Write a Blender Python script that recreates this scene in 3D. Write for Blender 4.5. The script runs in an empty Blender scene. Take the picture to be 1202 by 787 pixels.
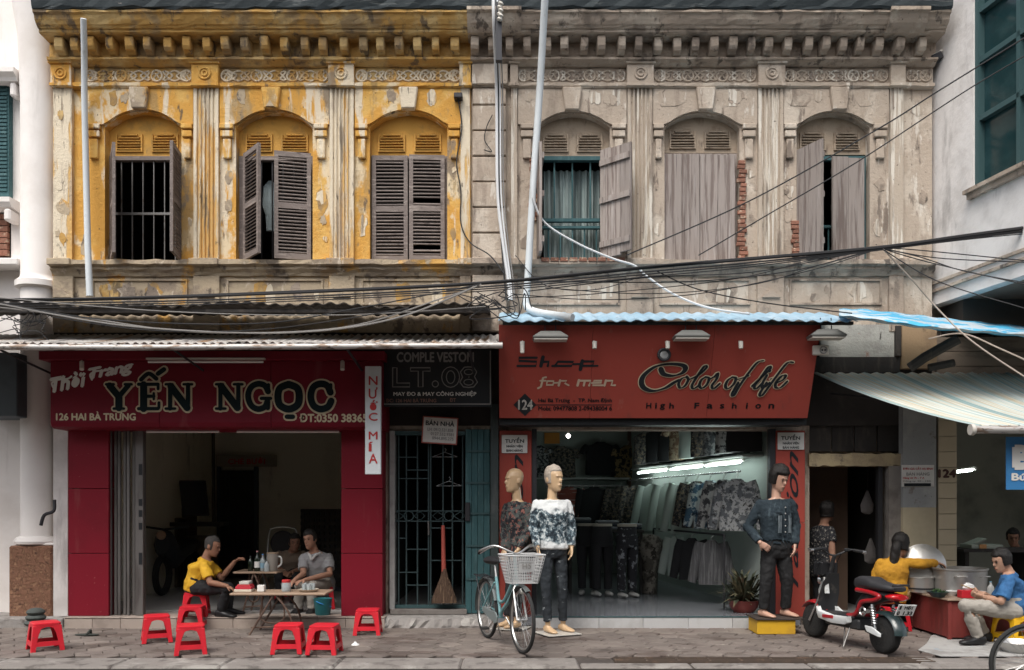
import bpy, bmesh, math, random
from mathutils import Vector, Matrix, Quaternion
random.seed(7)
R = math.radians
scene = bpy.context.scene
C = scene.collection

# ---------------------------------------------------------------- camera, sky, sun, exposure
D, F, CZ = 10.7, 1016.0, 1.5
cam = bpy.data.cameras.new('camera')
cam_o = bpy.data.objects.new('camera', cam); C.objects.link(cam_o)
cam_o.location = (0, -D, CZ); cam_o.rotation_euler = (R(90), 0, 0)
cam.sensor_width = 36; cam.lens = 36 * F / 1202
cam.shift_y = (590 - 393.5) / 1202; cam.clip_end = 2000; cam.clip_start = 0.05
scene.camera = cam_o
world = bpy.data.worlds.new('World'); scene.world = world; world.use_nodes = True
SUN_EL, SUN_AZ = 58, 203        # azimuth of the sun as seen from above, degrees from +Y clockwise
nt = world.node_tree
sky = nt.nodes.new('ShaderNodeTexSky'); sky.sky_type = 'NISHITA'; sky.sun_disc = False
sky.sun_elevation = R(SUN_EL); sky.sun_rotation = R(SUN_AZ); sky.dust_density = 4; sky.ozone_density = 1
hs = nt.nodes.new('ShaderNodeHueSaturation'); hs.inputs['Saturation'].default_value = 0.35
nt.links.new(sky.outputs[0], hs.inputs['Color']); nt.links.new(hs.outputs[0], nt.nodes['Background'].inputs[0])
nt.nodes['Background'].inputs[1].default_value = 0.15
sl = bpy.data.lights.new('sun', 'SUN'); sl.energy = 1.5; sl.angle = R(34); sl.color = (1, 0.95, 0.87)
so = bpy.data.objects.new('sun', sl); C.objects.link(so); so.location = (0, -8, 14)
sdir = Vector((math.sin(R(SUN_AZ)) * math.cos(R(SUN_EL)), math.cos(R(SUN_AZ)) * math.cos(R(SUN_EL)), math.sin(R(SUN_EL))))
so.rotation_euler = sdir.to_track_quat('Z', 'Y').to_euler()
scene.view_settings.view_transform = 'Standard'; scene.view_settings.look = 'None'
scene.view_settings.gamma = 1; scene.view_settings.exposure = 0.62; scene.view_settings.use_curve_mapping = False
scene.render.engine = 'CYCLES'; scene.cycles.use_denoising = True
scene.cycles.max_bounces = 8; scene.cycles.diffuse_bounces = 6; scene.cycles.transparent_max_bounces = 6
try: scene.cycles.denoiser = 'OPENIMAGEDENOISE'
except Exception: pass

# ---------------------------------------------------------------- helpers
def px(x, Y=0.0): return (x - 601) * (D + Y) / F
def pz(y, Y=0.0): return CZ + (590 - y) * (D + Y) / F
def P(x, y, Y=0.0): return Vector((px(x, Y), Y, pz(y, Y)))
WL = {}
def V(*a): return Vector(a)

class MB:
    def __init__(s): s.v = []; s.f = []
    def add(s, vs, fs):
        o = len(s.v); s.v += [tuple(v) for v in vs]; s.f += [tuple(i + o for i in f) for f in fs]; return s
    def box(s, x0, x1, y0, y1, z0, z1):
        vs = [(x, y, z) for z in (z0, z1) for y in (y0, y1) for x in (x0, x1)]
        return s.add(vs, [(0, 2, 3, 1), (4, 5, 7, 6), (0, 1, 5, 4), (2, 6, 7, 3), (0, 4, 6, 2), (1, 3, 7, 5)])
    def obox(s, c, ax, ay, az):      # oriented box: centre and half-axis vectors
        c = Vector(c); ax, ay, az = Vector(ax), Vector(ay), Vector(az)
        vs = [c + ax * i + ay * j + az * k for k in (-1, 1) for j in (-1, 1) for i in (-1, 1)]
        return s.add(vs, [(0, 2, 3, 1), (4, 5, 7, 6), (0, 1, 5, 4), (2, 6, 7, 3), (0, 4, 6, 2), (1, 3, 7, 5)])
    def loft(s, rings, cap=True, close=True, loop=False):
        n = len(rings[0]); vs = [p for r in rings for p in r]; fs = []
        m = len(rings)
        for i in range(m if loop else m - 1):
            k = (i + 1) % m
            for j in range(n if close else n - 1):
                fs.append((i * n + j, i * n + (j + 1) % n, k * n + (j + 1) % n, k * n + j))
        if cap and not loop:
            fs.append(tuple(range(n - 1, -1, -1))); fs.append(tuple((m - 1) * n + j for j in range(n)))
        return s.add(vs, fs)
    def tube(s, pts, r, n=8, loop=False, cap=True):
        pts = [Vector(p) for p in pts]; m = len(pts)
        rr = r if isinstance(r, (list, tuple)) else [r] * m
        rings = []; up = None
        for i, p in enumerate(pts):
            if loop: t = pts[(i + 1) % m] - pts[i - 1]
            else: t = (pts[min(i + 1, m - 1)] - pts[max(i - 1, 0)])
            t = t.normalized() if t.length > 1e-9 else Vector((0, 0, 1))
            if up is None:
                up = Vector((0, 0, 1)) if abs(t.z) < 0.9 else Vector((1, 0, 0))
            a = (up - t * up.dot(t));
            if a.length < 1e-4: a = t.orthogonal()
            a.normalize(); up = a; b = t.cross(a)
            rings.append([p + (a * math.cos(q) + b * math.sin(q)) * rr[i] for q in [2 * math.pi * k / n for k in range(n)]])
        return s.loft(rings, cap=cap, loop=loop)
    def prism(s, poly, ax, a, b):
        # poly 2D, ax: 'y' -> (x,z) extruded in y, 'x' -> (y,z) in x, 'z' -> (x,y) in z
        def m(p, t): return {'y': (p[0], t, p[1]), 'x': (t, p[0], p[1]), 'z': (p[0], p[1], t)}[ax]
        n = len(poly); vs = [m(p, a) for p in poly] + [m(p, b) for p in poly]
        fs = [tuple(range(n)), tuple(range(2 * n - 1, n - 1, -1))] + [(i, i + n, (i + 1) % n + n, (i + 1) % n) for i in range(n)]
        return s.add(vs, fs)
    def ell(s, c, r, nu=12, nv=8, M=None):
        c = Vector(c); r = (r, r, r) if isinstance(r, (int, float)) else r
        rings = []
        for i in range(nv + 1):
            th = math.pi * (0.02 + 0.96 * i / nv)
            ring = []
            for j in range(nu):
                ph = 2 * math.pi * j / nu
                p = Vector((r[0] * math.sin(th) * math.cos(ph), r[1] * math.sin(th) * math.sin(ph), r[2] * math.cos(th)))
                ring.append(c + (M @ p if M else p))
            rings.append(ring)
        return s.loft(rings)
    def lathe(s, c, prof, n=20, axis=(0, 0, 1)):
        c = Vector(c); q = Vector((0, 0, 1)).rotation_difference(Vector(axis))
        return s.loft([[c + q @ Vector((r * math.cos(2 * math.pi * j / n), r * math.sin(2 * math.pi * j / n), z)) for j in range(n)] for r, z in prof])
    def torus(s, c, Rr, r, axis=(0, 1, 0), n=24, m=6):
        c = Vector(c); q = Vector((0, 0, 1)).rotation_difference(Vector(axis))
        return s.tube([c + q @ Vector((Rr * math.cos(2 * math.pi * j / n), Rr * math.sin(2 * math.pi * j / n), 0)) for j in range(n)], r, m, loop=True)
    def mesh(s, name, smooth=False, bevel=0, off=None, ang=40):
        me = bpy.data.meshes.new(name)
        vs = s.v if off is None else [(v[0] - off[0], v[1] - off[1], v[2] - off[2]) for v in s.v]
        me.from_pydata(vs, [], s.f); me.validate()
        bm = bmesh.new(); bm.from_mesh(me)
        bmesh.ops.recalc_face_normals(bm, faces=bm.faces)
        if bevel:
            es = [e for e in bm.edges if len(e.link_faces) == 2 and e.calc_face_angle(0) > R(30)]
            bmesh.ops.bevel(bm, geom=es, offset=bevel, segments=1, affect='EDGES', clamp_overlap=True)
        bm.to_mesh(me); bm.free()
        if smooth:
            me.polygons.foreach_set('use_smooth', [True] * len(me.polygons))
            me.set_sharp_from_angle(angle=R(ang))
        return me
    def build(s, name, mat, parent=None, smooth=False, bevel=0, ang=40, **kw):
        off = WL.get(parent.name) if parent is not None else None
        me = s.mesh(name, smooth, bevel, off, ang)
        return link(name, me, mat, parent, **kw)

def link(name, me, mat=None, parent=None, loc=None, rot=None, scale=None, **kw):
    o = bpy.data.objects.new(name, me); C.objects.link(o)
    if mat is not None and me is not None and len(me.materials) == 0: me.materials.append(mat)
    if parent is not None:
        o.parent = parent; WL[o.name] = WL.get(parent.name, Vector((0, 0, 0)))
    else: WL[o.name] = Vector((0, 0, 0))
    if loc is not None: o.location = loc
    if rot is not None: o.rotation_euler = rot
    if scale is not None: o.scale = scale
    for k, v in kw.items(): o[k] = v
    return o
def tag(o, label, cat, group=None):
    o['label'] = label; o['category'] = cat
    if group: o['group'] = group
    return o
def thing(name, label, cat, loc=(0, 0, 0), group=None):
    o = bpy.data.objects.new(name, None); C.objects.link(o); o.empty_display_size = 0.1
    o.location = loc; WL[o.name] = Vector(loc)
    return tag(o, label, cat, group)
def dup(root, loc, rotz=0, label=None, group=None, mats=None):
    def cp(o, par):
        c = o.copy(); C.objects.link(c)
        if par is not None: c.parent = par
        for ch in list(o.children): cp(ch, c)
        return c
    r = cp(root, None); r.location = loc; r.rotation_euler = (0, 0, rotz)
    if label: r['label'] = label
    if group: r['group'] = group
    return r
def box(name, mat, parent, x0, x1, y0, y1, z0, z1, bevel=0, **kw):
    return MB().box(x0, x1, y0, y1, z0, z1).build(name, mat, parent, bevel=bevel, **kw)
def spline(pts, n=6, loop=False):
    pts = [Vector(p) for p in pts]; out = []; m = len(pts)
    for i in range(m if loop else m - 1):
        if loop: a, b, c, d = pts[i - 1], pts[i], pts[(i + 1) % m], pts[(i + 2) % m]
        else: a, b, c, d = pts[max(i - 1, 0)], pts[i], pts[i + 1], pts[min(i + 2, m - 1)]
        for k in range(n):
            t = k / n
            out.append(0.5 * ((2 * b) + (c - a) * t + (2 * a - 5 * b + 4 * c - d) * t * t + (3 * b - a - 3 * c + d) * t ** 3))
    if not loop: out.append(pts[-1])
    return out

# ---------------------------------------------------------------- materials
MATS = {}
def mat(name, base, rough=0.7, metal=0.0, layers=(), bump=0.0, bscale=40.0, spec=0.4, var=0.0, emit=None, world=False, bs3=None, alpha=1.0, coat=0.0, trans=0.0):
    """layers: (colour, scale or (sx,sy,sz), lo, hi[, strength]) mixed over the base by a noise"""
    if name in MATS: return MATS[name]
    m = bpy.data.materials.new(name); m.use_nodes = True; MATS[name] = m
    t = m.node_tree; N = t.nodes.new; L = t.links.new; b = t.nodes['Principled BSDF']
    b.inputs['Roughness'].default_value = rough; b.inputs['Metallic'].default_value = metal
    b.inputs['Specular IOR Level'].default_value = spec
    if coat: b.inputs['Coat Weight'].default_value = coat; b.inputs['Coat Roughness'].default_value = 0.15
    if trans: b.inputs['Transmission Weight'].default_value = trans
    if alpha < 1: b.inputs['Alpha'].default_value = alpha
    if emit: b.inputs['Emission Color'].default_value = (*emit[0], 1); b.inputs['Emission Strength'].default_value = emit[1]
    if world: co = N('ShaderNodeNewGeometry').outputs['Position']
    else: co = N('ShaderNodeTexCoord').outputs['Object']
    oi = None
    if var:
        oi = N('ShaderNodeObjectInfo')
    if var and not world:
        ad = N('ShaderNodeVectorMath'); ad.operation = 'MULTIPLY_ADD'
        cb = N('ShaderNodeCombineXYZ')
        for k in range(3): L(oi.outputs['Random'], cb.inputs[k])
        L(cb.outputs[0], ad.inputs[0]); ad.inputs[1].default_value = (37.0, 17.0, 23.0); L(co, ad.inputs[2]); co = ad.outputs[0]
    col = None; first = None
    rgb = N('ShaderNodeRGB'); rgb.outputs[0].default_value = (*base, 1); col = rgb.outputs[0]
    for i, ly in enumerate(layers):
        c, sc, lo, hi = ly[:4]; st = ly[4] if len(ly) > 4 else 1.0
        sc = (sc, sc, sc) if isinstance(sc, (int, float)) else sc
        mp = N('ShaderNodeMapping'); mp.inputs['Scale'].default_value = sc; mp.inputs['Location'].default_value = (i * 3.7 + 1.3, i * 5.1, i * 2.3 + .7)
        L(co, mp.inputs[0]); nz = N('ShaderNodeTexNoise'); nz.inputs['Scale'].default_value = 1; nz.inputs['Detail'].default_value = 7; nz.inputs['Roughness'].default_value = 0.62
        L(mp.outputs[0], nz.inputs['Vector'])
        mr = N('ShaderNodeMapRange'); mr.interpolation_type = 'SMOOTHSTEP'
        mr.inputs[1].default_value = lo; mr.inputs[2].default_value = hi; mr.inputs[4].default_value = st
        L(nz.outputs['Fac'], mr.inputs[0])
        mx = N('ShaderNodeMix'); mx.data_type = 'RGBA'; L(mr.outputs[0], mx.inputs[0]); L(col, mx.inputs[6]); mx.inputs[7].default_value = (*c, 1)
        col = mx.outputs[2]
        if first is None: first = mr.outputs[0]
    if var:
        mr = N('ShaderNodeMapRange'); L(oi.outputs['Random'], mr.inputs[0]); mr.inputs[3].default_value = 1 - var; mr.inputs[4].default_value = 1 + var
        h = N('ShaderNodeHueSaturation'); L(mr.outputs[0], h.inputs['Value']); L(col, h.inputs['Color']); col = h.outputs[0]
    L(col, b.inputs['Base Color'])
    if bump:
        nz = N('ShaderNodeTexNoise'); nz.inputs['Detail'].default_value = 6; nz.inputs['Roughness'].default_value = 0.65
        if bs3:
            mp = N('ShaderNodeMapping'); mp.inputs['Scale'].default_value = bs3; L(co, mp.inputs[0]); L(mp.outputs[0], nz.inputs['Vector']); nz.inputs['Scale'].default_value = 1
        else:
            nz.inputs['Scale'].default_value = bscale; L(co, nz.inputs['Vector'])
        h = nz.outputs['Fac']
        if first is not None:
            ma = N('ShaderNodeMath'); ma.operation = 'MULTIPLY_ADD'; L(first, ma.inputs[0]); ma.inputs[1].default_value = -0.6; L(h, ma.inputs[2]); h = ma.outputs[0]
        bp = N('ShaderNodeBump'); bp.inputs['Strength'].default_value = bump; bp.inputs['Distance'].default_value = 0.02
        L(h, bp.inputs['Height']); L(bp.outputs[0], b.inputs['Normal'])
    return m
def simple(name, c, rough=0.6, metal=0.0, **k): return mat(name, c, rough, metal, **k)

ST = (3.2, 3.2, 0.55)      # vertical streak scale
m_yellow = mat('ochre_plaster', (.60, .315, .065), .9, layers=[((.68, .44, .14), 1.7, .48, .60, .7), ((.70, .60, .43), (1.5, 1.5, 1.0), .535, .585, .85), ((.68, .60, .47), (4, 4, .5), .555, .60, .9), ((.36, .235, .10), (3, 3, .8), .545, .62, .8), ((.22, .175, .13), (2.2, 2.2, 1.3), .585, .64, .85), ((.10, .08, .065), (6, 6, 2.0), .61, .67, .85), ((.05, .04, .035), 26, .66, .70, .8)], bump=.6, bscale=24, world=True)
m_ypeel = mat('peeled_ochre_plaster', (.68, .59, .45), .9, layers=[((.60, .34, .08), (6, 6, .55), .52, .58, .85), ((.44, .37, .29), (5, 5, .8), .53, .61, .75), ((.24, .19, .14), (12, 12, 1.2), .575, .64, .8), ((.09, .07, .055), (16, 16, 4), .62, .68, .8)], bump=.6, bscale=26, world=True)
m_ydirty = mat('grimy_ochre_plaster', (.50, .295, .09), .92, layers=[((.60, .45, .22), 2.0, .50, .62, .7), ((.28, .20, .115), (2.5, 2.5, 1.6), .49, .60, .8), ((.115, .09, .068), (5, 5, 2.2), .56, .65, .85), ((.05, .042, .036), 20, .64, .70, .8)], bump=.6, bscale=24, world=True)
m_ysill = mat('weathered_ochre_band', (.44, .355, .25), .92, layers=[((.60, .33, .08), (2.2, 2.2, 1.2), .54, .60, .9), ((.27, .215, .165), (2.2, 2.2, 4), .48, .59, .8), ((.11, .088, .072), (4, 4, 3), .565, .64, .85), ((.62, .53, .42), (6, 6, 3), .60, .65, .8)], bump=.6, bscale=24, world=True)
m_grey = mat('taupe_plaster', (.44, .365, .295), .92, layers=[((.57, .50, .42), (1.6, 1.6, 1.1), .50, .585, .8), ((.31, .25, .20), (3.2, 3.2, .8), .52, .61, .75), ((.17, .135, .11), (5, 5, 1.2), .575, .645, .85), ((.66, .61, .54), (8, 8, 2.0), .60, .65, .75), ((.06, .05, .042), 24, .65, .70, .8)], bump=.6, bscale=24, world=True)
m_gdirty = mat('grimy_taupe_plaster', (.375, .305, .245), .93, layers=[((.50, .43, .355), 2.0, .50, .61, .8), ((.20, .162, .132), (3.0, 3.0, 1.6), .50, .60, .85), ((.085, .07, .06), (6, 6, 2.4), .57, .65, .85), ((.045, .038, .034), 22, .645, .70, .8)], bump=.65, bscale=24, world=True)
m_gflute = mat('fluted_taupe_plaster', (.46, .385, .31), .92, layers=[((.70, .65, .57), (16, 16, .9), .50, .56, .9), ((.22, .178, .145), (10, 10, 1.0), .545, .62, .8), ((.08, .066, .056), 20, .64, .70, .8)], bump=.5, bscale=30, world=True)
m_white = mat('white_plaster', (.80, .76, .73), .85, layers=[((.66, .61, .57), 1.3, .45, .72, .7), ((.45, .41, .38), (3, 3, .5), .58, .75, .55), ((.20, .18, .17), (5, 5, .8), .68, .80, .6)], bump=.15, bscale=20, world=True)
m_white2 = mat('stained_white_plaster', (.72, .69, .67), .88, layers=[((.52, .49, .47), 1.6, .45, .68, .8), ((.28, .26, .25), (3.4, 3.4, .7), .54, .72, .7), ((.12, .11, .11), (6, 6, 1.2), .64, .78, .7)], bump=.25, bscale=20, world=True)
m_roughcast = mat('brown_roughcast', (.24, .12, .075), .95, layers=[((.36, .20, .12), 28, .48, .6, .8), ((.10, .05, .035), 20, .56, .66, .8)], bump=1.0, bscale=28, world=True)
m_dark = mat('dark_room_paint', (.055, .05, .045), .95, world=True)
m_room1 = mat('olive_room_paint', (.76, .73, .61), .9, layers=[((.60, .57, .48), 1.2, .45, .7, .7), ((.08, .075, .07), (3, 3, 1), .6, .75, .6)], world=True)
m_room3 = mat('pale_green_room_paint', (.34, .38, .35), .85, layers=[((.3, .33, .31), 1.5, .45, .7, .6)], world=True)
m_room5 = mat('stall_room_paint', (.48, .48, .42), .9, layers=[((.2, .2, .18), 1.2, .45, .7, .7)], world=True)
m_ceil = mat('room_ceiling_paint', (.3, .3, .29), .9)
m_floor_dark = mat('dark_floor_tile', (.42, .41, .40), .4, layers=[((.5, .49, .48), 3, .5, .7, .5)])
m_floor_shop = mat('polished_grey_floor_tile', (.20, .21, .23), .15, layers=[((.16, .17, .19), 2, .45, .7, .6)], world=True)
m_brick = mat('bare_brick', (.27, .125, .085), .95, layers=[((.5, .38, .28), 18, .52, .66, .8), ((.2, .08, .05), 9, .55, .7, .7)], bump=.6, bscale=50, var=.25)
m_slat = mat('grey_brown_louvre', (.20, .165, .15), .85, layers=[((.34, .29, .26), (4, 30, 30), .5, .66, .7), ((.07, .055, .05), (8, 8, 8), .56, .7, .7)], bump=.3, bs3=(4, 60, 60), var=.12)
m_woodold = mat('weathered_grey_wood', (.33, .285, .26), .9, layers=[((.17, .13, .115), (22, 22, 1.0), .48, .62, .85), ((.44, .40, .38), (30, 30, 1.3), .55, .68, .7), ((.05, .04, .035), (40, 40, .8), .62, .72, .8)], bump=.6, bs3=(60, 60, 3), var=.16)
m_yslat = mat('ochre_painted_wood', (.56, .30, .062), .8, layers=[((.36, .21, .06), 6, .48, .66, .7), ((.15, .10, .05), (9, 9, 4), .6, .74, .7)], bump=.2, var=.1)
m_gslat = mat('taupe_painted_wood', (.36, .29, .22), .85, layers=[((.24, .18, .13), 6, .48, .66, .7), ((.10, .075, .06), (9, 9, 4), .58, .72, .8)], bump=.25, var=.1)
m_iron = mat('dark_iron', (.045, .045, .05), .55, .5)
m_ironl = mat('dull_grey_iron', (.17, .165, .16), .5, .7, layers=[((.10, .07, .05), 12, .55, .7, .8)])
m_teal = mat('faded_teal_paint', (.034, .098, .108), .7, layers=[((.085, .17, .18), (12, 12, 1.5), .5, .66, .7), ((.035, .08, .085), (5, 5, 2), .52, .68, .8), ((.25, .27, .25), (26, 26, 4), .66, .74, .7)], bump=.2, bs3=(40, 40, 3), var=.08)
m_tealdk = mat('dark_teal_trim', (.04, .085, .09), .55)
m_glass = mat('dark_window_glass', (.02, .035, .04), .08, spec=.6)
m_glassg = mat('tinted_green_glass', (.012, .04, .045), .1, layers=[((.03, .07, .075), (2, 2, 3), .45, .7, .8)], spec=.5, world=True)
m_curtain = mat('pale_curtain_cloth', (.35, .42, .41), .9, layers=[((.10, .13, .13), (14, 14, .4), .45, .58, .8)], world=True)
m_gutter = mat('dark_roof_edge', (.035, .045, .05), .85, layers=[((.12, .13, .13), (3, 3, 20), .56, .68, .8), ((.35, .32, .3), (6, 20, 20), .68, .74, .7)], bump=.4, bscale=30, world=True)
m_redpanel = mat('crimson_clad_panel', (.185, .008, .019), .5, layers=[((.145, .008, .016), 1.6, .45, .7, .7), ((.24, .07, .07), (5, 5, .7), .60, .74, .45), ((.32, .14, .13), 30, .67, .71, .6)], spec=.22, bump=.05, bscale=8, var=.06)
m_redsign = mat('crimson_sign_sheet', (.165, .007, .019), .5, layers=[((.125, .007, .015), 1.2, .45, .7, .6), ((.24, .07, .075), (4, 4, .6), .60, .74, .4)], spec=.22, bump=.06, bscale=5)
m_orsign = mat('brick_red_sign_sheet', (.33, .060, .044), .5, layers=[((.28, .054, .043), 1.1, .45, .7, .6), ((.19, .055, .045), (5, 5, .7), .58, .70, .55), ((.34, .13, .10), (9, 9, 1), .63, .70, .4)], spec=.22, bump=.06, bscale=5)
m_black = mat('black_sign_sheet', (.015, .017, .02), .45)
m_cream = mat('cream_letter_enamel', (.62, .52, .36), .6)
m_white_l = mat('white_letter_enamel', (.72, .70, .66), .6)
m_redl = mat('red_letter_enamel', (.45, .03, .03), .6)
m_blackl = mat('black_letter_enamel', (.012, .016, .02), .4)
m_greyl = mat('grey_letter_enamel', (.26, .25, .24), .6)
m_paper = mat('aged_white_sheet', (.66, .65, .62), .8, layers=[((.52, .5, .46), 5, .45, .7, .7)])
m_pvc = mat('white_plastic_pipe', (.62, .66, .68), .5, layers=[((.40, .40, .38), (10, 10, 1.2), .55, .72, .7)], world=True)
m_cable = mat('black_cable', (.022, .022, .024), .7)
m_cableg = mat('grey_cable', (.22, .21, .20), .7)
m_cablew = mat('white_cable', (.62, .63, .64), .6)
m_rust = mat('rusty_corrugated_steel', (.56, .53, .50), .6, .1, layers=[((.32, .17, .07), (7, .7, .7), .54, .62, .8), ((.05, .042, .038), (4, .9, .9), .54, .62, .9), ((.68, .65, .61), (11, .8, .8), .56, .64, .8)], bump=.3, bscale=30, world=True)
m_fibro = mat('grimy_fibre_cement', (.06, .052, .045), .95, layers=[((.13, .115, .10), 4, .5, .66, .8), ((.05, .045, .04), 6, .52, .68, .85)], bump=.4, world=True)
m_bluesheet = mat('pale_blue_corrugated_steel', (.30, .46, .58), .55, .1, layers=[((.45, .58, .68), (6, 2, 2), .45, .66, .8), ((.16, .15, .15), (3, 4, 4), .60, .74, .8)], bump=.15, world=True)
m_tarp = mat('bright_blue_tarpaulin', (.07, .42, .68), .55, layers=[((.50, .56, .60), (2.2, 5, 5), .48, .54, .95), ((.03, .12, .36), (5, 9, 9), .62, .72, .7)], bump=.4, bscale=12, world=True)
m_steeltube = mat('scuffed_steel_tube', (.48, .46, .44), .55, .4, layers=[((.20, .13, .085), (5, 20, 20), .50, .60, .85), ((.07, .06, .055), (9, 20, 20), .58, .66, .85)], world=True)
m_paver = mat('dusty_hexagon_paver', (.145, .12, .107), .9, layers=[((.20, .17, .15), 2.0, .42, .66, .8), ((.085, .062, .053), (1.2, 2.2, 1), .52, .62, .8), ((.05, .038, .034), (4, 7, 4), .60, .68, .75), ((.30, .27, .24), (9, 14, 9), .64, .69, .6)], bump=.4, bscale=45, var=.16, world=True)
m_grout = mat('dark_joint_sand', (.06, .05, .045), .98, layers=[((.10, .085, .075), 6, .5, .7, .8)], bump=.4, world=True)
m_kerb = mat('worn_kerb_concrete', (.21, .19, .175), .92, layers=[((.33, .31, .285), 3, .50, .66, .8), ((.10, .088, .08), (4, 4, 4), .50, .64, .85), ((.06, .055, .05), 16, .64, .72, .7)], bump=.5, bscale=30, world=True)
m_asphalt = mat('grey_asphalt', (.055, .053, .05), .95, layers=[((.09, .087, .082), 3, .45, .7, .8)], bump=.4, bscale=60, world=True)
m_concrete = mat('rough_concrete', (.30, .28, .265), .95, layers=[((.42, .40, .375), 5, .5, .64, .8), ((.13, .115, .105), 4, .52, .66, .8)], bump=.7, bscale=20, world=True)
m_steptile = mat('cream_step_tile', (.36, .30, .26), .7, layers=[((.26, .21, .18), 4, .48, .68, .7)], var=.1, bump=.1)
m_steptilew = mat('white_step_tile', (.46, .46, .46), .5, layers=[((.34, .33, .32), 4, .48, .68, .6)], var=.06)
m_gatel = mat('galvanised_gate_steel', (.16, .15, .145), .5, .5, layers=[((.075, .065, .06), (6, 6, 1), .5, .66, .8)], var=.12)
m_alu = mat('dented_aluminium', (.55, .54, .52), .38, .85, layers=[((.40, .39, .37), 6, .45, .7, .6)], bump=.12, bscale=14)
m_tube_lit = mat('lit_fluorescent_tube', (.9, .95, .95), .4, emit=((.85, 1, .97), 14.0))
m_tube_off = mat('unlit_fluorescent_tube', (.75, .75, .72), .35)
m_bulb = mat('lit_ceiling_bulb', (.9, .9, .9), .4, emit=((1, .97, .9), 10.0))
m_lampgrey = mat('grey_floodlight_metal', (.16, .16, .15), .5, .3)
m_plaswhite = mat('yellowed_white_plastic', (.55, .52, .47), .5)
# ================================================================ ground
def struct(o): o['kind'] = 'structure'; return o
struct(MB().box(-150, 150, -150, 60, -.5, -.14).build('road', m_asphalt))
sw = struct(MB().box(-30, 30, -2.33, .02, -.3, -.022).build('sidewalk', m_grout))
# hexagon pavers
HR = .148
hx = MB(); r0, r1 = HR - .006, HR - .014
hx.loft([[(r * math.cos(math.pi * k / 3), r * math.sin(math.pi * k / 3), z) for k in range(6)] for r, z in ((r0, -.05), (r0, -.007), (r1, 0))])
hexme = hx.mesh('paver'); hexme.materials.append(m_paver)
cells = []
row = 0; y = -2.33 + HR * .87
while y < -.02:
    for i in range(-52, 52):
        cells.append((i * HR * 1.5, y + (HR * .866 if i % 2 else 0))) if True else 0
    y += HR * 1.732
def inview(x, y): return abs(x) < .6 * (D + y) + .12
cells = [c for c in cells if c[1] < -.1 and c[1] > -2.24]
vis = sorted([c for c in cells if inview(*c)], key=lambda c: c[1])
near = vis[:300]; ns = set(near); far = [c for c in cells if c not in ns and abs(c[0]) < 9]
for c in near:
    link('paver', hexme, None, sw, loc=(c[0], c[1], random.gauss(0, .0022)), rot=(random.gauss(0, .008), random.gauss(0, .008), random.choice((0, 1, 2, 3, 4, 5)) * math.pi / 3))
fm = MB()
for c in far:
    dz = random.gauss(0, .002)
    fm.loft([[(c[0] + r * math.cos(math.pi * k / 3), c[1] + r * math.sin(math.pi * k / 3), z + dz) for k in range(6)] for r, z in ((r0, -.05), (r0, -.007), (r1, 0))])
fo = fm.build('paver_field', mat('dusty_hexagon_paver_field', (.16, .13, .115), .9, layers=[((.22, .19, .165), 2.0, .42, .66, .8), ((.10, .075, .065), 1.1, .55, .72, .7)], bump=.35, bscale=45, world=True), sw); fo['kind'] = 'stuff'
# kerb stones
kb = struct(MB().box(-30, 30, -2.80, -2.335, -.4, -.02).build('kerb', m_grout))
xk = -8.0
while xk < 8:
    w = random.uniform(.95, 1.25)
    m = MB(); y0 = -2.80
    n = 7
    if not (px(728, -2.5) - .4 < xk + w / 2 < px(1085, -2.5)):
        m.box(xk + .003, xk + w - .003, y0 + .004, -2.342, -.3, .0).build('kerb_stone', m_kerb, kb, bevel=.02)
    else:
        m.box(xk + .003, xk + w - .003, y0 + .004, -2.56, -.3, -.008).build('kerb_stone', m_kerb, kb, bevel=.02)
    xk += w
# drain grating set in the kerb
g = thing('drain_grating', 'long rusty drain grating let into the kerb at the bottom of the picture', 'grating', (px(900, -2.45), -2.45, 0))
gx0, gx1 = px(722, -2.45), px(1092, -2.45)
m_grat = mat('rusty_iron_grating', (.10, .075, .06), .8, .4, layers=[((.2, .13, .09), 8, .5, .7, .8)], var=.1)
for yy in (-2.345, -2.445, -2.545):
    box('rail', m_grat, g, gx0, gx1, yy - .012, yy + .012, -.06, .006)
x = gx0
while x < gx1:
    box('cross_bar', m_grat, g, x - .01, x + .01, -2.535, -2.36, -.05, .001); x += .3
# pale worn concrete patch by the food stall
pm_ = [(px(1085, -1.5), -1.55), (px(1075, -1.9), -1.95), (px(1105, -2.3), -2.30), (7.5, -2.30), (7.5, -.5), (5.2, -.5), (4.7, -1.0)]
struct(MB().prism(pm_, 'z', .003, .009).build('concrete_patch', mat('pale_patched_concrete', (.36, .355, .345), .9, layers=[((.22, .21, .2), 3, .48, .64, .8), ((.20, .30, .40), (5, 5, 5), .62, .70, .6)], bump=.4, bscale=25, world=True)))

# ================================================================ town houses
m_shadewall = mat('shade_painted_wall', (.035, .03, .028), .95, layers=[((.07, .06, .055), 2, .5, .7, .8)], world=True)  # near-black colour paints in the enclosed shade behind and below the awnings
def arch(x0, x1, zs, zc, n=14):
    h = zc - zs; w = (x1 - x0) / 2; r = (w * w + h * h) / (2 * h); a = math.asin(w / r); cx = (x0 + x1) / 2; cz = zc - r
    return [(cx + r * math.sin(-a + 2 * a * i / n), cz + r * math.cos(-a + 2 * a * i / n)) for i in range(n + 1)]
ZS, ZSP, ZC = 4.48, 6.13, 6.335
def louvre_mesh(w, th=.012, d=.045, tilt=35):
    m = MB(); a = R(tilt)
    m.obox((0, 0, 0), (w / 2, 0, 0), (0, d / 2 * math.cos(a), d / 2 * math.sin(a)), (0, -th / 2 * math.sin(a), th / 2 * math.cos(a)))
    return m.mesh('slat')
sl_cache = {}
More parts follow.
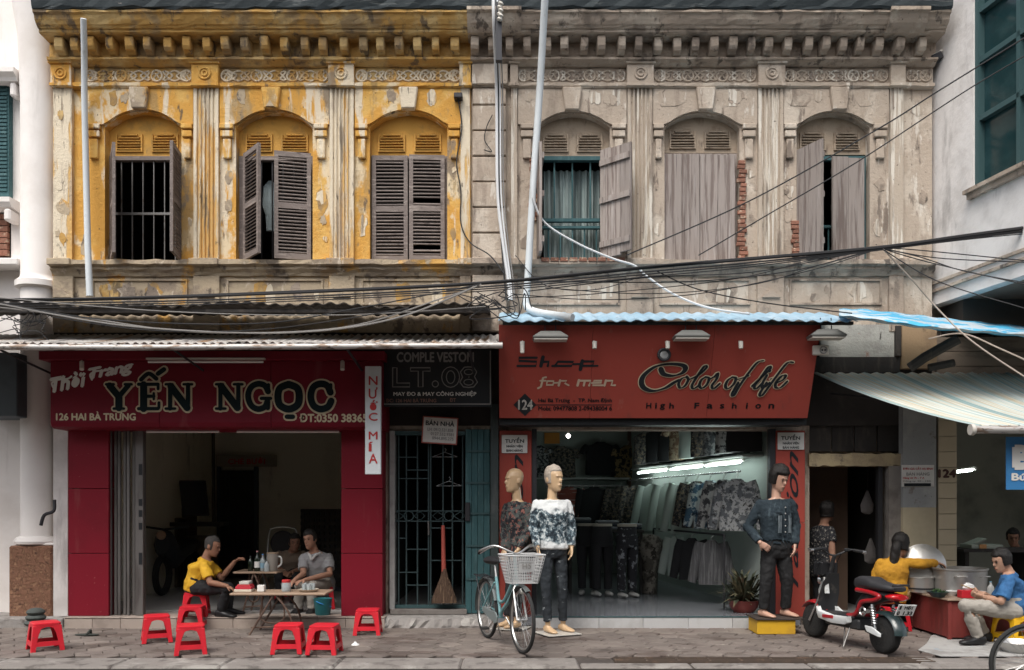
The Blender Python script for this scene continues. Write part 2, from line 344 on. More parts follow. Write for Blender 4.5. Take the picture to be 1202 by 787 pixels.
def slat(parent, w, loc, mt, tilt=35, d=.045):
    k = (round(w, 3), mt.name, tilt, d)
    if k not in sl_cache:
        me = louvre_mesh(w, d=d, tilt=tilt); me.materials.append(mt); sl_cache[k] = me
    o = link('slat', sl_cache[k], None, parent, loc=loc, rot=(random.gauss(0, .03), random.gauss(0, .006), 0)); return o
def rel(par, v): return Vector(v) - WL[par.name]
def leaf(house, hinge, w, h, side, a, style, mt, label=None):
    """one shutter leaf; hinge = world point at bottom; side +1 hinged left, -1 hinged right; a = opening angle"""
    m = MB(); s = .05; t = .018
    def bx(x0, x1, z0, z1, y0=-t, y1=t): m.box(min(x0, x1) if side > 0 else -max(x0, x1), max(x0, x1) if side > 0 else -min(x0, x1), y0, y1, z0, z1)
    if style == 'louvre':
        bx(0, s, 0, h); bx(w - s, w, 0, h)
        for z0, z1 in ((0, .07), (h * .47, h * .47 + .07), (h - .06, h)): bx(s, w - s, z0, z1, -t + .002, t - .002)
    else:
        bx(.01, w - .01, h * .5, h * .5 + .07, t, t + .025)
    o = link('shutter', m.mesh('shutter'), mt, house, loc=rel(house, hinge), rot=(0, 0, -side * R(a)))
    if label: o['label'] = label
    WL[o.name] = Vector((0, 0, 0))
    if style == 'louvre':
        for lo, hi in ((.07, h * .47), (h * .47 + .07, h - .06)):
            n = int((hi - lo) / .042)
            for i in range(n):
                if random.random() < .015: continue
                slat(o, w - 2 * s, (side * w / 2, 0, lo + (hi - lo) * (i + .5) / n), mt)
    else:
        for zz in (.12, h - .2):
            q = MB(); q.box(*((.01, w - .01) if side > 0 else (-w + .01, -.01)), t, t + .025, zz, zz + .07); link('batten', q.mesh('batten'), mt, o)
        n = 2 if w < .46 else 3
        for i in range(n):
            x0, x1 = w * i / n + .002, w * (i + 1) / n - .002
            q = MB(); q.box(*((x0, x1) if side > 0 else (-x1, -x0)), -t, t - .002, random.uniform(-.02, .02), h + random.uniform(-.015, .015))
            link('plank', q.mesh('plank'), mt, o)
    return o

def facade(house, xl, xr, bays, M, pil, crown=ZC):
    wallm, dirty, sillm, flutem, frz = M['wall'], M['dirty'], M['sill'], M['pil'], M['frieze']
    # wall: strip below the windows, jambs, arched heads
    w = MB(); w.box(xl, xr, 0, .28, 4.29, ZS - .002)
    box('parapet_wall', sillm if M.get('par') is None else M['par'], house, xl, xr, .001, .28, 3.60, 4.289)
    box('lower_wall', m_shadewall, house, xl, xr, .002, .28, 2.45, 3.599)
    edges = [xl] + [e for b in bays for e in b['op']] + [xr]
    for i in range(0, len(edges), 2): w.box(edges[i], edges[i + 1], 0, .28, ZS - .002, ZSP)
    mids = [xl] + [(bays[i]['op'][1] + bays[i + 1]['op'][0]) / 2 for i in range(len(bays) - 1)] + [xr]
    for i, b in enumerate(bays):
        a = arch(b['op'][0], b['op'][1], ZSP, crown)
        w.prism([(mids[i], ZSP)] + a + [(mids[i + 1], ZSP), (mids[i + 1], 7.2), (mids[i], 7.2)], 'y', 0, .28)
    w.build('wall', wallm, house)
    # cornice, frieze, string course, sill course
    prof = [(.1, 6.86), (-.07, 6.86), (-.11, 6.88), (-.16, 6.90), (-.16, 6.925), (-.10, 6.94), (-.10, 7.125), (-.32, 7.125), (-.34, 7.135), (-.34, 7.16), (-.365, 7.165), (-.38, 7.185), (-.40, 7.195), (-.43, 7.235), (-.45, 7.28), (-.48, 7.295), (-.48, 7.322), (.1, 7.322)]
    def wavy(prof, x0, x1, seed, amp=.006):
        rnd = random.Random(seed); m = MB(); n = max(2, int((x1 - x0) / .12)); rings = []
        for i in range(n + 1):
            x = x0 + (x1 - x0) * i / n
            rings.append([(x, p[0] + (rnd.uniform(-amp, amp) if p[0] < 0 else 0), p[1] + (rnd.uniform(-amp, amp) if p[0] < 0 else 0)) for p in prof])
        return m.loft(rings)
    wavy(prof, xl, xr, 3).build('cornice', dirty, house)
    wavy([(.1, 7.323), (-.49, 7.323), (-.505, 7.345), (-.52, 7.42), (-.49, 7.52), (.1, 7.64)], xl, xr, 5, .012).build('roof_edge', m_gutter, house)
    box('frieze', frz, house, xl, xr, -.025, .05, 6.66, 6.859)
    wavy([(.05, 6.60), (-.05, 6.60), (-.075, 6.615), (-.075, 6.655), (.05, 6.659)], xl, xr, 8).build('string_course', wallm, house)
    wavy([(.05, 4.29), (-.03, 4.29), (-.05, 4.33), (-.09, 4.36), (-.09, 4.39), (-.14, 4.41), (-.14, 4.465), (-.005, 4.482), (.05, 4.482)], xl, xr, 9, .008).build('sill_course', sillm, house)
    # arch plates, keystones, imposts
    for b in bays:
        x0, x1 = b['span']; a = arch(b['op'][0], b['op'][1], ZSP, crown)
        MB().prism([(x0, ZSP + .03), (b['op'][0] - .012, ZSP + .03)] + [(p[0], p[1] + .012) for p in a[1:-1]] + [(b['op'][1] + .012, ZSP + .03), (x1, ZSP + .03), (x1, 6.598), (x0, 6.598)], 'y', -.04, .01).build('arch_plate', wallm, house)
        kx = b['key']
        MB().prism([(kx - .085, crown + .0), (kx + .085, crown + .0), (kx + .12, 6.597), (kx - .12, 6.597)], 'y', -.10, .0).build('keystone', b.get('keymat', wallm), house, bevel=.012)
        for (q0, q1) in ((x0 + .005, b['op'][0] - .015), (b['op'][1] + .015, x1 - .005)):
            if q1 - q0 < .05: continue
            cx = (q0 + q1) / 2; ww = min(.17, q1 - q0)
            for z0, z1, k, yy in ((6.095, 6.155, 1, -.075), (6.0, 6.08, .92, -.06), (5.74, 5.98, .6, -.045)):
                box('impost_block', wallm, house, cx - ww / 2 * k, cx + ww / 2 * k, yy, 0, z0, z1, bevel=.008)
        # recessed panel under the sill
        q0, q1 = x0 + .08, x1 - .08
        for z0, z1, a0, a1 in ((3.94, 3.965, q0, q1), (4.235, 4.255, q0, q1)):
            box('panel_moulding', sillm, house, a0, a1, -.022, 0, z0, z1)
        for a0 in (q0, q1 - .02): box('panel_moulding', sillm, house, a0, a0 + .02, -.02, 0, 3.966, 4.234)
    # pilasters: comb-shaped plan gives real flutes
    for (x0, x1, fl, capm) in pil:
        pts = [(x0, 0.02), (x0, -.055)]
        if fl:
            n = 5; mg = .03; fw = (x1 - x0 - 2 * mg) / n
            for i in range(n):
                c = x0 + mg + fw * (i + .5); h = fw * .33
                pts += [(c - h, -.055), (c - h * .6, -.030), (c + h * .6, -.030), (c + h, -.055)]
        pts += [(x1, -.055), (x1, .02)]
        MB().prism(pts, 'z', ZS, 6.598).build('pilaster', flutem, house)
        box('capital', capm, house, x0 - .012, x1 + .012, -.10, .03, 6.64, 6.87, bevel=.006)
        box('capital_moulding', capm, house, x0 - .03, x1 + .03, -.13, .03, 6.871, 6.895, bevel=.005)
        box('capital_moulding', capm, house, x0 - .02, x1 + .02, -.115, .03, 6.60, 6.638, bevel=.005)
        box('pedestal', sillm, house, x0 - .01, x1 + .01, -.05, .03, 3.6, 4.288, bevel=.006)
        box('pedestal_moulding', sillm, house, x0 - .025, x1 + .025, -.17, .03, 4.395, 4.478, bevel=.008)
        cx = (x0 + x1) / 2
        if x1 - x0 > .2:
            MB().prism([(cx - .11, 4.02), (cx + .11, 4.02), (cx, 4.13)], 'y', -.075, -.04).build('pedestal_triangle', sillm, house)
            MB().torus((cx, -.105, 6.755), .07, .014, n=16, m=5).build('rosette', capm, house, smooth=True)
            MB().torus((cx, -.105, 6.755), .032, .012, n=10, m=5).build('rosette', capm, house, smooth=True)
    return w

# frieze ornament prototypes (share mesh data)
def ring_mesh():
    m = MB(); m.torus((0, 0, 0), .068, .013, n=18, m=5)
    for k in range(4):
        a = math.pi / 4 + k * math.pi / 2
        m.tube(spline([(0, 0, .02), (.045 * math.cos(a), 0, .045 * math.sin(a)), (0.062 * math.cos(a + .6), 0, .062 * math.sin(a + .6))], 3), .009, 4)
    return m.mesh('frieze_ring', True)
def lens_mesh():
    m = MB()
    for s in (1, -1):
        m.tube(spline([(-.135, 0, -.055 * s), (-.08, 0, .02 * s), (0, 0, .062 * s), (.08, 0, .02 * s), (.135, 0, -.055 * s)], 5), .0125, 5)
        m.tube(spline([(-.12, 0, .06 * s), (-.06, 0, .035 * s), (-.02, 0, 0)], 4), .011, 5)
        m.tube(spline([(.12, 0, .06 * s), (.06, 0, .035 * s), (.02, 0, 0)], 4), .011, 5)
    return m.mesh('frieze_scroll', True)
def friezes(house, bays, mt):
    rm, lm = ring_mesh(), lens_mesh(); rm.materials.append(mt); lm.materials.append(mt)
    for b in bays:
        x0, x1 = b['fz']; L = x1 - x0; n = max(1, round(L / .42)); per = L / n
        for i in range(n + 1):
            x = x0 + per * i
            if i == 0: x += .075
            if i == n: x -= .075
            link('frieze_ring', rm, None, house, loc=rel(house, (x, -.03, 6.758)))
            if i < n: link('frieze_scroll', lm, None, house, loc=rel(house, (x0 + per * (i + .5), -.03, 6.758)), scale=(per / .42, 1, 1))
brk = MB().prism([(p[0] + .2, p[1] - 7.0) for p in [(-.08, 7.126), (-.275, 7.126), (-.285, 7.07), (-.275, 7.01), (-.245, 6.97), (-.215, 6.978), (-.18, 6.955), (-.14, 6.945), (-.08, 6.945)]], 'x', -.048, .048).mesh('bracket', bevel=.008)
brme = {}
def brackets(house, xs, mt):
    if mt.name not in brme:
        me = brk.copy(); me.materials.append(mt); brme[mt.name] = me
    for x in xs:
        link('bracket', brme[mt.name], None, house, loc=rel(house, (px(x, -.27), -.2 + random.uniform(-.015, .015), 7.0 + random.uniform(-.012, .0))), rot=(random.gauss(0, .03), random.gauss(0, .02), random.gauss(0, .05)), scale=(random.uniform(.88, 1.08), 1, 1))

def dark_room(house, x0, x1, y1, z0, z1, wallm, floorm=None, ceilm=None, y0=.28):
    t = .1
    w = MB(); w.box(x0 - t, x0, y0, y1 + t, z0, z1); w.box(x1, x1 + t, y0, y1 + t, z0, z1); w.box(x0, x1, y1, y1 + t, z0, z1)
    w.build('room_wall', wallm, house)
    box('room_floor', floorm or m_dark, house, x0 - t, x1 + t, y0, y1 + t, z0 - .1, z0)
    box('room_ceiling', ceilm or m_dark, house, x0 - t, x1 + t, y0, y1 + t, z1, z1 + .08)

def tympanum(house, op, mt, crown=ZC, shift=0, louv=True, mullion=True):
    x0, x1 = op; a = arch(x0 - .01, x1 + .01, ZSP, crown + .01)
    zt = 5.83 + shift
    t = MB().prism([(x0 - .01, zt), (x1 + .01, zt)] + a[::-1], 'y', .13, .17).build('tympanum', mt, house)
    cx = (x0 + x1) / 2
    for s in (-1, 1):
        c = cx + s * (x1 - x0) * .235; w = (x1 - x0) * .31
        MB().box(c - w / 2 - .02, c + w / 2 + .02, .105, .13, zt + .05, zt + .068).box(c - w / 2 - .02, c - w / 2, .105, .13, zt + .068, zt + .27).box(c + w / 2, c + w / 2 + .02, .105, .13, zt + .068, zt + .27).build('louvre_frame', mt, t)
        for i in range(6):
            k = 1 if i < 4 else (.9 if i == 4 else .7)
            slat(t, w * k, rel(house, (c - (s * (1 - k) * -w * .35 if i > 3 else 0) * 0, .115, zt + .088 + i * .035)), mt, 30, .05)
    return t
def window_frame(house, op, mt, z0=ZS, z1=5.83):
    m = MB(); x0, x1 = op; s = .05
    m.box(x0, x0 + s, .12, .2, z0, z1); m.box(x1 - s, x1, .12, .2, z0, z1); m.box(x0 + s, x1 - s, .12, .2, z1 - s, z1); m.box(x0 + s, x1 - s, .12, .2, z0, z0 + .03)
    return m.build('window_frame', mt, house)
def bars(frame, op, n, z0, z1, mt, y=.16, r=.009, hz=()):
    x0, x1 = op
    for i in range(n):
        x = x0 + (x1 - x0) * (i + 1) / (n + 1)
        MB().tube([(x, y, z0), (x, y, z1)], r, 6).build('bar', mt, frame)
    for z in hz: box('bar', mt, frame, x0 + .05, x1 - .05, y - .012, y + .012, z - .015, z + .015)

X0 = px
# ---------------- yellow house
yh = thing('yellow_town_house', 'peeling ochre yellow two-storey town house with carved cornice and louvred shutters', 'house', (px(310), .1, 0))
yb = []
for op, sp, key, fz in (((123, 213), (101, 228), 166, (101, 227)), ((277, 367), (259, 387), 320, (260, 386)), ((434, 525), (417, 541), 480, (418, 541))):
    yb.append(dict(op=(X0(op[0]), X0(op[1])), span=(X0(sp[0]), X0(sp[1])), key=X0(key), fz=(X0(fz[0]), X0(fz[1]))))
yb[0]['keymat'] = m_ysill; yb[2]['keymat'] = m_ypeel
XL, XM, XR = X0(63), X0(553), X0(1094)
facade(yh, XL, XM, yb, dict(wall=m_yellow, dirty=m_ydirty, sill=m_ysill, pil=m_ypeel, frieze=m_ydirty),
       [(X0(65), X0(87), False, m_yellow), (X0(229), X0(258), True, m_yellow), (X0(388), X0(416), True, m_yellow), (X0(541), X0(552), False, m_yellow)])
friezes(yh, yb, m_ypeel)
brackets(yh, [68, 86, 106, 128, 151, 172, 196, 218, 242, 264, 287, 310, 333, 357, 378, 403, 426, 446, 468, 490, 511, 534], m_ydirty)
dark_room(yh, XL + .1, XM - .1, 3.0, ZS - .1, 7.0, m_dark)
for i, b in enumerate(yb):
    tympanum(yh, b['op'], m_yslat)
# small triangular pendant on the middle keystone
MB().prism([(yb[1]['key'] - .05, 6.345), (yb[1]['key'] + .05, 6.345), (yb[1]['key'], 6.42)], 'y', -.125, -.095).build('keystone_pendant', m_ysill, yh)
LH = 1.32
f = window_frame(yh, yb[0]['op'], m_slat); bars(f, yb[0]['op'], 6, ZS + .02, 5.8, m_ironl, hz=(5.12,))
leaf(yh, (X0(131, .05), .05, ZS + .02), .43, LH, 1, 62, 'louvre', m_slat, 'half-open louvred shutter seen nearly edge-on')
leaf(yh, (X0(212, .05), .05, ZS + .02), .43, LH, -1, 97, 'louvre', m_slat)
f = window_frame(yh, yb[1]['op'], m_slat); bars(f, yb[1]['op'], 6, ZS + .02, 5.8, m_iron)
leaf(yh, (X0(287, .03), .03, ZS + .02), .44, LH, 1, 50, 'louvre', m_slat)
leaf(yh, (X0(365, .03), .03, ZS + .02), .44, LH, -1, 13, 'louvre', m_slat)
f = window_frame(yh, yb[2]['op'], m_slat)
leaf(yh, (X0(437, .1), .09, ZS + .02), .445, LH, 1, 0, 'louvre', m_slat)
leaf(yh, (X0(522, .1), .085, ZS + .02), .44, LH, -1, 3, 'louvre', m_slat)
# hanging clothes seen in the middle window
cl = MB(); cl.loft([[(X0(316, .35) + r * math.cos(q) * 1.0, .4 + r * .5 * math.sin(q), z) for q in [k * math.pi / 4 for k in range(8)]] for r, z in ((.03, 5.62), (.09, 5.55), (.1, 5.3), (.06, 5.18), (.05, 4.98))])
tag(cl.build('hanging_laundry', mat('pale_blue_cloth', (.4, .48, .5), .9, bump=.6, bscale=20), smooth=True), 'pale cloth hanging inside the half-open middle yellow window', 'laundry')
# flaking render: thin irregular plates standing proud of the wall
def flakes(house, zones, mts, n, seed):
    rnd = random.Random(seed)
    for i in range(n):
        x0, x1, z0, z1, y = rnd.choice(zones); r = rnd.uniform(.03, min(.13, (x1 - x0) * .48)); el = rnd.uniform(1.0, 2.2)
        cx, cz = rnd.uniform(x0 + r, max(x0 + r + .001, x1 - r)), rnd.uniform(z0 + r, z1 - r); k = rnd.randint(11, 17); pts = []
        for j in range(k):
            q = 2 * math.pi * j / k; rr = r * rnd.uniform(.55, 1.05); pts.append((cx + rr * math.cos(q), min(z1, max(z0, cz + rr * el * math.sin(q)))))
        MB().prism(pts, 'y', y - rnd.uniform(.003, .007), y + .004).build('plaster_flake', rnd.choice(mts), house)
yz = [(X0(90), X0(120), 4.55, 5.7, 0), (X0(216), X0(227), 4.55, 5.7, 0), (X0(261), X0(275), 4.55, 5.7, 0), (X0(369), X0(386), 4.55, 5.7, 0), (X0(418), X0(432), 4.55, 5.7, 0), (X0(527), X0(540), 4.55, 5.7, 0), (X0(66), X0(86), 4.55, 6.5, -.055)]
yz += [(b['span'][0], b['key'] - .12, 6.38, 6.59, -.04) for b in yb] + [(b['key'] + .12, b['span'][1], 6.38, 6.59, -.04) for b in yb]
flakes(yh, yz, [m_ypeel, m_ypeel, m_ydirty, m_ysill], 26, 31)
flakes(yh, [(b['span'][0] + .1, b['span'][1] - .1, 3.97, 4.23, .001) for b in yb], [m_ypeel, m_gdirty, m_ydirty], 14, 32)
# ground floor of the yellow house: piers and lintel
w = MB()
ZG = 2.40
w.box(XL, X0(126), .0, .28, 0, 2.448); w.box(X0(402), X0(456), 0, .28, 0, 2.448); w.box(X0(126), X0(402), 0, .28, ZG, 2.448)
w.box(X0(456), X0(578), 0, .28, ZG, 2.448)
w.build('ground_floor_wall', m_gdirty, yh)
dark_room(yh, -5.42, -1.80, 5.1, .13, 2.9, m_room1, m_floor_dark, m_room1)
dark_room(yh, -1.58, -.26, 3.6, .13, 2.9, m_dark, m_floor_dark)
# red cladding panels, each a piece, on the two piers
for (a, b) in ((80, 127.5), (400.5, 449)):
    zz = [.13, 0.885, 1.665, 2.45]
    for k in range(3):
        box('cladding_panel', m_redpanel, yh, X0(a, -.28), X0(b, -.28), -.28, -.002, zz[k] + .003, zz[k + 1] - .003, bevel=.004)
# step with tiles
st = MB().box(X0(76, -.36), X0(452, -.36), -.37, .28, -.02, .118).build('door_step', m_concrete, yh)
x = X0(76, -.38)
while x < X0(450, -.38):
    x1 = min(x + .335, X0(452, -.38)); box('step_tile', m_steptile, st, x + .002, x1 - .002, -.395, -.372, -.015, .112, bevel=.003)
    box('step_tile', m_steptile, st, x + .002, x1 - .002, -.40, -.05, .1185, .131, bevel=.003); x = x1
# broken concrete step in front of the passage door
m = MB(); rnd = random.Random(4); rings = []
xa, xb = X0(452, -.36), X0(583, -.36)
for i in range(26):
    x = xa + (xb - xa) * i / 25
    rings.append([(x, .28, -.02), (x, -.36 + rnd.uniform(-.03, .03), -.02), (x, -.36 + rnd.uniform(-.04, .03), .03), (x, -.33 + rnd.uniform(-.03, .03), .10 + rnd.uniform(-.02, .02)), (x, -.2 + rnd.uniform(-.03, .03), .125), (x, .28, .128)])
m.loft(rings).build('door_step', m_concrete, yh, label='broken pale concrete step under the passage door')
box('door_sill', mat('grey_sill_stone', (.2, .18, .165), .8, layers=[((.12, .1, .09), 5, .5, .7, .8)], bump=.3), yh, X0(458, -.1), X0(548, -.1), -.12, .2, .1285, .19, bevel=.006)

# ---------------- grey house
gh = thing('grey_town_house', 'weathered taupe two-storey town house with plank shutters beside the yellow one', 'house', (px(830), .1, 0))
gb = []
for op, sp, key, fz in (((630, 716), (608, 735), 671, (608, 734)), ((780, 868), (766, 888), 827, (767, 887)), ((935, 1021), (919, 1042), 983, (920, 1041))):
    gb.append(dict(op=(X0(op[0]), X0(op[1])), span=(X0(sp[0]), X0(sp[1])), key=X0(key), fz=(X0(fz[0]), X0(fz[1]))))
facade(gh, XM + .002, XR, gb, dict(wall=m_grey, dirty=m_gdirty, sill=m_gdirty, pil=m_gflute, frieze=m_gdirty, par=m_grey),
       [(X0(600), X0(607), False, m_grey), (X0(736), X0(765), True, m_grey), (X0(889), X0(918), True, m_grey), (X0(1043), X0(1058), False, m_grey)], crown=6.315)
friezes(gh, gb, m_gflute)
friezes(gh, [dict(fz=(X0(1062), X0(1092)))], m_gflute)
brackets(gh, [557, 578, 598, 619, 643, 663, 686, 706, 730, 750, 773, 796, 817, 839, 861, 883, 903, 926, 950, 970, 991, 1011, 1033, 1057, 1084], m_gdirty)
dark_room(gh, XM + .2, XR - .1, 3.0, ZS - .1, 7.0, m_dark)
# rusticated party pilaster
zq = [ZS] + [pz(q, -.05) for q in (274, 244, 214, 184, 154, 124)] + [6.598]
for i in range(len(zq) - 1):
    box('quoin_block', m_grey, gh, X0(555), X0(594), -.07 + random.uniform(-.004, .004), .01, zq[i] + .009, zq[i + 1] - .009, bevel=.008)
box('capital', m_grey, gh, X0(554.5), X0(596), -.115, .02, 6.62, 6.87, bevel=.008)
box('pedestal', m_gdirty, gh, X0(555), X0(595), -.10, .02, 3.6, 4.288, bevel=.008)
box('pedestal_moulding', m_gdirty, gh, X0(554.5), X0(597), -.20, .02, 4.395, 4.476, bevel=.008)
# cornice breaks forward over the party pilaster and the right end
for (a, b) in ((548, 612), (1046, 1092)):
    MB().prism([(.1, 7.12), (-.345, 7.12), (-.40, 7.165), (-.43, 7.195), (-.48, 7.28), (-.52, 7.30), (-.52, 7.34), (.1, 7.34)], 'x', X0(a, -.5), X0(b, -.5)).build('cornice_break', m_gdirty, gh)
# windows
for i, b in enumerate(gb):
    tympanum(gh, b['op'], m_gslat, crown=6.315, shift=(0, .04, .02)[i])
b = gb[0]['op']; f = window_frame(gh, b, m_teal)
box('transom', m_teal, f, b[0] + .05, b[1] - .05, .13, .19, 5.035 - .02, 5.035 + .02)
box('transom', m_teal, f, b[0] + .05, b[1] - .05, .13, .19, 4.93, 4.96)
bars(f, b, 5, ZS + .02, 4.95, m_teal, r=.011); bars(f, b, 3, 5.05, 5.79, m_teal, y=.185, r=.011)
m = MB(); n = 40
m.loft([[(b[0] + .1 + (b[1] - b[0] - .15) * i / n, .32 + .03 * math.sin(i * 1.5) , z) for i in range(n + 1)] + [(b[0] + .1 + (b[1] - b[0] - .15) * i / n, .335 + .03 * math.sin(i * 1.5), z) for i in range(n, -1, -1)] for z in (ZS + .03, 5.72)])
m.build('curtain', m_curtain, f, smooth=True)
leaf(gh, (X0(632, .05), .05, ZS + .02), .42, LH, 1, 88, 'plank', m_woodold)
o = leaf(gh, (X0(705, .0), -.02, ZS + .03), .46, LH, -1, 137, 'plank', m_woodold, 'plank shutter swung wide open with traces of blue paint')
q = MB().box(-.44, -.03, -.022, -.019, .10, .24); link('paint_patch', q.mesh('paint_patch'), mat('flaking_blue_paint', (.25, .45, .52), .85, layers=[((.36, .31, .29), 9, .46, .52, 1.0)]), o)
m = MB(); b = gb[1]['op']
f = window_frame(gh, b, m_woodold, z1=5.86)
leaf(gh, (X0(779, .05), .05, ZS - .01), .445, 1.36, 1, 0, 'plank', m_woodold)
leaf(gh, (X0(863, .05), .055, ZS - .01), .44, 1.34, -1, 1, 'plank', m_woodold)
b = gb[2]['op']; f = window_frame(gh, b, m_teal); bars(f, b, 5, ZS + .02, 4.95, m_teal, r=.011); box('transom', m_teal, f, b[0] + .05, b[1] - .05, .13, .19, 4.94, 4.97)
leaf(gh, (X0(935, .03), .03, ZS + .01), .42, 1.36, 1, 63, 'plank', m_woodold)
leaf(gh, (X0(1014, .05), .05, ZS + .0), .41, 1.30, -1, 4, 'plank', m_woodold)
gz = [(X0(609), X0(627), 4.55, 5.7, 0), (X0(718), X0(735), 4.55, 5.7, 0), (X0(767), X0(778), 4.55, 5.7, 0), (X0(876), X0(888), 4.55, 5.7, 0), (X0(919), X0(932), 4.9, 5.7, 0), (X0(1023), X0(1042), 4.55, 5.7, 0), (X0(1059), X0(1092), 4.55, 6.5, 0)]
gz += [(b['span'][0], b['key'] - .12, 6.38, 6.59, -.04) for b in gb] + [(b['key'] + .12, b['span'][1], 6.38, 6.59, -.04) for b in gb]
flakes(gh, gz, [m_gdirty, m_gflute, m_grey], 46, 33)
flakes(gh, [(b['span'][0] + .1, b['span'][1] - .1, 3.97, 4.23, .001) for b in gb], [m_gdirty, m_gflute], 14, 34)
# bare brickwork where the plaster has fallen off the reveals
bk = MB().box(-.05, .05, -.02, .02, -.024, .024).mesh('brick', bevel=.005); bk.materials.append(m_brick)
def brickrun(house, x, z0, z1, y=-.012):
    z = z0
    while z < z1:
        link('brick', bk, None, house, loc=rel(house, (x + random.uniform(-.02, .02), y, z)), rot=(0, random.gauss(0, .03), random.gauss(0, .06)), scale=(random.uniform(.7, 1.1), 1, 1)); z += .056
brickrun(gh, gb[1]['op'][1] + .03, 4.52, 5.72); brickrun(gh, gb[0]['op'][0] - .04, 5.0, 5.85); brickrun(gh, gb[2]['op'][0] - .02, 4.56, 5.0)
x = gb[0]['op'][0] + .1
while x < gb[0]['op'][1] + .15:
    link('brick', bk, None, gh, loc=rel(gh, (x, -.135, 4.462)), rot=(0, random.gauss(0, .04), random.gauss(0, .05))); x += .115
# ground floor of the grey house
w = MB()
w.box(X0(578), X0(626), 0, .28, 0, 2.448); w.box(X0(908), X0(950), 0, .28, 0, 2.448); w.box(X0(626), X0(908), 0, .28, ZG, 2.448)
w.box(X0(1060), X0(1096), 0, .28, 0, 2.448)
w.build('ground_floor_wall', m_gdirty, gh)
# fashion shop interior: angled right wall
t = .1
w = MB(); w.box(-.22, -.12, .28, 6.2, .13, 2.95); w.box(-.12, 2.6, 6.1, 6.2, .13, 2.95)
w.prism([(3.30, .28), (3.40, .28), (2.45, 6.2), (2.25, 6.1)], 'z', .13, 2.95)
w.build('room_wall', m_room3, gh)
box('room_floor', m_floor_shop, gh, -.22, 3.45, -.34, 6.2, .03, .131)
box('room_ceiling', m_ceil, gh, -.22, 3.45, .28, 6.2, 2.95, 3.05)
st = MB().box(X0(626, -.36), X0(909, -.36), -.34, .28, -.02, .03).build('door_step', m_concrete, gh)
xs = [626, 703, 755, 808, 860, 909]
for i in range(5): box('step_tile', m_steptilew, st, X0(xs[i], -.36) + .002, X0(xs[i + 1], -.36) - .002, -.36, -.341, -.015, .125, bevel=.003)
box('step_edge', m_tealdk, st, X0(626, -.36), X0(909, -.36), -.365, -.335, .1255, .138)
# red narrow panels left and right of the shop
for (a, bb, nm) in ((586, 624, 'l'), (911, 945, 'r')):
    zz = [.10, 1.25, 2.38]
    for k in range(2): box('cladding_panel', m_orsign, gh, X0(a, -.12), X0(bb, -.12), -.12, -.002, zz[k] + .002, zz[k + 1] - .002, bevel=.004)
box('door_jamb', m_iron, gh, X0(624.5, -.1), X0(630, -.1), -.1, .02, .13, ZG)
box('door_jamb', m_iron, gh, X0(904, -.1), X0(910.5, -.1), -.1, .02, .13, ZG)
# doorway bay on the right: dark shutters over a cream lintel
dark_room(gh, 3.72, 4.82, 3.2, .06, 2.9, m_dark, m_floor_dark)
w = MB(); w.box(X0(950), X0(1060), .10, .16, 2.12, 2.95); w.build('upper_panel', m_gdirty, gh)
m_darkwood = mat('blackened_wood', (.04, .036, .034), .85, layers=[((.09, .075, .065), (10, 10, 2), .5, .68, .7)], bump=.3, bscale=30, var=.15)
for i in range(4):
    a = 952 + i * 27
    box('panel_board', m_darkwood, gh, X0(a), X0(a + 25.5), .06, .099, 2.13, 2.93, bevel=.006)
    for k in range(5): box('panel_slat', m_darkwood, gh, X0(a + 4), X0(a + 21), .04, .06, 2.45 + k * .07, 2.49 + k * .07)
m_creaml = mat('cream_lintel_plaster', (.42, .34, .21), .9, layers=[((.3, .24, .16), 5, .45, .65, .8), ((.12, .1, .08), 7, .58, .7, .8)], bump=.4, world=True)
m = MB(); rnd = random.Random(9); rings = []
for i in range(21):
    x = X0(948) + (X0(1060) - X0(948)) * i / 20
    rings.append([(x, .28, 1.95), (x, -.05, 1.95 + rnd.uniform(-.01, .012)), (x, -.06, 2.10 + rnd.uniform(-.012, .012)), (x, .28, 2.12)])
m.loft(rings).build('lintel', m_creaml, gh)
m_brownwall = mat('brown_passage_paint', (.16, .105, .075), .9, layers=[((.1, .07, .05), 2, .45, .7, .7)], world=True)
box('passage_wall', m_brownwall, gh, X0(948), X0(995, .9), .9, .98, .06, 2.2)
box('door_jamb', mat('grey_door_jamb', (.24, .22, .2), .85, layers=[((.14, .12, .11), 4, .45, .68, .8)], bump=.2), gh, X0(1041), X0(1060), -.06, .28, .02, 1.948)
box('door_jamb', m_iron, gh, X0(1031), X0(1036), .0, .08, .02, 1.948)
# plaster pier with peeling blue-grey top and cream base
m_pierblue = mat('peeling_blue_grey_plaster', (.30, .31, .31), .92, layers=[((.40, .40, .39), 2.5, .45, .66, .8), ((.18, .15, .13), 5, .58, .68, .85), ((.05, .045, .04), 11, .66, .74, .8)], bump=.4, world=True)
m_piercream = mat('cream_pier_plaster', (.50, .43, .30), .85, layers=[((.42, .36, .25), 2, .45, .7, .8), ((.22, .18, .13), 7, .64, .76, .7)], bump=.1, world=True)
box('pier', m_piercream, gh, X0(1060, -.12), X0(1099, -.12), -.12, -.002, .0, pz(596, -.12))
box('pier', m_pierblue, gh, X0(1060, -.12), X0(1099, -.12), -.12, -.002, pz(596, -.12) + .001, 2.95)
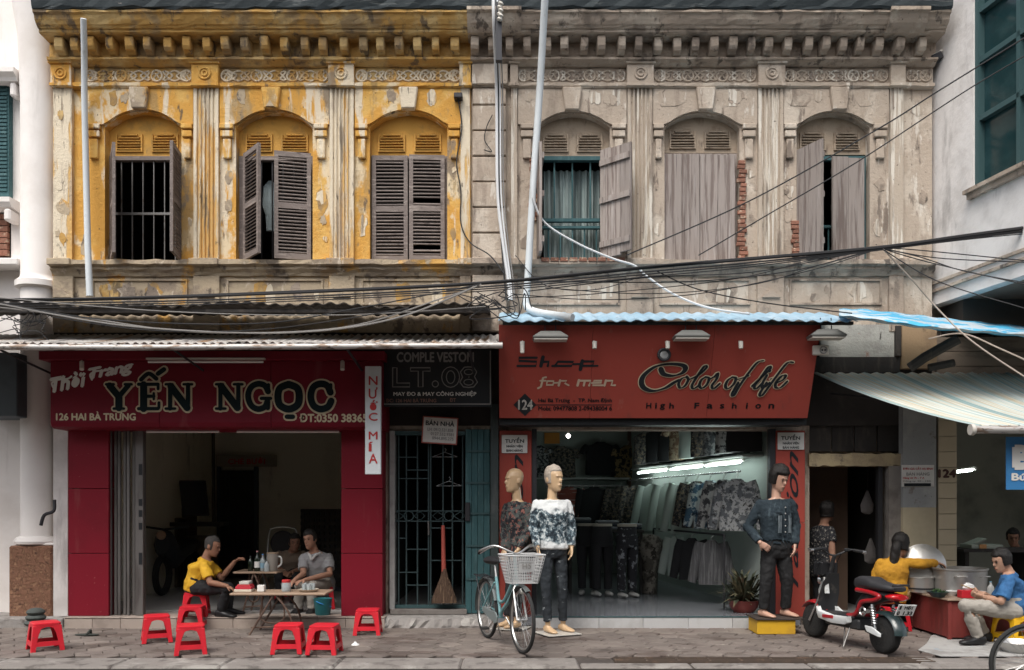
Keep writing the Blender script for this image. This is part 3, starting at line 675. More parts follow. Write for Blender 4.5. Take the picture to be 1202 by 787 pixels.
# cracked plaster panel and tan panel above the food stall awning
m_crack = mat('cracked_pale_plaster', (.42, .42, .39), .92, layers=[((.30, .29, .27), 3, .45, .66, .8), ((.34, .2, .15), 4, .60, .66, .85), ((.05, .045, .04), (14, 14, 3), .64, .70, .9)], bump=.5, world=True)
box('plaster_panel', m_crack, gh, X0(962), X0(1048), -.04, -.001, pz(420), pz(382))
box('beam', m_darkwood, gh, X0(948), X0(1054), -.06, -.001, pz(438), pz(420) - .002)
box('plaster_panel', mat('tan_plaster', (.36, .25, .15), .9, layers=[((.25, .17, .11), 3, .45, .66, .8), ((.1, .07, .05), 8, .6, .72, .7)], bump=.3, world=True), gh, X0(1055), X0(1095), -.10, -.001, pz(434), pz(384))
box('post', m_darkwood, gh, X0(1048.5), X0(1054.5), -.08, -.001, pz(419), pz(384))

# ---------------- white neighbour on the left
wh = thing('white_neighbour_house', 'white plastered house edge with round column and brown roughcast plinth', 'house', (px(20), .3, 0))
w = MB()
w.box(-9.5, X0(13, .25), .25, .5, 2.6, 3.6 + .9); w.box(-9.5, X0(-14, .25), .25, .5, 4.5, 6.75); w.box(X0(13, .25), X0(66, .25), .25, .5, 0, 8.5); w.box(-9.5, X0(13, .25), .25, .5, 6.75, 8.5)
w.box(-9.5, X0(13, .25), .25, .5, 0, 2.59)
w.build('wall', m_white, wh)
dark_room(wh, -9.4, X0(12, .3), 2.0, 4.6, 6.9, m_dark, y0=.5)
# round column, bases
cx, cy, rr = X0(45, .1), .12, .21
MB().lathe((cx, cy, 0), [(rr + .02, 1.03), (rr, 1.1), (rr, 4.15), (rr + .06, 4.17), (rr + .06, 4.24), (rr + .01, 4.28), (rr, 4.32), (rr, 6.5), (rr + .03, 7.3), (rr + .12, 7.9), (rr + .2, 8.2)], 28).build('column', m_white, wh, smooth=True)
MB().lathe((cx, cy, 0), [(rr + .03, .98), (rr + .06, .99), (rr + .07, 1.02), (rr + .05, 1.06), (rr + .01, 1.08)], 28).build('column_base', m_white, wh, smooth=True)
m = MB(); rnd = random.Random(2); n = 12
x0, x1, y0, z1 = X0(11, -.1), X0(62, -.1), -.12, .97
m.box(x0, x1, y0, .3, -.02, z1)
m.build('plinth', m_roughcast, wh, bevel=.02)
box('plinth_cap', m_white, wh, x0 + .06, x1 - .0, y0 + .03, .3, .9705, 1.0, bevel=.01)
# teal shuttered window of the neighbour
fr = MB().box(X0(-20, .2), X0(12.5, .2), .16, .26, pz(232, .2), pz(92, .2)).build('shutter', m_teal, wh)
for i in range(28):
    z = pz(226, .2) + i * .048; box('slat', m_teal, fr, X0(-18, .15), X0(8, .15), .145, .16, z, z + .03)
MB().prism([(.25, 6.72), (.02, 6.72), (-.0, 6.76), (-.06, 6.80), (-.06, 6.86), (.25, 6.88)], 'x', -7.6, X0(19)).build('window_cornice', m_white, wh)
box('cornice_bracket', m_white, wh, X0(9), X0(16), .03, .25, 6.54, 6.718, bevel=.02)
MB().prism([(.25, 5.15), (.04, 5.17), (.0, 5.22), (.0, 5.28), (.25, 5.29)], 'x', -7.6, X0(11)).build('window_sill', m_white, wh)
box('cornice_bracket', m_white, wh, X0(2), X0(10), .03, .25, 5.0, 5.149, bevel=.02)
for i in range(7):
    for k in range(2): box('brick', m_brick, wh, X0(-14 + k * 12, .22), X0(-2.6 + k * 12, .22), .2, .26, pz(300 - i * 7, .22), pz(294 - i * 7, .22))
box('ledge', m_white, wh, -7.6, X0(23), -.05, .25, pz(312), pz(304), bevel=.01)
box('jamb', m_white2, wh, X0(62.5, -.1), X0(79.5, -.1), -.1, .2, .1, 2.44)
box('step', m_concrete, wh, -9.5, X0(75.5, -.3), -.34, .26, -.02, .11, bevel=.01)
tag(MB().box(X0(-40, -.3), X0(20, -.3), -.3, .2, pz(489, -.3), pz(414, -.3)).build('shutter_box', mat('slate_blue_metal', (.075, .095, .11), .6, layers=[((.05, .06, .07), 2, .45, .7, .8)]), bevel=.01), 'slate blue metal shutter housing at the left edge under the awning', 'shutter box')

# ---------------- white building with green glass on the right
rh = thing('white_corner_building', 'stained white building jutting out at the right with green glass windows', 'building', (px(1180), 0, 0))
A = Vector((XR + .003, .28, 0)); dv = Vector((.195, -1, 0)).normalized(); nv = Vector((-dv.y, dv.x, 0)) * 1.0   # nv points to +x side (inside)
nv = Vector((1, .195, 0)).normalized()
def wl(u0, u1, z0, z1, t0=0, t1=.15):
    c = A + dv * ((u0 + u1) / 2) + nv * ((t0 + t1) / 2) + Vector((0, 0, (z0 + z1) / 2))
    return MB().obox(c, dv * ((u1 - u0) / 2), nv * ((t1 - t0) / 2), (0, 0, (z1 - z0) / 2))
wu = .92
m = wl(0, wu, 3.95, 9); 
for (a) in ((wu, 3.0, 3.95, 5.14), (wu, 3.0, 7.9, 9)):
    q = wl(*a); m.add(q.v, q.f)
m.build('wall', m_white2, rh)
wl(wu + .02, 3.0, 5.15, 7.9, .10, .12).build('glass', m_glassg, rh)
for z in (5.16, 5.95, 6.62, 7.2): wl(wu, 3.0, z - .03, z + .03, .03, .11).build('glazing_bar', m_tealdk, rh)
wl(wu, wu + .06, 5.19, 7.9, .02, .12).build('glazing_bar', m_tealdk, rh)
wl(wu + .62, wu + .67, 5.19, 7.9, .03, .115).build('glazing_bar', m_tealdk, rh)
wl(wu - .04, 3.0, 5.03, 5.09, -.06, .0).build('sill', m_gdirty, rh); wl(wu - .06, 3.0, 5.091, 5.135, -.10, .0).build('sill', m_gdirty, rh)
wl(.0, 3.0, 4.20, 4.235, -.03, .0).build('string_course', m_gdirty, rh); wl(.0, 3.0, 4.10, 4.135, -.035, .0).build('string_course', m_gdirty, rh)
bl = A + dv * 2.2
MB().prism([(A.x + .17, .3), (A.x + .6, -2.6), (9.5, -2.6), (9.5, .3)], 'z', 3.96, 4.1).build('floor_slab', mat('brown_soffit_paint', (.22, .16, .125), .9, layers=[((.14, .1, .08), 2, .45, .7, .7)], world=True), rh)
w = MB(); w.box(A.x + .16, 9.5, .3, .5, 2.95, 9)
w.build('back_wall', m_gdirty, rh)
box('soffit_beam', mat('dark_soffit', (.06, .055, .05), .9), rh, X0(1118), 9.4, -.25, .28, 3.62, 3.955)
for k in range(3): box('facade_board', mat('brown_board', (.20, .155, .12), .9, layers=[((.1, .08, .065), (2, 5, 9), .48, .66, .8)], bump=.3, var=.1), rh, X0(1097), 8.5, -.05, .0, 3.0 + k * .18, 3.172 + k * .18)
box('lintel', m_gdirty, rh, X0(1123), 9.4, 0, .28, 2.55, 2.998)
# tiled pillar with house number
pl = MB().box(X0(1101, -.1), X0(1123, -.1), -.10, .28, 0, 2.99).build('pillar', mat('tile_grout', (.35, .31, .24), .9), rh)
m_ctile = mat('cream_wall_tile', (.52, .44, .31), .45, layers=[((.44, .37, .26), 3, .45, .7, .7)], var=.05)
zt = 0.03
while zt < 2.95:
    box('tile', m_ctile, pl, X0(1101.3, -.1), X0(1122.6, -.1), -.112, -.1, zt + .003, min(zt + .185, 2.98), bevel=.002); zt += .19
dark_room(rh, X0(1124) - .25, 8.6, 3.4, .06, 2.9, m_room5, m_floor_dark, m_room5)
lb = thing('wall_lamp', 'small bulkhead spotlight on the white wall beside the glass window', 'lamp', A + dv * .35 + Vector((-.02, 0, pz(70, -.05))))
lp = A + dv * .35 + Vector((-.01, 0, pz(70, -.05)))
MB().obox(lp + Vector((-.05, 0, 0)), (.06, 0, .03), (0, .07, 0), (-.02, 0, .04)).build('housing', m_iron, lb, bevel=.01)
MB().obox(lp + Vector((-.045, 0, .05)), (.055, 0, .03), (0, .06, 0), (-.006, 0, .008)).build('lens', m_plaswhite, lb)

# ---------------- the row of houses across the street (behind the camera): added to block low sky and darken the shopfronts
ow = [mat('cream_house_paint', (.50, .44, .34), .9), mat('pale_green_house_paint', (.34, .40, .34), .9), mat('ochre_house_paint', (.46, .32, .14), .9), mat('grey_house_render', (.36, .34, .32), .9)]
x = -22.0
for i in range(8):
    w_ = (5.2, 4.6, 6.0, 5.0, 5.6, 4.8, 6.2, 5.4)[i]; h_ = (7.6, 9.0, 8.2, 7.2, 9.4, 8.0, 7.4, 8.8)[i]; Y = -15.2
    o = thing('sky_block_house', ['cream', 'green', 'ochre', 'grey'][i % 4] + ' unseen house of the row added across the street to block low sky, ' + ('at its left end', 'second from its left end', 'third from its left end', 'fourth from its left end', 'fourth from its right end', 'third from its right end', 'second from its right end', 'at its right end')[i], 'house', (x + w_ / 2, Y - 3, -.14), 'unseen houses added to block low sky')
    box('wall', ow[i % 4], o, x + .02, x + w_ - .02, Y - 6, Y, -.139, h_); box('roof', m_roughcast, o, x - .03, x + w_ + .03, Y - 6.2, Y + .4, h_ + .001, h_ + .18)
    for k in range(3):
        for z in (4.2,) + ((6.6,) if h_ > 8.5 else ()):
            wx = x + w_ * (k + .5) / 3; f = box('window', m_glass, o, wx - .45, wx + .45, Y, Y + .03, z, z + 1.5); box('frame', m_teal, f, wx - .55, wx + .55, Y + .031, Y + .06, z - .1, z - .001)
    box('shop_front', m_dark, o, x + .5, x + w_ - .5, Y, Y + .03, .0, 2.6); box('canopy', m_fibro, o, x + .2, x + w_ - .2, Y, Y + 1.2, 2.9, 2.97)
    x += w_
# ================================================================ lettering helpers
def text_mesh(body, size, offset=0.0, shear=0.0, space=1.0, align='LEFT', w=None, h=None):
    cu = bpy.data.curves.new('t', 'FONT'); cu.body = body; cu.size = 1.0;  cu.shear = shear; cu.space_character = space
    cu.resolution_u = 3; ob = bpy.data.objects.new('t', cu)
    me = bpy.data.meshes.new_from_object(ob)
    xs = [v.co.x for v in me.vertices]; ys = [v.co.y for v in me.vertices]
    x0, x1, y0, y1 = min(xs), max(xs), min(ys), max(ys)
    sx = (w / (x1 - x0)) if w else size; sy = (h / (y1 - y0)) if h else size
    for v in me.vertices: v.co = Vector(((v.co.x - x0) * sx, 0, (v.co.y - y0) * sy))
    bpy.data.objects.remove(ob); bpy.data.curves.remove(cu)
    if offset:      # heavier weight: the outlines struck again, slightly shifted
        vs = [v.co.copy() for v in me.vertices]; fs_ = [tuple(p.vertices) for p in me.polygons]; n = len(vs); o = offset * 1.3
        V2 = []; F2 = []
        for i, (dx, dz) in enumerate(((0, 0), (o * sx, 0), (-o * sx, 0), (0, o * sy), (0, -o * sy))):
            V2 += [v + Vector((dx, -.00025 * i, dz)) for v in vs]; F2 += [tuple(k + n * i for k in f) for f in fs_]
        m2 = bpy.data.meshes.new('t'); m2.from_pydata(V2, [], F2); bpy.data.meshes.remove(me); me = m2
    return me
def lettering(parent, body, x0, x1, y0, y1, Y, mt, offset=.012, shear=0, space=1.0, rot=0, tilt=0, name='lettering'):
    """text fitted to the pixel box (x0..x1, y0..y1) on depth plane Y"""
    me = text_mesh(body, 1, offset, shear, space, w=px(x1, Y) - px(x0, Y), h=pz(y0, Y) - pz(y1, Y)); me.name = name
    o = link(name, me, mt, parent, loc=rel(parent, P(x0, y1, Y)), rot=(tilt, rot, 0)); return o
def ribbon(m, pts, w, wfun=None, n=6, smooth=True):
    """flat stroke in the xz plane; pts are (x,z); w is the width or wfun(angle)"""
    p3 = [Vector((p[0], 0, p[1])) for p in pts]
    q = spline(p3, n) if smooth and len(p3) > 2 else p3
    L = []; Rr = []; ws = []
    for i, p in enumerate(q):
        t = q[min(i + 1, len(q) - 1)] - q[max(i - 1, 0)]; t.normalize(); nn = Vector((-t.z, 0, t.x))
        ww = w if wfun is None else wfun(math.atan2(t.z, t.x), i / max(1, len(q) - 1)) 
        ws.append(ww); L.append(p + nn * ww / 2); Rr.append(p - nn * ww / 2)
    m.k = getattr(m, 'k', 0) + 1; dy = Vector((0, -.0003 * (m.k % 24), 0))
    L = [p + dy for p in L]; Rr = [p + dy for p in Rr]
    k = len(q); m.add(L + Rr, [(i, i + 1, k + i + 1, k + i) for i in range(k - 1)])
    for c, ww in ((q[0], ws[0]), (q[-1], ws[-1])):
        m.add([c + dy * 1.0 + Vector((0, -.00015 if c is q[0] else -.00022, 0)) + Vector((math.cos(a), 0, math.sin(a))) * ww / 2 for a in [2 * math.pi * j / 10 for j in range(10)]], [tuple(range(10))])
def flat(name, m, mt, parent, loc, rot=None):
    me = bpy.data.meshes.new(name); me.from_pydata(m.v, [], m.f); return link(name, me, mt, parent, loc=rel(parent, loc), rot=rot)

# ================================================================ crimson shop sign
SY = -.62
sg = thing('shop_sign', 'crimson YẾN NGỌC fascia sign with black letters over the drinks shop', 'shop sign', (px(255, SY), SY, pz(503, SY)))
xa, xb = px(59, SY), px(449, SY); zb, zt = pz(503, SY), pz(424, SY)
# fascia of four sheets with a rounded lower edge, and a top ledge
xs = [59, 187, 318, 449]
for i in range(3):
    prof = [(-.02, zb), (SY + .07, zb), (SY + .02, zb + .02), (SY, zb + .07), (SY, zt), (-.02, zt)]
    MB().prism(prof, 'x', px(xs[i], SY) + .002, px(xs[i + 1], SY) - .002).build('sign_sheet', m_redsign, sg, bevel=.003)
box('top_ledge', m_redsign, sg, px(48, SY - .05), px(452, SY - .05), SY - .10, -.02, zt + .001, zt + .10, bevel=.004)
Yl = SY - .006
def lx(x): return px(x, Yl) - px(255, Yl)
def lz(y): return pz(y, Yl) - pz(470, Yl)
def slab_letters(strokes, grow):
    m = MB()
    for st, w in strokes:
        ribbon(m, [(lx(a), lz(b)) for a, b in st], (w + grow) * (D + Yl) / F)
    return m
T, B = 452, 480       # cap height band
big = []; cuts = [0]
def stem(x, a=T, b=B, w=8.5): big.append(([(x, a), (x, b)], w))
def serif(x0, x1, y, w=3.2): big.append(([(x0, y), (x1, y)], w))
# Y
big += [([(129, 453), (140, 466)], 8), ([(151, 453), (140, 466)], 6)]; stem(140, 465, 479); serif(125, 134, 451.5); serif(147, 155, 451.5); serif(134, 146, 480)
cuts.append(len(big)) # Ê + acute
stem(169); serif(163, 186, 451.5, 4); serif(163, 186, 480, 4); serif(170, 181, 465.5, 4); big += [([(186, 452), (186, 457)], 3.5), ([(187, 473), (187, 479)], 3.5), ([(181, 462), (181, 469)], 3)]
big += [([(166, 446), (175, 439), (184, 445)], 5), ([(186, 439), (193, 434)], 5.5)]
cuts.append(len(big)) # N N
for o in (0, 59):
    if o: cuts.append(len(big))
    big += [([(200 + o, 452), (200 + o, 480)], 5), ([(221 + o, 452), (221 + o, 480)], 5), ([(201 + o, 454), (220 + o, 479)], 8.5)]
    serif(195 + o, 203 + o, 451.5); serif(216 + o, 226 + o, 451.5); serif(195 + o, 206 + o, 480)
cuts.append(len(big)) # G
big += [([(315, 460), (311, 453), (303, 451), (295, 455), (291.5, 465), (295, 476), (303, 480.5), (311, 478), (314, 472)], 7), ([(307, 468), (318, 468)], 4), ([(314.5, 469), (314.5, 479)], 6), ([(315.5, 452), (315.5, 459)], 4)]
cuts.append(len(big)) # O with dot below
big += [([(339, 451.5), (329, 456), (326.5, 466), (329, 476), (339, 480.5), (349, 476), (351.5, 466), (349, 456), (339, 451.5)], 8.5)]
big += [([(337, 489.5), (344, 489.5)], 5.5)]
cuts.append(len(big)) # C
big += [([(388, 461), (384, 453), (376, 451), (368, 455), (365, 465.5), (368, 476), (376, 480.5), (385, 478), (389, 471)], 8), ([(388.5, 452), (388.5, 460)], 4)]
cuts.append(len(big))
for i in range(len(cuts) - 1):
    flat('letter_outline', slab_letters(big[cuts[i]:cuts[i + 1]], 4.2), m_cream, sg, (px(255, Yl), Yl + .002, pz(470, Yl)))
    flat('letter', slab_letters(big[cuts[i]:cuts[i + 1]], 0), mat('teal_black_letter_enamel', (.006, .014, .017), .6, spec=.15), sg, (px(255, Yl), Yl - .010, pz(470, Yl)))
big_dot = MB(); ribbon(big_dot, [(lx(338), lz(489.5)), (lx(343), lz(489.5))], 3 * (D + Yl) / F)
lettering(sg, 'Thời', 61.5, 103, 443, 461, Yl, m_white_l, .035, .32, .92, rot=R(-11))
lettering(sg, 'Trang', 107, 159, 433, 449, Yl, m_white_l, .035, .32, .92, rot=R(-11))
for ox, oy in ((63, 444), (108, 434)):
    sw_ = MB(); ribbon(sw_, [(lx(ox), lz(oy + 12)), (lx(ox - 2), lz(oy + 6)), (lx(ox + 5), lz(oy + 2)), (lx(ox + 16), lz(oy + 1)), (lx(ox + 21), lz(oy - 2))], 2.2 * (D + Yl) / F)
    flat('swash', sw_, m_white_l, sg, (px(255, Yl), Yl - .001, pz(470, Yl)))
lettering(sg, '126 HAI BÀ TRƯNG', 66, 159, 483.5, 493.5, Yl, m_cream, .03)
lettering(sg, 'ĐT:0350 3836538', 352, 444, 486, 495.5, Yl, m_cream, .03)
# brackets for sign lamps
for x in (96, 402):
    o = thing('sign_spotlight', ('small pale spotlight stub at the left end of the crimson sign' if x < 200 else 'small pale spotlight stub at the right end of the crimson sign'), 'spotlight', P(x, 424, SY - .1), 'spotlights on the fascia signs')
    MB().tube([P(x, 425, SY - .09), P(x, 434, SY - .14)], .025, 10).build('can', m_plaswhite, o); MB().tube([P(x, 423, SY - .05), P(x, 426, SY - .09)], .012, 6).build('bracket', m_plaswhite, o)
o = thing('fluorescent_fitting', 'unlit white fluorescent batten along the top of the crimson sign', 'light fitting', P(240, 424, SY - .14))
MB().box(px(172, SY - .14), px(311, SY - .14), SY - .16, SY - .11, pz(422.5, SY - .14), pz(420.5, SY - .14)).build('batten', m_plaswhite, o)
MB().tube([P(174, 425, SY - .14), P(309, 425, SY - .14)], .013, 8).build('tube', m_tube_off, o, smooth=True)
o = thing('fluorescent_fitting', 'unlit fluorescent tube under the crimson sign above the folding gate', 'light fitting', P(210, 506, -.3))
MB().tube([P(172, 507, -.3), P(257, 507, -.3)], .014, 8).build('tube', m_tube_off, o, smooth=True); box('batten', m_plaswhite, o, px(172, -.3), px(257, -.3), -.29, -.26, pz(505, -.3), pz(503.5, -.3))
o = thing('fluorescent_fitting', 'unlit fluorescent tube under the crimson sign above the seated men', 'light fitting', P(335, 506, -.3))
MB().tube([P(278, 507, -.3), P(398, 507, -.3)], .014, 8).build('tube', m_tube_off, o, smooth=True); box('batten', m_plaswhite, o, px(278, -.3), px(398, -.3), -.29, -.26, pz(505, -.3), pz(503.5, -.3))
# vertical drinks sign
VY = -.85
o = thing('vertical_sign', 'narrow white vertical NƯỚC MÍA sign with red letters', 'sign', P(438, 557, VY))
box('board', mat('white_sign_sheet', (.62, .66, .68), .6, layers=[((.5, .52, .53), 3, .45, .7, .7)]), o, px(428.5, VY), px(447, VY), VY, VY + .05, pz(557, VY), pz(430, VY), bevel=.004)
for ch, y0, y1 in (('N', 442, 452), ('Ư', 455, 468), ('Ớ', 470, 483), ('C', 485, 494), ('M', 507, 516), ('Í', 519, 530), ('A', 533, 544)):
    lettering(o, ch, 433, 443 if ch not in 'ÍI' else 437.5, y0, y1, VY - .004, m_redl, .012)
# ================================================================ black tailor sign
BY = -.5
o = thing('tailor_sign', 'black LT.08 tailor sign with outlined letters above the passage door', 'sign', P(513, 477, BY))
box('board', m_black, o, px(449.5, BY), px(577, BY), BY, BY + .04, pz(477.5, BY), pz(411, BY))
for a in ((450.5, 576, 474, 475.2), (575, 576.2, 412, 474)):
    box('border', m_greyl, o, px(a[0], BY), px(a[1], BY), BY - .004, BY, pz(a[3], BY), pz(a[2], BY))
def outl(parent, body, x0, x1, y0, y1, w):
    me = text_mesh(body, 1, .0, 0, 1.05, w=px(x1, BY) - px(x0, BY), h=pz(y0, BY) - pz(y1, BY))
    return me
lettering(o, 'COMPLE VESTON', 466, 556, 414, 425, BY - .005, m_greyl, .025)
# outlined LT.08 drawn as thin strokes round each letter
m = MB(); u = (D + BY) / F
def pp(a, b): return (px(a, BY) - px(513, BY), pz(b, BY) - pz(445, BY))
def out(pts): ribbon(m, [pp(*p) for p in pts], 1.3 * u, smooth=False)
out([(461, 432), (466, 432), (466, 450), (481, 450), (481, 454.5), (461, 454.5), (461, 432)])
out([(482, 432), (505, 432), (505, 436), (496.5, 436), (496.5, 454.5), (491, 454.5), (491, 436), (482, 436), (482, 432)])
def oval(cx, cy, rx, ry): ribbon(m, [pp(cx + rx * math.cos(k * math.pi / 8), cy + ry * math.sin(k * math.pi / 8)) for k in range(17)], 1.0 * u, smooth=False)
oval(511, 451, 3.6, 3.6); oval(529, 443, 10.5, 12); oval(529, 443, 5, 7.5)
oval(550.5, 443, 0.1, .1); oval(550, 437, 5, 3.2); oval(550, 449, 5.5, 3.4)
out([(543, 443), (540.5, 437), (545, 431.5), (550, 431), (556, 431.5), (559.5, 437), (557, 442.5), (560.5, 449), (556, 454.5), (550, 455.2), (544, 454.5), (539.8, 449), (543, 443)])
flat('outlined_lettering', m, m_greyl, o, (px(513, BY), BY - .005, pz(445, BY)))
lettering(o, 'MAY ĐO & MAY CÔNG NGHIỆP', 462, 559, 459, 466, BY - .005, m_white_l, .02)
lettering(o, 'ĐC: 126 HAI BÀ TRƯNG', 453, 512, 467.5, 472.5, BY - .005, mat('rust_letter', (.25, .13, .10), .6), .015)
lettering(o, 'ĐT', 528, 535, 467.5, 472, BY - .005, MATS['rust_letter'], .015)

# ================================================================ brick-red fashion sign, leaning out at the top
TY, LY = -.95, -.50     # depth of top and bottom edge
def sp(x, y):          # point on the leaning sheet under that picture position
    t = (y - 382) / (490 - 382); Y = TY + (LY - TY) * t
    return Vector((0, Y, pz(y, Y))), Y
fs = thing('shop_sign', 'brick-red Color of life fashion sign leaning out over the shop', 'shop sign', (px(770, LY), LY, pz(491, LY)))
b0, yb_ = sp(0, 491); t0, yt_ = sp(0, 382)
slope = math.atan2(t0.y - b0.y, t0.z - b0.z)       # lean angle
hgt = (t0 - b0).length
bx = [586, 692, 829, 948]
for i in range(3):
    x0, x1 = px(bx[i], LY) + .0015, px(bx[i + 1], LY) - .0015
    q = MB(); up = (t0 - b0).normalized(); nn = Vector((0, up.z, -up.y)) 
    c = Vector(((x0 + x1) / 2, 0, 0)) + (b0 + t0) / 2 + Vector((0, up.z, -up.y)) * .02
    q.obox(c, ((x1 - x0) / 2, 0, 0), Vector((0, up.z, -up.y)) * .02, up * (hgt / 2)).build('sign_sheet', m_orsign, fs)
box('valance', m_black, fs, px(586, -.4), px(946, -.4), -.42, -.13, 2.42, pz(492, -.45), bevel=.004)
# everything printed on the leaning sheet: local frame at the sheet's foot, rotated
org = Vector((px(770, LY), LY, 0)); org.z = b0.z; org.y = b0.y
tiltx = -math.atan2(-(t0.y - b0.y), t0.z - b0.z) * -1
face = bpy.data.objects
def onsheet(x, y):     # picture position -> (x, height along sheet)
    v, Y = sp(x, y); return (px(x, Y), (Vector((0, v.y, v.z)) - b0).length * (1 if v.z >= b0.z else -1))
LR = math.atan2(-(t0.y - b0.y), t0.z - b0.z)
off_n = Vector((0, -math.cos(LR), -math.sin(LR)))
def sheet_obj(name, m, mt, lift=.004):
    me = bpy.data.meshes.new(name); me.from_pydata(m.v, [], m.f)
    return link(name, me, mt, fs, loc=rel(fs, b0 + off_n * lift), rot=(LR, 0, 0))
def sheet_text(body, x0, x1, y0, y1, mt, offset=.02, shear=0, space=1.0):
    a = onsheet(x0, y1); b = onsheet(x1, y1); c = onsheet(x0, y0)
    me = text_mesh(body, 1, offset, shear, space, w=b[0] - a[0], h=c[1] - a[1])
    for v in me.vertices: v.co = Vector((v.co.x + a[0], 0, v.co.z + a[1]))
    me.name = 'lettering'; return link('lettering', me, mt, fs, loc=rel(fs, b0 + off_n * .004), rot=(LR, 0, 0))
def crop(pts): return [onsheet(740 + a / 5.008, 380 + b / 5.008) for a, b in pts]
script = [
 [(178, 268), (195, 295), (245, 305), (300, 290), (322, 262), (300, 242), (230, 236), (150, 250), (88, 292), (64, 335), (78, 375), (130, 394), (200, 378), (255, 345), (285, 330)],
 [(330, 312), (300, 322), (282, 352), (292, 376), (318, 365), (338, 330), (330, 312)],
 [(338, 330), (400, 300), (445, 258), (432, 250), (390, 310), (360, 362), (372, 380), (408, 355)],
 [(440, 312), (415, 330), (404, 362), (420, 378), (448, 355), (460, 320), (440, 312)],
 [(455, 330), (490, 310), (512, 290), (505, 322), (478, 362), (488, 380), (524, 350)],
 [(598, 312), (570, 332), (556, 365), (572, 380), (604, 355), (618, 320), (598, 312)],
 [(782, 216), (745, 226), (695, 285), (640, 362), (606, 420), (596, 408), (632, 345)], [(618, 328), (655, 318), (695, 304)],
 [(712, 365), (770, 312), (820, 262), (808, 254), (762, 318), (726, 366), (738, 380), (768, 352)],
 [(800, 302), (775, 345), (772, 374), (790, 368), (815, 345)], [(816, 278), (819, 274)],
 [(955, 226), (918, 230), (862, 298), (808, 372), (770, 420), (758, 408), (798, 345)], [(820, 325), (862, 312)],
 [(850, 350), (895, 328), (910, 304), (888, 306), (855, 342), (852, 372), (880, 374), (920, 338)]]
def wf(base, grow):
    def f(a, t):
        return (base * (.30 + .70 * abs(math.sin(a - .25)) ) + grow) * .0102
    return f
for nm, grow, mt, lift in (('letter_outline', 2.0, m_cream, .004), ('letters', 0, m_blackl, .010)):
    for ks in ((0,), (1,), (2,), (3,), (4,), (5,), (6, 7), (8,), (9, 10), (11, 12), (13,)):
        m = MB(); m.k = ks[0] * 2
        for k in ks: ribbon(m, crop(script[k]), 1, wf(6.2 if k == 0 else 3.5, grow), n=7)
        sheet_obj(nm[:-1] if nm == 'letters' else nm, m, mt, lift)
# "Shop" and "for men" in square retro strokes
def crop6(pts): return [onsheet(580 + a / 6.01, 380 + b / 6.01) for a, b in pts]
shop_ = (([(300, 240), (175, 240), (175, 262), (300, 268), (295, 298), (165, 298)], 2.6), ([(345, 235), (330, 298)], 4), ([(335, 270), (385, 268), (378, 298)], 3), ([(410, 298), (545, 298), (560, 270), (450, 268), (430, 296)], 2.6),
             ([(560, 285), (600, 284)], 2.4), ([(622, 262), (608, 322)], 4), ([(618, 266), (705, 266), (695, 296), (612, 297)], 2.6), ([(695, 298), (730, 296)], 2))
    
men_ = (([(365, 378), (345, 382), (330, 445), (310, 455)], 2.4), ([(325, 402), (362, 402)], 2), ([(375, 405), (370, 432), (415, 432), (420, 405), (375, 405)], 2.2), ([(420, 418), (450, 416)], 1.8), ([(465, 400), (455, 436)], 2.6), ([(465, 403), (512, 403), (498, 420), (525, 434)], 2),
             ([(598, 398), (588, 436)], 2.8), ([(596, 402), (680, 402), (670, 436)], 2.4), ([(640, 402), (632, 436)], 2.4), ([(690, 418), (755, 416), (760, 402), (705, 402), (695, 434), (765, 434)], 2.2), ([(788, 400), (778, 436)], 2.6), ([(786, 402), (835, 402), (826, 434), (852, 434)], 2.4))
for src, grp, mt in ((shop_, ((0,), (1, 2), (3, 4), (5, 6, 7)), m_blackl), (men_, ((0, 1), (2, 3), (4, 5), (6, 7, 8), (9,), (10, 11)), mat('tan_letter_enamel', (.50, .38, .28), .6))):
    for g_ in grp:
        m = MB()
        for k in g_: ribbon(m, crop6(src[k][0]), src[k][1] * .0102, smooth=False)
        sheet_obj('letter', m, mt)
m = MB(); a = crop6([(218, 492), (298, 573), (218, 652), (136, 573)]); m.add([Vector((p[0], 0, p[1])) for p in a], [(0, 1, 2, 3)]); sheet_obj('number_diamond', m, m_blackl)
m = MB(); ribbon(m, crop6([(290, 573), (828, 573)]), .010, smooth=False); sheet_obj('rule_line', m, m_blackl)
o = sheet_text('124', 608.5, 625, 469.5, 480.5, m_white_l, .02); o.location = rel(fs, b0 + off_n * .008)
sheet_text('Hai Bà Trưng  -  TP. Nam Định', 632, 718, 467.5, 473.5, m_blackl, .02)
sheet_text('Mobi: 09477808 2-09438004 6', 632, 718, 477, 482, m_blackl, .02)
for ch, x0, x1 in (('H', 758.5, 764), ('i', 769, 770.5), ('g', 774.5, 780), ('h', 785.5, 790.5), ('F', 815, 820), ('a', 829.5, 836), ('s', 845, 849.5), ('h', 859, 864), ('i', 875.5, 877), ('o', 886.5, 892.5), ('n', 902, 908)):
    sheet_text(ch, x0, x1, 473 if ch in 'HhiF' else 474.5, 479.5 if ch != 'g' else 481, m_blackl, .02)
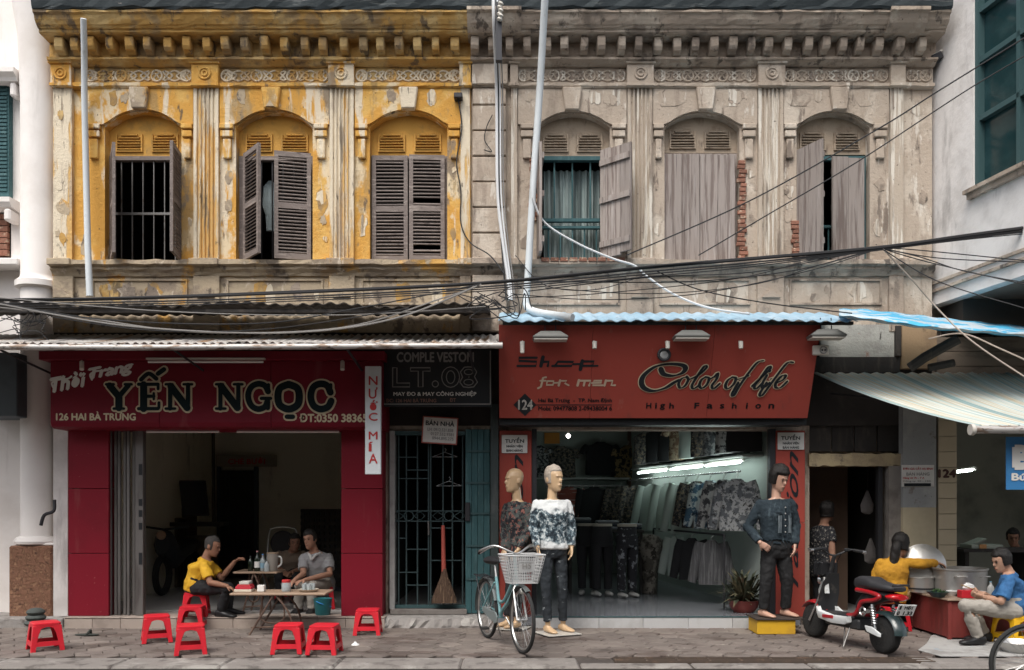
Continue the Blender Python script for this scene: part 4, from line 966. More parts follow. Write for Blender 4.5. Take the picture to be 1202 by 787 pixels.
# sign lamps standing proud of the sheet
for i, x in enumerate((613, 697, 782, 867)):
    v, Y = sp(x, 403); v.x = px(x, Y)
    o = thing('sign_spotlight', ['pale spotlight stub at the left end of the brick-red sign', 'pale spotlight stub above the letter p of Shop', 'pale spotlight stub right above the round sensor lamp', 'pale spotlight stub above the word life'][i], 'spotlight', v, 'spotlights on the fascia signs')
    MB().tube([v + V(0, -.02, .02), v + V(0, -.09, -.01)], .008, 6).build('bracket', m_plaswhite, o)
    ln = .13 if i == 0 else .08
    MB().tube([v + V(0, -.09, .0), v + V(0, -.10, -ln)], [.028, .024], 10).build('can', m_plaswhite, o, smooth=True)
v, Y = sp(779, 417); v.x = px(779, Y)
o = thing('round_lamp', 'round black rimmed lamp fixed above the capital C of the brick-red sign', 'lamp', v)
MB().torus(v + V(0, -.03, 0), .062, .018, n=20, m=8).build('rim', m_iron, o, smooth=True); MB().lathe(v + V(0, -.02, 0), [(.055, 0), (.05, .015), (.02, .02)], 16, (0, -1, .2)).build('lens', mat('grey_lens', (.25, .25, .25), .2), o, smooth=True)
for i, (x, y) in enumerate(((646, 396), (811, 395), (970, 394))):
    v, Y = sp(x, y); Y = -1.0; v = P(x, y, Y)
    o = thing('floodlight', ['grey floodlight hung over the word Shop', 'dark floodlight hung above the capital C', 'dark floodlight hung at the right end of the brick-red sign'][i], 'floodlight', v, 'floodlights over the fashion sign')
    s = (-1, 1, 1)[i]
    MB().prism([(-.20, -.03), (.18, -.03), (.13, .07), (-.11, .085)], 'y', -.10, .06).mesh('x')
    q = MB(); q.loft([[v + V(a, b, -.03) for a, b in ((-.19, -.09), (.19, -.09), (.19, .09), (-.19, .09))], [v + V(a, b, -.005) for a, b in ((-.20, -.10), (.20, -.10), (.20, .10), (-.20, .10))], [v + V(a, b, .06) for a, b in ((-.11, -.06), (.11, -.06), (.11, .06), (-.11, .06))]]); q.build('housing', m_lampgrey, o, bevel=.006)
    box('glass', m_plaswhite, o, v.x - .185, v.x + .185, v.y - .09, v.y + .09, v.z - .04, v.z - .031)
    MB().tube([v + V(-.06, 0, .06), v + V(-.06, .02, .2)], .006, 5).build('hanger', m_iron, o); MB().tube([v + V(.06, 0, .06), v + V(.06, .02, .2)], .006, 5).build('hanger', m_iron, o)
# twin emergency-style lamp box
v = P(964, 411, -.9)
o = thing('socket_box', 'small white plastic twin-eyed box at the top right corner of the red sign', 'lamp box', v)
box('case', m_plaswhite, o, v.x - .09, v.x + .09, v.y, v.y + .05, v.z - .055, v.z + .055, bevel=.01)
MB().torus(v + V(.025, -.005, 0), .038, .008).build('rim', m_greyl, o, smooth=True)
for s in (-.014, .018): MB().ell(v + V(.025 + s, -.004, -.002), .011, 8, 6).build('eye', m_iron, o)

# notices
def notice(x0, x1, y0, y1, Y, label, lines, rot=0, frame=None, sheet=m_paper, name='notice'):
    o = thing(name, label, 'notice', P((x0 + x1) / 2, y1, Y))
    box('sheet', sheet, o, px(x0, Y), px(x1, Y), Y, Y + .006, pz(y1, Y), pz(y0, Y))
    if frame:
        f = MB(); e = .014
        X0_, X1_, Z0_, Z1_ = px(x0, Y), px(x1, Y), pz(y1, Y), pz(y0, Y)
        box('frame', frame, o, X0_ - e, X0_, Y - .004, Y + .008, Z0_ - e, Z1_ + e); box('frame', frame, o, X1_, X1_ + e, Y - .004, Y + .008, Z0_ - e, Z1_ + e)
        box('frame', frame, o, X0_, X1_, Y - .004, Y + .008, Z1_, Z1_ + e); box('frame', frame, o, X0_, X1_, Y - .004, Y + .008, Z0_ - e, Z0_)
    for body, a0, a1, b0_, b1_, mt in lines: lettering(o, body, a0, a1, b0_, b1_, Y - .003, mt, .02)
    o.rotation_euler = (0, rot, 0); return o
notice(589, 619, 511, 532, -.14, 'white TUYỂN notice on the red panel left of the shop entrance', [('TUYỂN', 593, 615, 513.5, 520, m_blackl), ('NHÂN VIÊN', 594.5, 613.5, 522, 525.5, m_blackl), ('BÁN HÀNG', 594.5, 613.5, 527, 530.5, m_blackl)])
notice(913, 944, 508, 528, -.14, 'white TUYỂN notice on the red panel above the denim mannequin', [('TUYỂN', 917, 939, 510, 516.5, m_blackl), ('NHÂN VIÊN', 919, 938, 518.5, 522, m_blackl), ('BÁN HÀNG', 919, 938, 523.5, 527, m_blackl)])
notice(496, 535, 491, 520, -.12, 'crooked red-framed BÁN NHÀ for-sale sign on the passage gate', [('BÁN NHÀ', 498.5, 532, 493.5, 500, m_blackl), ('LH: 0912.521.838', 501, 531, 503, 506.5, m_greyl), ('0127.552.9381', 505, 532, 508, 511.5, m_greyl), ('0944.895.275', 507, 532, 513, 516.5, m_greyl)], rot=R(3.5), frame=mat('faded_red_frame', (.35, .09, .07), .7))
notice(1058.5, 1096.5, 546, 571.5, -.125, 'pale BÁN HÀNG notice pasted on the cream pier beside the number 124', [('ĐƠN GIÁ CẮT HẠ BÌNH', 1060, 1095, 548, 552.5, m_redl), ('BÁN HÀNG', 1064, 1091, 554, 558.5, m_greyl), ('Hàng từ 7h - 7 A', 1060, 1085, 560, 563, m_redl), ('Công ty: 50 - 150.', 1060, 1093, 564, 566.5, m_greyl)])
o = tag(MB().box(px(1062, -.14), px(1093, -.14), -.135, -.1255, pz(571, -.14), pz(567.5, -.14)).build('notice_strip', m_blackl), 'thin black strip notice at the foot of the pasted pier notice', 'notice')
o = thing('house_number', 'dark painted house number 124 on the cream tiled pillar', 'house number', P(1111, 561, -.12))
lettering(o, '124', 1102, 1121.5, 551.5, 560.5, -.116, mat('dark_brown_paint', (.06, .02, .015), .6), .045)
# vertical script on the red panels
for (x, y0, y1, nm, b) in ((606, 534, 690, 'black slanted vertical word Fashion on the left red panel', 'l'), (929, 530, 690, 'black slanted vertical word Fashion on the right red panel', 'r')):
    o = thing('painted_word', nm, 'lettering', P(x, y1, -.125))
    me = text_mesh('Fashion', 1, .006, .5, 1.0, w=pz(y0, -.125) - pz(y1, -.125), h=.15)
    me.name = 'lettering'; link('lettering', me, m_blackl, o, loc=rel(o, P(x + 8, y1, -.125)), rot=(0, R(-90), 0))
# blue banner at right edge
o = thing('blue_banner', 'blue plastic banner with a pale letter hanging below the stall awning', 'banner', P(1195, 575, -1.9))
box('sheet', mat('bright_blue_vinyl', (.04, .19, .42), .5, layers=[((.12, .32, .55), 3, .5, .7, .7)]), o, px(1181, -1.9), px(1250, -1.9), -1.9, -1.894, pz(575, -1.9), pz(513, -1.9))
lettering(o, 'B', 1191, 1209, 525, 549, -1.906, m_white_l, .06)
lettering(o, 'Bún', 1188, 1212, 556, 564, -1.906, m_white_l, .03)

# ================================================================ awnings
def corr(x0, x1, front, back, amp=.012, per=.075, th=.004, nseg=5, sag=0.0, wob=.006, seed=1, skew=0.0, nper=6):
    """corrugated sheet: front/back = (Y, Z) edges"""
    rnd = random.Random(seed); n = int((x1 - x0) / per * nper); m = MB(); top = []; bot = []
    ph = [rnd.uniform(0, 6) for _ in range(4)]
    for j in range(nseg + 1):
        t = j / nseg; y = back[0] + (front[0] - back[0]) * t; z0 = back[1] + (front[1] - back[1]) * t - sag * 4 * t * (1 - t)
        r1 = []; r2 = []
        for i in range(n + 1):
            x = x0 + (x1 - x0) * i / n
            z = z0 + amp * math.sin(2 * math.pi * (x - x0) / per) + wob * t * (math.sin(x * 2.1 + ph[0]) + math.sin(x * 5.3 + ph[1]))
            r1.append((x + skew * t, y, z)); r2.append((x + skew * t, y, z - th))
        top.append(r1); bot.append(r2)
    k = n + 1; vs = [p for r in top for p in r] + [p for r in bot for p in r]; fsx = []
    N_ = (nseg + 1) * k
    for j in range(nseg):
        for i in range(n):
            a = j * k + i; fsx += [(a, a + 1, a + k + 1, a + k), (N_ + a, N_ + a + k, N_ + a + k + 1, N_ + a + 1)]
    for i in range(n): a = nseg * k + i; fsx += [(a, a + 1, N_ + a + 1, N_ + a), (i, N_ + i, N_ + i + 1, i + 1)]
    return m.add(vs, fsx)
aw = thing('rusty_awning', 'long rusty corrugated awning with steel front tube over the drinks shop', 'awning', (px(300), -.8, 3.1))
ax0, ax1 = px(60), px(566, -.2)
FY = -1.6; fz = pz(403, FY)
corr(-7.4, px(589, FY), (FY, fz), (-.05, fz + 1.55 * .25), amp=.012, per=.09, nseg=6, sag=.03, seed=3).build('sheet', m_rust, aw, smooth=True)
MB().tube([(-7.4, FY - .02, fz - .035), (-4, FY - .02, fz - .05), (px(590, FY), FY - .02, fz - .028)], .032, 10).build('front_tube', m_steeltube, aw, smooth=True)
for x in (-5.45, -3.6, -1.75, -.45): MB().tube([(x, -.02, 2.98), (x, FY + .1, fz - .05)], .014, 6).build('strut', m_iron, aw)
aw2 = thing('fibre_cement_awning', 'grimy upper corrugated ledge roof with a scalloped edge above the rusty awning', 'awning', (px(300), -.5, 3.7))
corr(-7.2, px(574, -.95), (-.95, pz(357, -.95)), (-.02, pz(359, -.95) + .10), amp=.013, per=.155, th=.008, nseg=3, seed=8, wob=.016, nper=10).build('sheet', m_fibro, aw2, smooth=True)
box('edge_batten', m_darkwood, aw2, -7.2, px(575, -.85), -.90, -.84, pz(364, -.87) - .03, pz(364, -.87))
aw3 = thing('blue_corrugated_awning', 'pale blue corrugated ledge roof above the brick-red fashion sign', 'awning', (px(800), -.6, 3.5))
corr(px(585, -1.05), px(1005, -1.05), (-1.10, pz(376, -1.10)), (-.05, pz(376, -1.10) + .31), amp=.011, per=.15, th=.006, nseg=4, seed=5, nper=10).build('sheet', m_bluesheet, aw3, smooth=True)
box('edge_batten', m_darkwood, aw3, px(590, -1.0), px(1002, -1.0), -1.0, -.95, pz(381, -1.0), pz(377.5, -1.0))
# blue tarpaulin draped over the roof at the right
m = MB(); n = 26; rnd = random.Random(11); rings = []
tb = [(985, 368, 363), (1010, 371, 363), (1050, 376, 367), (1085, 381, 371), (1120, 384, 375), (1160, 387, 379), (1202, 391, 383), (1260, 397, 389)]
for x, yf, ybk in tb:
    rings.append([P(x, ybk, -.35), P(x, (yf + ybk) / 2 - 1, -.9) + V(0, 0, .02 * math.sin(x)), P(x, yf, -1.35), P(x, yf + 2, -1.37), P(x, yf + 1, -1.0) - V(0, 0, .04), P(x, ybk + 2, -.35) - V(0, 0, .02)])
q = []
for i in range(len(rings) - 1):
    for k in range(5):
        t = k / 5; q.append([rings[i][j].lerp(rings[i + 1][j], t) + V(0, 0, .007 * math.sin(7 * (i + t) + j * 1.3)) for j in range(6)])
q.append(rings[-1]); tp = MB().loft(q).build('tarpaulin', m_tarp, smooth=True)
tag(tp, 'bright blue and white tarpaulin draped over the roof edge at right', 'tarpaulin')
m = MB().prism([(px(1000, -.5), pz(397, -.5)), (px(1202, -.5), pz(430, -.5)), (px(1202, -.5), pz(420, -.5)), (px(1000, -.5), pz(386, -.5))], 'y', -.55, -.5)
tag(MB().tube([P(1068, 432, -.6), P(1085, 420, -.7), P(1110, 406, -.8), P(1125, 398, -.85)], .06, 8).build('rolled_tarp', m_darkwood, smooth=True), 'dark rolled sheet lying slantwise under the blue tarpaulin', 'rolled sheet')
tag(MB().tube([P(1090, 432, -.6), P(1120, 426, -.65)], .045, 8).build('rolled_tarp', m_darkwood, smooth=True), 'short dark rolled sheet beside the slanting one under the blue tarpaulin', 'rolled sheet')
# striped awning over the food stall
m_stripe = bpy.data.materials.new('striped_awning_cloth'); m_stripe.use_nodes = True; tN = m_stripe.node_tree; bN = tN.nodes['Principled BSDF']; bN.inputs['Roughness'].default_value = .7
tc = tN.nodes.new('ShaderNodeTexCoord'); mp = tN.nodes.new('ShaderNodeMapping'); mp.inputs['Scale'].default_value = (9, .15, .15)
nz = tN.nodes.new('ShaderNodeTexNoise'); nz.inputs['Scale'].default_value = 1; nz.inputs['Detail'].default_value = 5; nz.inputs['Roughness'].default_value = .7
cr = tN.nodes.new('ShaderNodeValToRGB'); e = cr.color_ramp.elements
e[0].position = .30; e[0].color = (.10, .20, .21, 1); e[1].position = .72; e[1].color = (.66, .70, .68, 1)
for p, c in ((.42, (.28, .38, .38, 1)), (.48, (.55, .60, .58, 1)), (.53, (.45, .36, .22, 1)), (.57, (.60, .64, .62, 1)), (.63, (.20, .32, .33, 1))):
    x = e.new(p); x.color = c
uvm = tN.nodes.new('ShaderNodeUVMap'); uvm.uv_map = 'u'
tN.links.new(uvm.outputs[0], mp.inputs[0]); tN.links.new(mp.outputs[0], nz.inputs[0]); tN.links.new(nz.outputs['Fac'], cr.inputs[0]); tN.links.new(cr.outputs[0], bN.inputs['Base Color'])
sa = thing('striped_awning', 'striped green and white awning sloping over the food stall', 'awning', P(1120, 450, -1))
A0, A1 = P(955, 438, -.15), P(1290, 438, -.15); B0, B1 = P(1148, 500, -2.1), P(1420, 500, -2.1)
nu, nvv = 90, 10; vs = []; uv = []; fsx = []
for lay in (0, .006):
    for j in range(nvv + 1):
        t = j / nvv
        for i in range(nu + 1):
            s = i / nu; p = A0.lerp(A1, s).lerp(B0.lerp(B1, s), t)
            p = p + V(0, 0, -.12 * 4 * t * (1 - t) * .5 + .012 * math.sin(s * 150) - lay); vs.append(p); uv.append((s * 4.0, t))
k = nu + 1; N_ = (nvv + 1) * k
for j in range(nvv):
    for i in range(nu):
        a = j * k + i; fsx += [(a, a + 1, a + k + 1, a + k), (N_ + a, N_ + a + k, N_ + a + k + 1, N_ + a + 1)]
for i in range(nu): a = nvv * k + i; fsx += [(a, a + 1, N_ + a + 1, N_ + a), (i, N_ + i, N_ + i + 1, i + 1)]
for j in range(nvv): a = j * k; b_ = j * k + nu; fsx += [(a, a + k, N_ + a + k, N_ + a), (b_, N_ + b_, N_ + b_ + k, b_ + k)]
me = bpy.data.meshes.new('cloth'); off = WL[sa.name]; me.from_pydata([tuple(v - off) for v in vs], [], fsx); ul = me.uv_layers.new(name='u')
for lp in me.loops: ul.data[lp.index].uv = uv[lp.vertex_index]
me.polygons.foreach_set('use_smooth', [True] * len(me.polygons)); link('cloth', me, m_stripe, sa)
MB().tube([B0 + V(-.06, -.02, -.04), B1 + V(0, -.02, -.04)], .04, 12).build('front_tube', m_steeltube, sa, smooth=True)
MB().lathe(B0 + V(-.06, -.02, -.04), [(.055, -.03), (.06, 0), (.05, .015)], 14, (1, 0, 0)).build('end_cap', m_plaswhite, sa, smooth=True)
MB().tube([P(975, 462, -.12), P(1050, 470, -.5), P(1148, 500, -1.9)], .012, 6).build('arm', m_iron, sa)

# ================================================================ pipes and cables
tag(MB().tube([P(98, 22, -.52), P(99, 60, -.34), P(99, 110, -.14), P(103, 290, -.24), P(105.5, 348, -.24)], [.034, .036, .036, .037, .04], 12).build('downpipe', m_pvc, smooth=True), 'white plastic downpipe in front of the yellow house', 'pipe')
tag(MB().tube(spline([P(640, -8, -.75), P(634, 100, -.4), P(626, 215, -.3), P(619, 335, -.25), P(617, 352, -.25), P(620, 362, -.3), P(632, 367, -.6), P(650, 370, -.95), P(672, 373, -1.15)], 3), .042, 12).build('downpipe', m_pvc, smooth=True), 'white plastic downpipe bending out over the blue corrugated roof', 'pipe')
def cable(pts, r, mt, label, name='cable', n=6, grp=None):
    return tag(MB().tube(spline([P(*p) for p in pts], 8), r, n).build(name, mt, smooth=True), label, 'cable', grp)
YC = -1.35
cable([(-60, 352, YC), (100, 351.5, YC), (300, 345, YC), (560, 333, YC), (760, 314, YC), (880, 304, YC), (1030, 291, YC), (1140, 276, YC), (1260, 260, YC)], .020, m_cable, 'thick black cable bundle spanning the whole facade below the windows')
for k in range(4):
    dy = (2.5, 5, -2.5, 7.5)[k]
    cable([(-60, 354 + dy, YC - .03), (100, 353 + dy, YC - .03), (300, 348 + dy, YC - .03), (560, 335 + dy, YC - .03), (760, 316 + dy * 1.2, YC - .03), (880, 306 + dy, YC), (1030, 292 + dy * .3, YC), (1140, 277 + dy * .5, YC), (1260, 262 + dy, YC)], (.009, .007, .008, .006)[k], m_cable, 'thin black cable running along the thick bundle', grp='thin cables of the main bundle')
rnd = random.Random(21)
sagl = [((0, 357, -1.5), (150, 383, -1.5), (330, 391, -1.5), (460, 375, -1.5), (560, 336, -1.4)), ((-20, 352, -1.5), (120, 375, -1.5), (300, 380, -1.5), (420, 362, -1.45), (563, 334, -1.4)),
        ((-10, 360, -1.45), (90, 372, -1.45), (230, 390, -1.45), (400, 385, -1.45), (520, 350, -1.4), (565, 334, -1.38)), ((60, 372, -1.5), (180, 388, -1.5), (320, 386, -1.5), (480, 362, -1.45)), ((-10, 349, -1.4), (200, 366, -1.4), (400, 370, -1.4), (570, 360, -1.3))]
for i, s in enumerate(sagl):
    cable(s, (.010, .007, .008, .006, .006)[i], (m_cableg, m_cable, m_cableg, m_cable, m_cableg)[i], 'slack cable sagging in front of the rusty awning', grp='slack cables over the rusty awning')
fan = [((1032, 291, YC), (980, 302, YC), (880, 320, YC), (760, 326, YC), (620, 342, -1.2)), ((1032, 291, YC), (950, 306, YC), (860, 328, YC), (700, 345, YC), (600, 350, -1.2)), ((1032, 291, YC), (960, 312, YC), (880, 335, YC), (760, 345, YC), (640, 338, -1.2)), ((1032, 292, YC), (930, 318, YC), (800, 331, YC), (620, 330, -1.2)), ((770, 318, YC), (820, 340, YC), (900, 356, YC), (1000, 368, -1.2)), ((600, 345, -1.2), (700, 352, -1.2), (820, 345, -1.25), (950, 318, YC), (1032, 292, YC))]
for i, s in enumerate(fan): cable(s, (.006, .005, .005, .006, .007, .005)[i], m_cable, 'thin dark cable fanning left from the cable knot on the grey house', grp='cables fanning left of the knot')
fan2 = [((1032, 291, YC), (1080, 294, YC), (1202, 306, -1.8), (1260, 311, -1.8)), ((1032, 291, YC), (1100, 303, YC), (1202, 308, -1.8), (1260, 310, -1.8)), ((1032, 291, YC), (1090, 308, YC), (1202, 334, -1.8), (1260, 345, -1.8)), ((1032, 291, YC), (1080, 302, YC), (1130, 318, YC), (1202, 332, -1.8)), ((1035, 292, YC), (1100, 330, -1.5), (1202, 362, -2.0), (1260, 380, -2))]
for i, s in enumerate(fan2): cable(s, .006, m_cable, 'thin dark cable fanning right from the cable knot past the white building', grp='cables fanning right of the knot')
cable([(1036, 292, YC), (1070, 328, YC), (1100, 362, YC), (1140, 400, -1.7), (1202, 442, -2.0), (1250, 470, -2.2)], .009, mat('tan_cable', (.38, .32, .27), .7), 'tan cable dropping from the knot to the lower right')
cable([(1202, 45, -2.2), (1100, 108, -1.8), (1030, 152, -1.5), (880, 236, -1.0), (735, 300, -.5)], .008, m_cable, 'upper thin black wire crossing diagonally over the grey house', )
cable([(1240, 45, -2.2), (1140, 103, -1.8), (1010, 188, -1.4), (900, 253, -1.0), (820, 300, -.5)], .007, m_cable, 'lower thin black wire crossing diagonally over the grey house')
cable([(1090, 398, -1.3), (1130, 392, -1.5), (1175, 410, -1.8), (1230, 435, -2)], .008, mat('tan_cable', (.38, .32, .27), .7), 'tan cable under the blue tarpaulin at right')
cable([(625, 232, -.35), (640, 262, -.3), (680, 287, -.3), (720, 304, -.35), (745, 312, -.4), (760, 325, -.4), (790, 345, -.5), (830, 361, -.7), (880, 369, -1.0)], .013, m_cablew, 'white cable looping from the slanted downpipe to the blue roof')
cable([(605, 300, -.2), (640, 335, -.4), (700, 340, -.5), (760, 322, -.4)], .005, m_cable, 'thin dark wire looping below the first grey window')
# vertical service cables between the houses
for i, (a, b, c_, r, mt) in enumerate(((579, 583, 596, .020, m_cablew), (584, 587, 599, .011, m_cablew), (590, 585, 592, .010, m_cable), (586, 590, 602, .008, m_cableg))):
    cable([(a, -8, -.75), (b - 3, 30, -.72), (b, 110, -.2), (b + 1, 220, -.2), ((b + c_) / 2, 280, -.22), (c_, 326, -.25), (c_ + 2, 352, -.3)], r, mt, ['thick white service cable hanging between the yellow and grey houses', 'thin white service cable beside the thick one between the houses', 'black service cable hanging between the houses', 'thin grey service cable at the right of those between the houses'][i])
o = thing('cable_insulator', 'dark bracket with white insulators at the top between the two houses', 'insulator', P(586, 30, -.72))
MB().box(px(582, -.75), px(589, -.75), -.78, -.70, pz(72, -.75), pz(4, -.75)).build('bracket', m_iron, o)
for y in (6, 14, 20): MB().lathe(P(586, y + 5, -.80), [(.02, 0), (.035, .02), (.02, .04), (.035, .06), (.015, .08)], 10, (.3, -.3, 1)).build('insulator', m_plaswhite, o, smooth=True)
cable([(537, 112, -.1), (542, 150, -.08), (536, 190, -.08), (541, 225, -.08), (541, 262, -.09), (552, 285, -.1), (575, 300, -.25), (592, 322, -.3)], .008, m_cable, 'thin black wire wandering down the right edge of the yellow wall')
o = thing('wall_junction', 'small black lamp box high on the yellow wall by the party pilaster', 'lamp box', P(537, 114, -.1)); box('box', m_iron, o, px(533, -.1), px(543, -.1), -.16, -.04, pz(117, -.1), pz(111, -.1), bevel=.008)
cable([(578, 135, -.1), (571, 150, -.1), (569, 165, -.1), (577, 178, -.1), (568, 176, -.09)], .006, m_cable, 'loose black wire loop on the grey party pilaster')
# knot of frayed wires where the two awnings meet
rnd = random.Random(5)
for i in range(9):
    a = (rnd.uniform(566, 590), rnd.uniform(345, 362), -1.0); pts = [a] + [(a[0] + rnd.uniform(-30, 40), a[1] + rnd.uniform(-14, 18), -1.0 + rnd.uniform(-.15, .15)) for _ in range(3)]
    cable(pts, .006, m_cable, 'frayed dark wire end in the tangle where the two awnings meet', grp='wire tangle between the awnings')
for i in range(8):
    a = (rnd.uniform(-4, 20), rnd.uniform(365, 392), -1.45); pts = [a] + [(a[0] + rnd.uniform(0, 45), a[1] + rnd.uniform(-16, 10), -1.45 + rnd.uniform(-.1, .1)) for _ in range(3)]
    cable(pts, .005, m_cable, 'thin frayed wire in the tangle at the left edge above the rusty awning', grp='wire tangle at the left edge')

# ================================================================ gates and doors
fg = thing('folding_gate', 'galvanised folding steel gate pushed to the left of the drinks shop', 'gate', (px(148, -.2), -.2, .13))
for i in range(6):
    x = px(130.5 + i * 5.3, -.2); box('slat', m_gatel, fg, x - .017, x + .017, -.235 + .03 * (i % 2), -.20 + .03 * (i % 2), .135, 2.42, bevel=.004)
sti = MB().box(px(160.5, -.2), px(170, -.2), -.25, -.16, .135, 2.42).build('stile', m_gatel, fg, bevel=.006)
for y0, y1 in ((545, 558), (586, 594), (599, 607), (614, 622), (649, 663)): box('hand_hole', m_black, sti, px(163, -.25), px(167, -.25), -.254, -.249, pz(y1, -.25), pz(y0, -.25))
# passage door: frame, grille gate, teal board leaf
dg = thing('grille_gate', 'dark steel grille gate with two rings in the passage doorway', 'gate', (px(503, .0), .0, .19))
zt_ = 2.38
box('jamb', mat('pale_grey_jamb', (.36, .36, .35), .8, layers=[((.24, .23, .22), 4, .45, .68, .7)], bump=.2), dg, px(458), px(464), -.06, .1, .19, zt_)
box('head_rail', m_tealdk, dg, px(464.2), px(546), -.04, .06, zt_ - .05, zt_)
box('foot_rail', m_tealdk, dg, px(464.2), px(546), -.02, .04, .195, .235)
m_gr = mat('dull_teal_bar', (.035, .06, .064), .6, .2)
for x in (468, 477, 490, 503, 505.5, 520, 531, 543): box('upright', m_gr, dg, px(x) - .008, px(x) + .008, 0, .016, .236, zt_ - .051)
for i, y in enumerate((537, 552, 562, 600, 612, 620, 632, 645, 658, 672, 687, 700)):
    a, b = ((468, 490), (477, 503), (468, 503), (464.5, 545), (464.5, 545), (505, 531), (468, 477), (477, 503), (505, 543), (468, 490), (477, 503), (505, 531))[i]
    box('cross_bar', m_gr, dg, px(a), px(b), -.008, -.001, pz(y) - .007, pz(y) + .007)
for x in (480, 527):
    MB().torus((px(x), -.012, pz(606)), .058, .008, n=20, m=5).build('ring', m_gr, dg, smooth=True)
    for s in (-1, 1): MB().tube([(px(x) + s * .06, -.012, pz(606)), (px(x) + s * .14, -.012, pz(601)), (px(x) + s * .2, -.012, pz(606)), (px(x) + s * .14, -.012, pz(611)), (px(x) + s * .06, -.012, pz(606))], .006, 5).build('scroll', m_gr, dg)
MB().tube([(px(503), -.02, pz(612)), (px(503.5), -.025, pz(628))], .012, 6).build('chain', m_ironl, dg)
tl = thing('teal_door_leaf', 'faded teal board door leaf standing open right of the grille gate', 'door', (px(560), -.05, .13))
for i in range(4):
    a = 546.5 + i * 7.2; box('plank', m_teal, tl, px(a, -.04), px(a + 6.9, -.04), -.06 + .004 * (i % 2), -.02, .135, 2.40, bevel=.003)
for y in (530, 567, 603, 641, 680): box('strap', m_tealdk, tl, px(547, -.06), px(575, -.06), -.075, -.061, pz(y, -.06) - .012, pz(y, -.06) + .012)
box('latch', m_iron, tl, px(546, -.08), px(552, -.08), -.10, -.062, pz(612, -.08), pz(590, -.08), bevel=.008)
box('door_post', mat('dark_teal_post', (.045, .06, .06), .8, layers=[((.09, .1, .1), (9, 9, 2), .5, .68, .7)], bump=.2), tl, px(576, -.06), px(585, -.06), -.16, -.001, .13, 2.7)
# clothes hangers and broom at the gate
for i, (x, y) in enumerate(((522, 531), (527, 565))):
    o = P(x, y, .12)
    tag(MB().tube([o + V(0, 0, .05), o + V(.02, 0, .03), o, o + V(-.16, 0, -.06), o + V(.16, 0, -.06), o], .004, 5).build('clothes_hanger', mat('pale_wire', (.4, .42, .43), .5)), ['empty wire hanger just under the for-sale sign on the gate', 'empty wire hanger at the middle of the passage gate'][i], 'hanger')
br = thing('broom', 'straw broom with red handle leaning upright against the grille gate', 'broom', P(522, 709, -.12))
MB().tube([P(520, 617, -.04), P(521, 676, -.09)], [.022, .03], 10).build('handle', mat('faded_red_handle', (.36, .07, .05), .6), br, smooth=True)
MB().loft([[P(521.5, y, Yb) + V(rx * math.cos(q), ry * math.sin(q), 0) for q in [k * math.pi / 7 for k in range(14)]] for y, Yb, rx, ry in ((668, -.085, .028, .028), (678, -.095, .05, .035), (690, -.11, .10, .045), (702, -.12, .145, .05), (708, -.125, .155, .045))]).build('bristles', mat('broom_straw', (.10, .06, .04), .95, layers=[((.20, .13, .08), (60, 60, 3), .48, .6, .8)], bump=1.0, bs3=(90, 90, 3)), br, smooth=True)
# ================================================================ plastic stools
m_stool = mat('red_plastic', (.60, .018, .032), .42, layers=[((.48, .015, .028), 6, .45, .7, .7), ((.30, .06, .055), 24, .60, .70, .6), ((.60, .25, .22), (70, 70, 9), .64, .68, .5)], spec=.4)
m_stooly = mat('yellow_plastic', (.75, .42, .01), .4, layers=[((.6, .33, .01), 6, .45, .7, .7)], spec=.5)
def make_stool(mt, label, h=.285, top=.125, bot=.155):
    o = thing('plastic_stool', label, 'stool', (0, 0, 0), 'low plastic stools')
    def rr(r, z, c=.035):      # rounded square ring
        pts = []
        for qx, qy, a0 in ((1, 1, 0), (-1, 1, 90), (-1, -1, 180), (1, -1, 270)):
            for k in range(4):
                a = R(a0 + 30 * k); pts.append((qx * (r - c) + c * math.cos(a), qy * (r - c) + c * math.sin(a), z))
        return pts
    MB().loft([rr(top - .004, h - .03), rr(top + .003, h - .028), rr(top + .003, h - .006), rr(top - .006, h), rr(top - .03, h - .002), rr(.02, h - .005, .01)]).build('seat', mt, o, smooth=True, ang=50)
    def sz(z): return bot + (top - bot) * (z / h)      # half-width at height z
    for qx in (-1, 1):
        for qy in (-1, 1):
            m = MB(); rings = []
            for z, lw in ((0, .046), (.02, .046), (.1, .05), (h * .6, .058), (h * .8, .075), (h - .027, .085)):
                e = sz(z); t = .014
                L = [(e, e), (e - lw, e), (e - lw, e - t), (e - t, e - t), (e - t, e - lw), (e, e - lw)]
                rings.append([(qx * a, qy * b, z) for a, b in L])
            m.loft(rings).build('leg', mt, o, bevel=.003)
    for k in range(4):
        q = Matrix.Rotation(k * math.pi / 2, 3, 'Z'); e0, e1 = sz(.06), sz(.10)
        w0, w1 = sz(.06) - .045, sz(.1) - .049
        m = MB(); pts = [Vector((-w0, -e0 + .001, .055)), Vector((w0, -e0 + .001, .055)), Vector((w1, -e1 + .001, .10)), Vector((-w1, -e1 + .001, .10))]
        m.loft([[q @ (p + V(0, 0, 0)) for p in pts], [q @ (p + V(0, .012, 0)) for p in pts]]).build('stretcher', mt, o)
        # arched apron below the seat
        za, zb_ = h * .70, h - .028; wa = sz(h * .75) - .06
        poly = [(-wa, zb_), (wa, zb_)] + [(wa * math.cos(R(a)), za + (h * .86 - za) * math.sin(R(a))) for a in range(0, 181, 20)]
        ee = sz(h * .8)
        m = MB(); m.loft([[q @ Vector((x, -sz(z) + .002 + dd, z)) for x, z in poly] for dd in (0, .010)]); m.build('apron', mt, o)
    return o
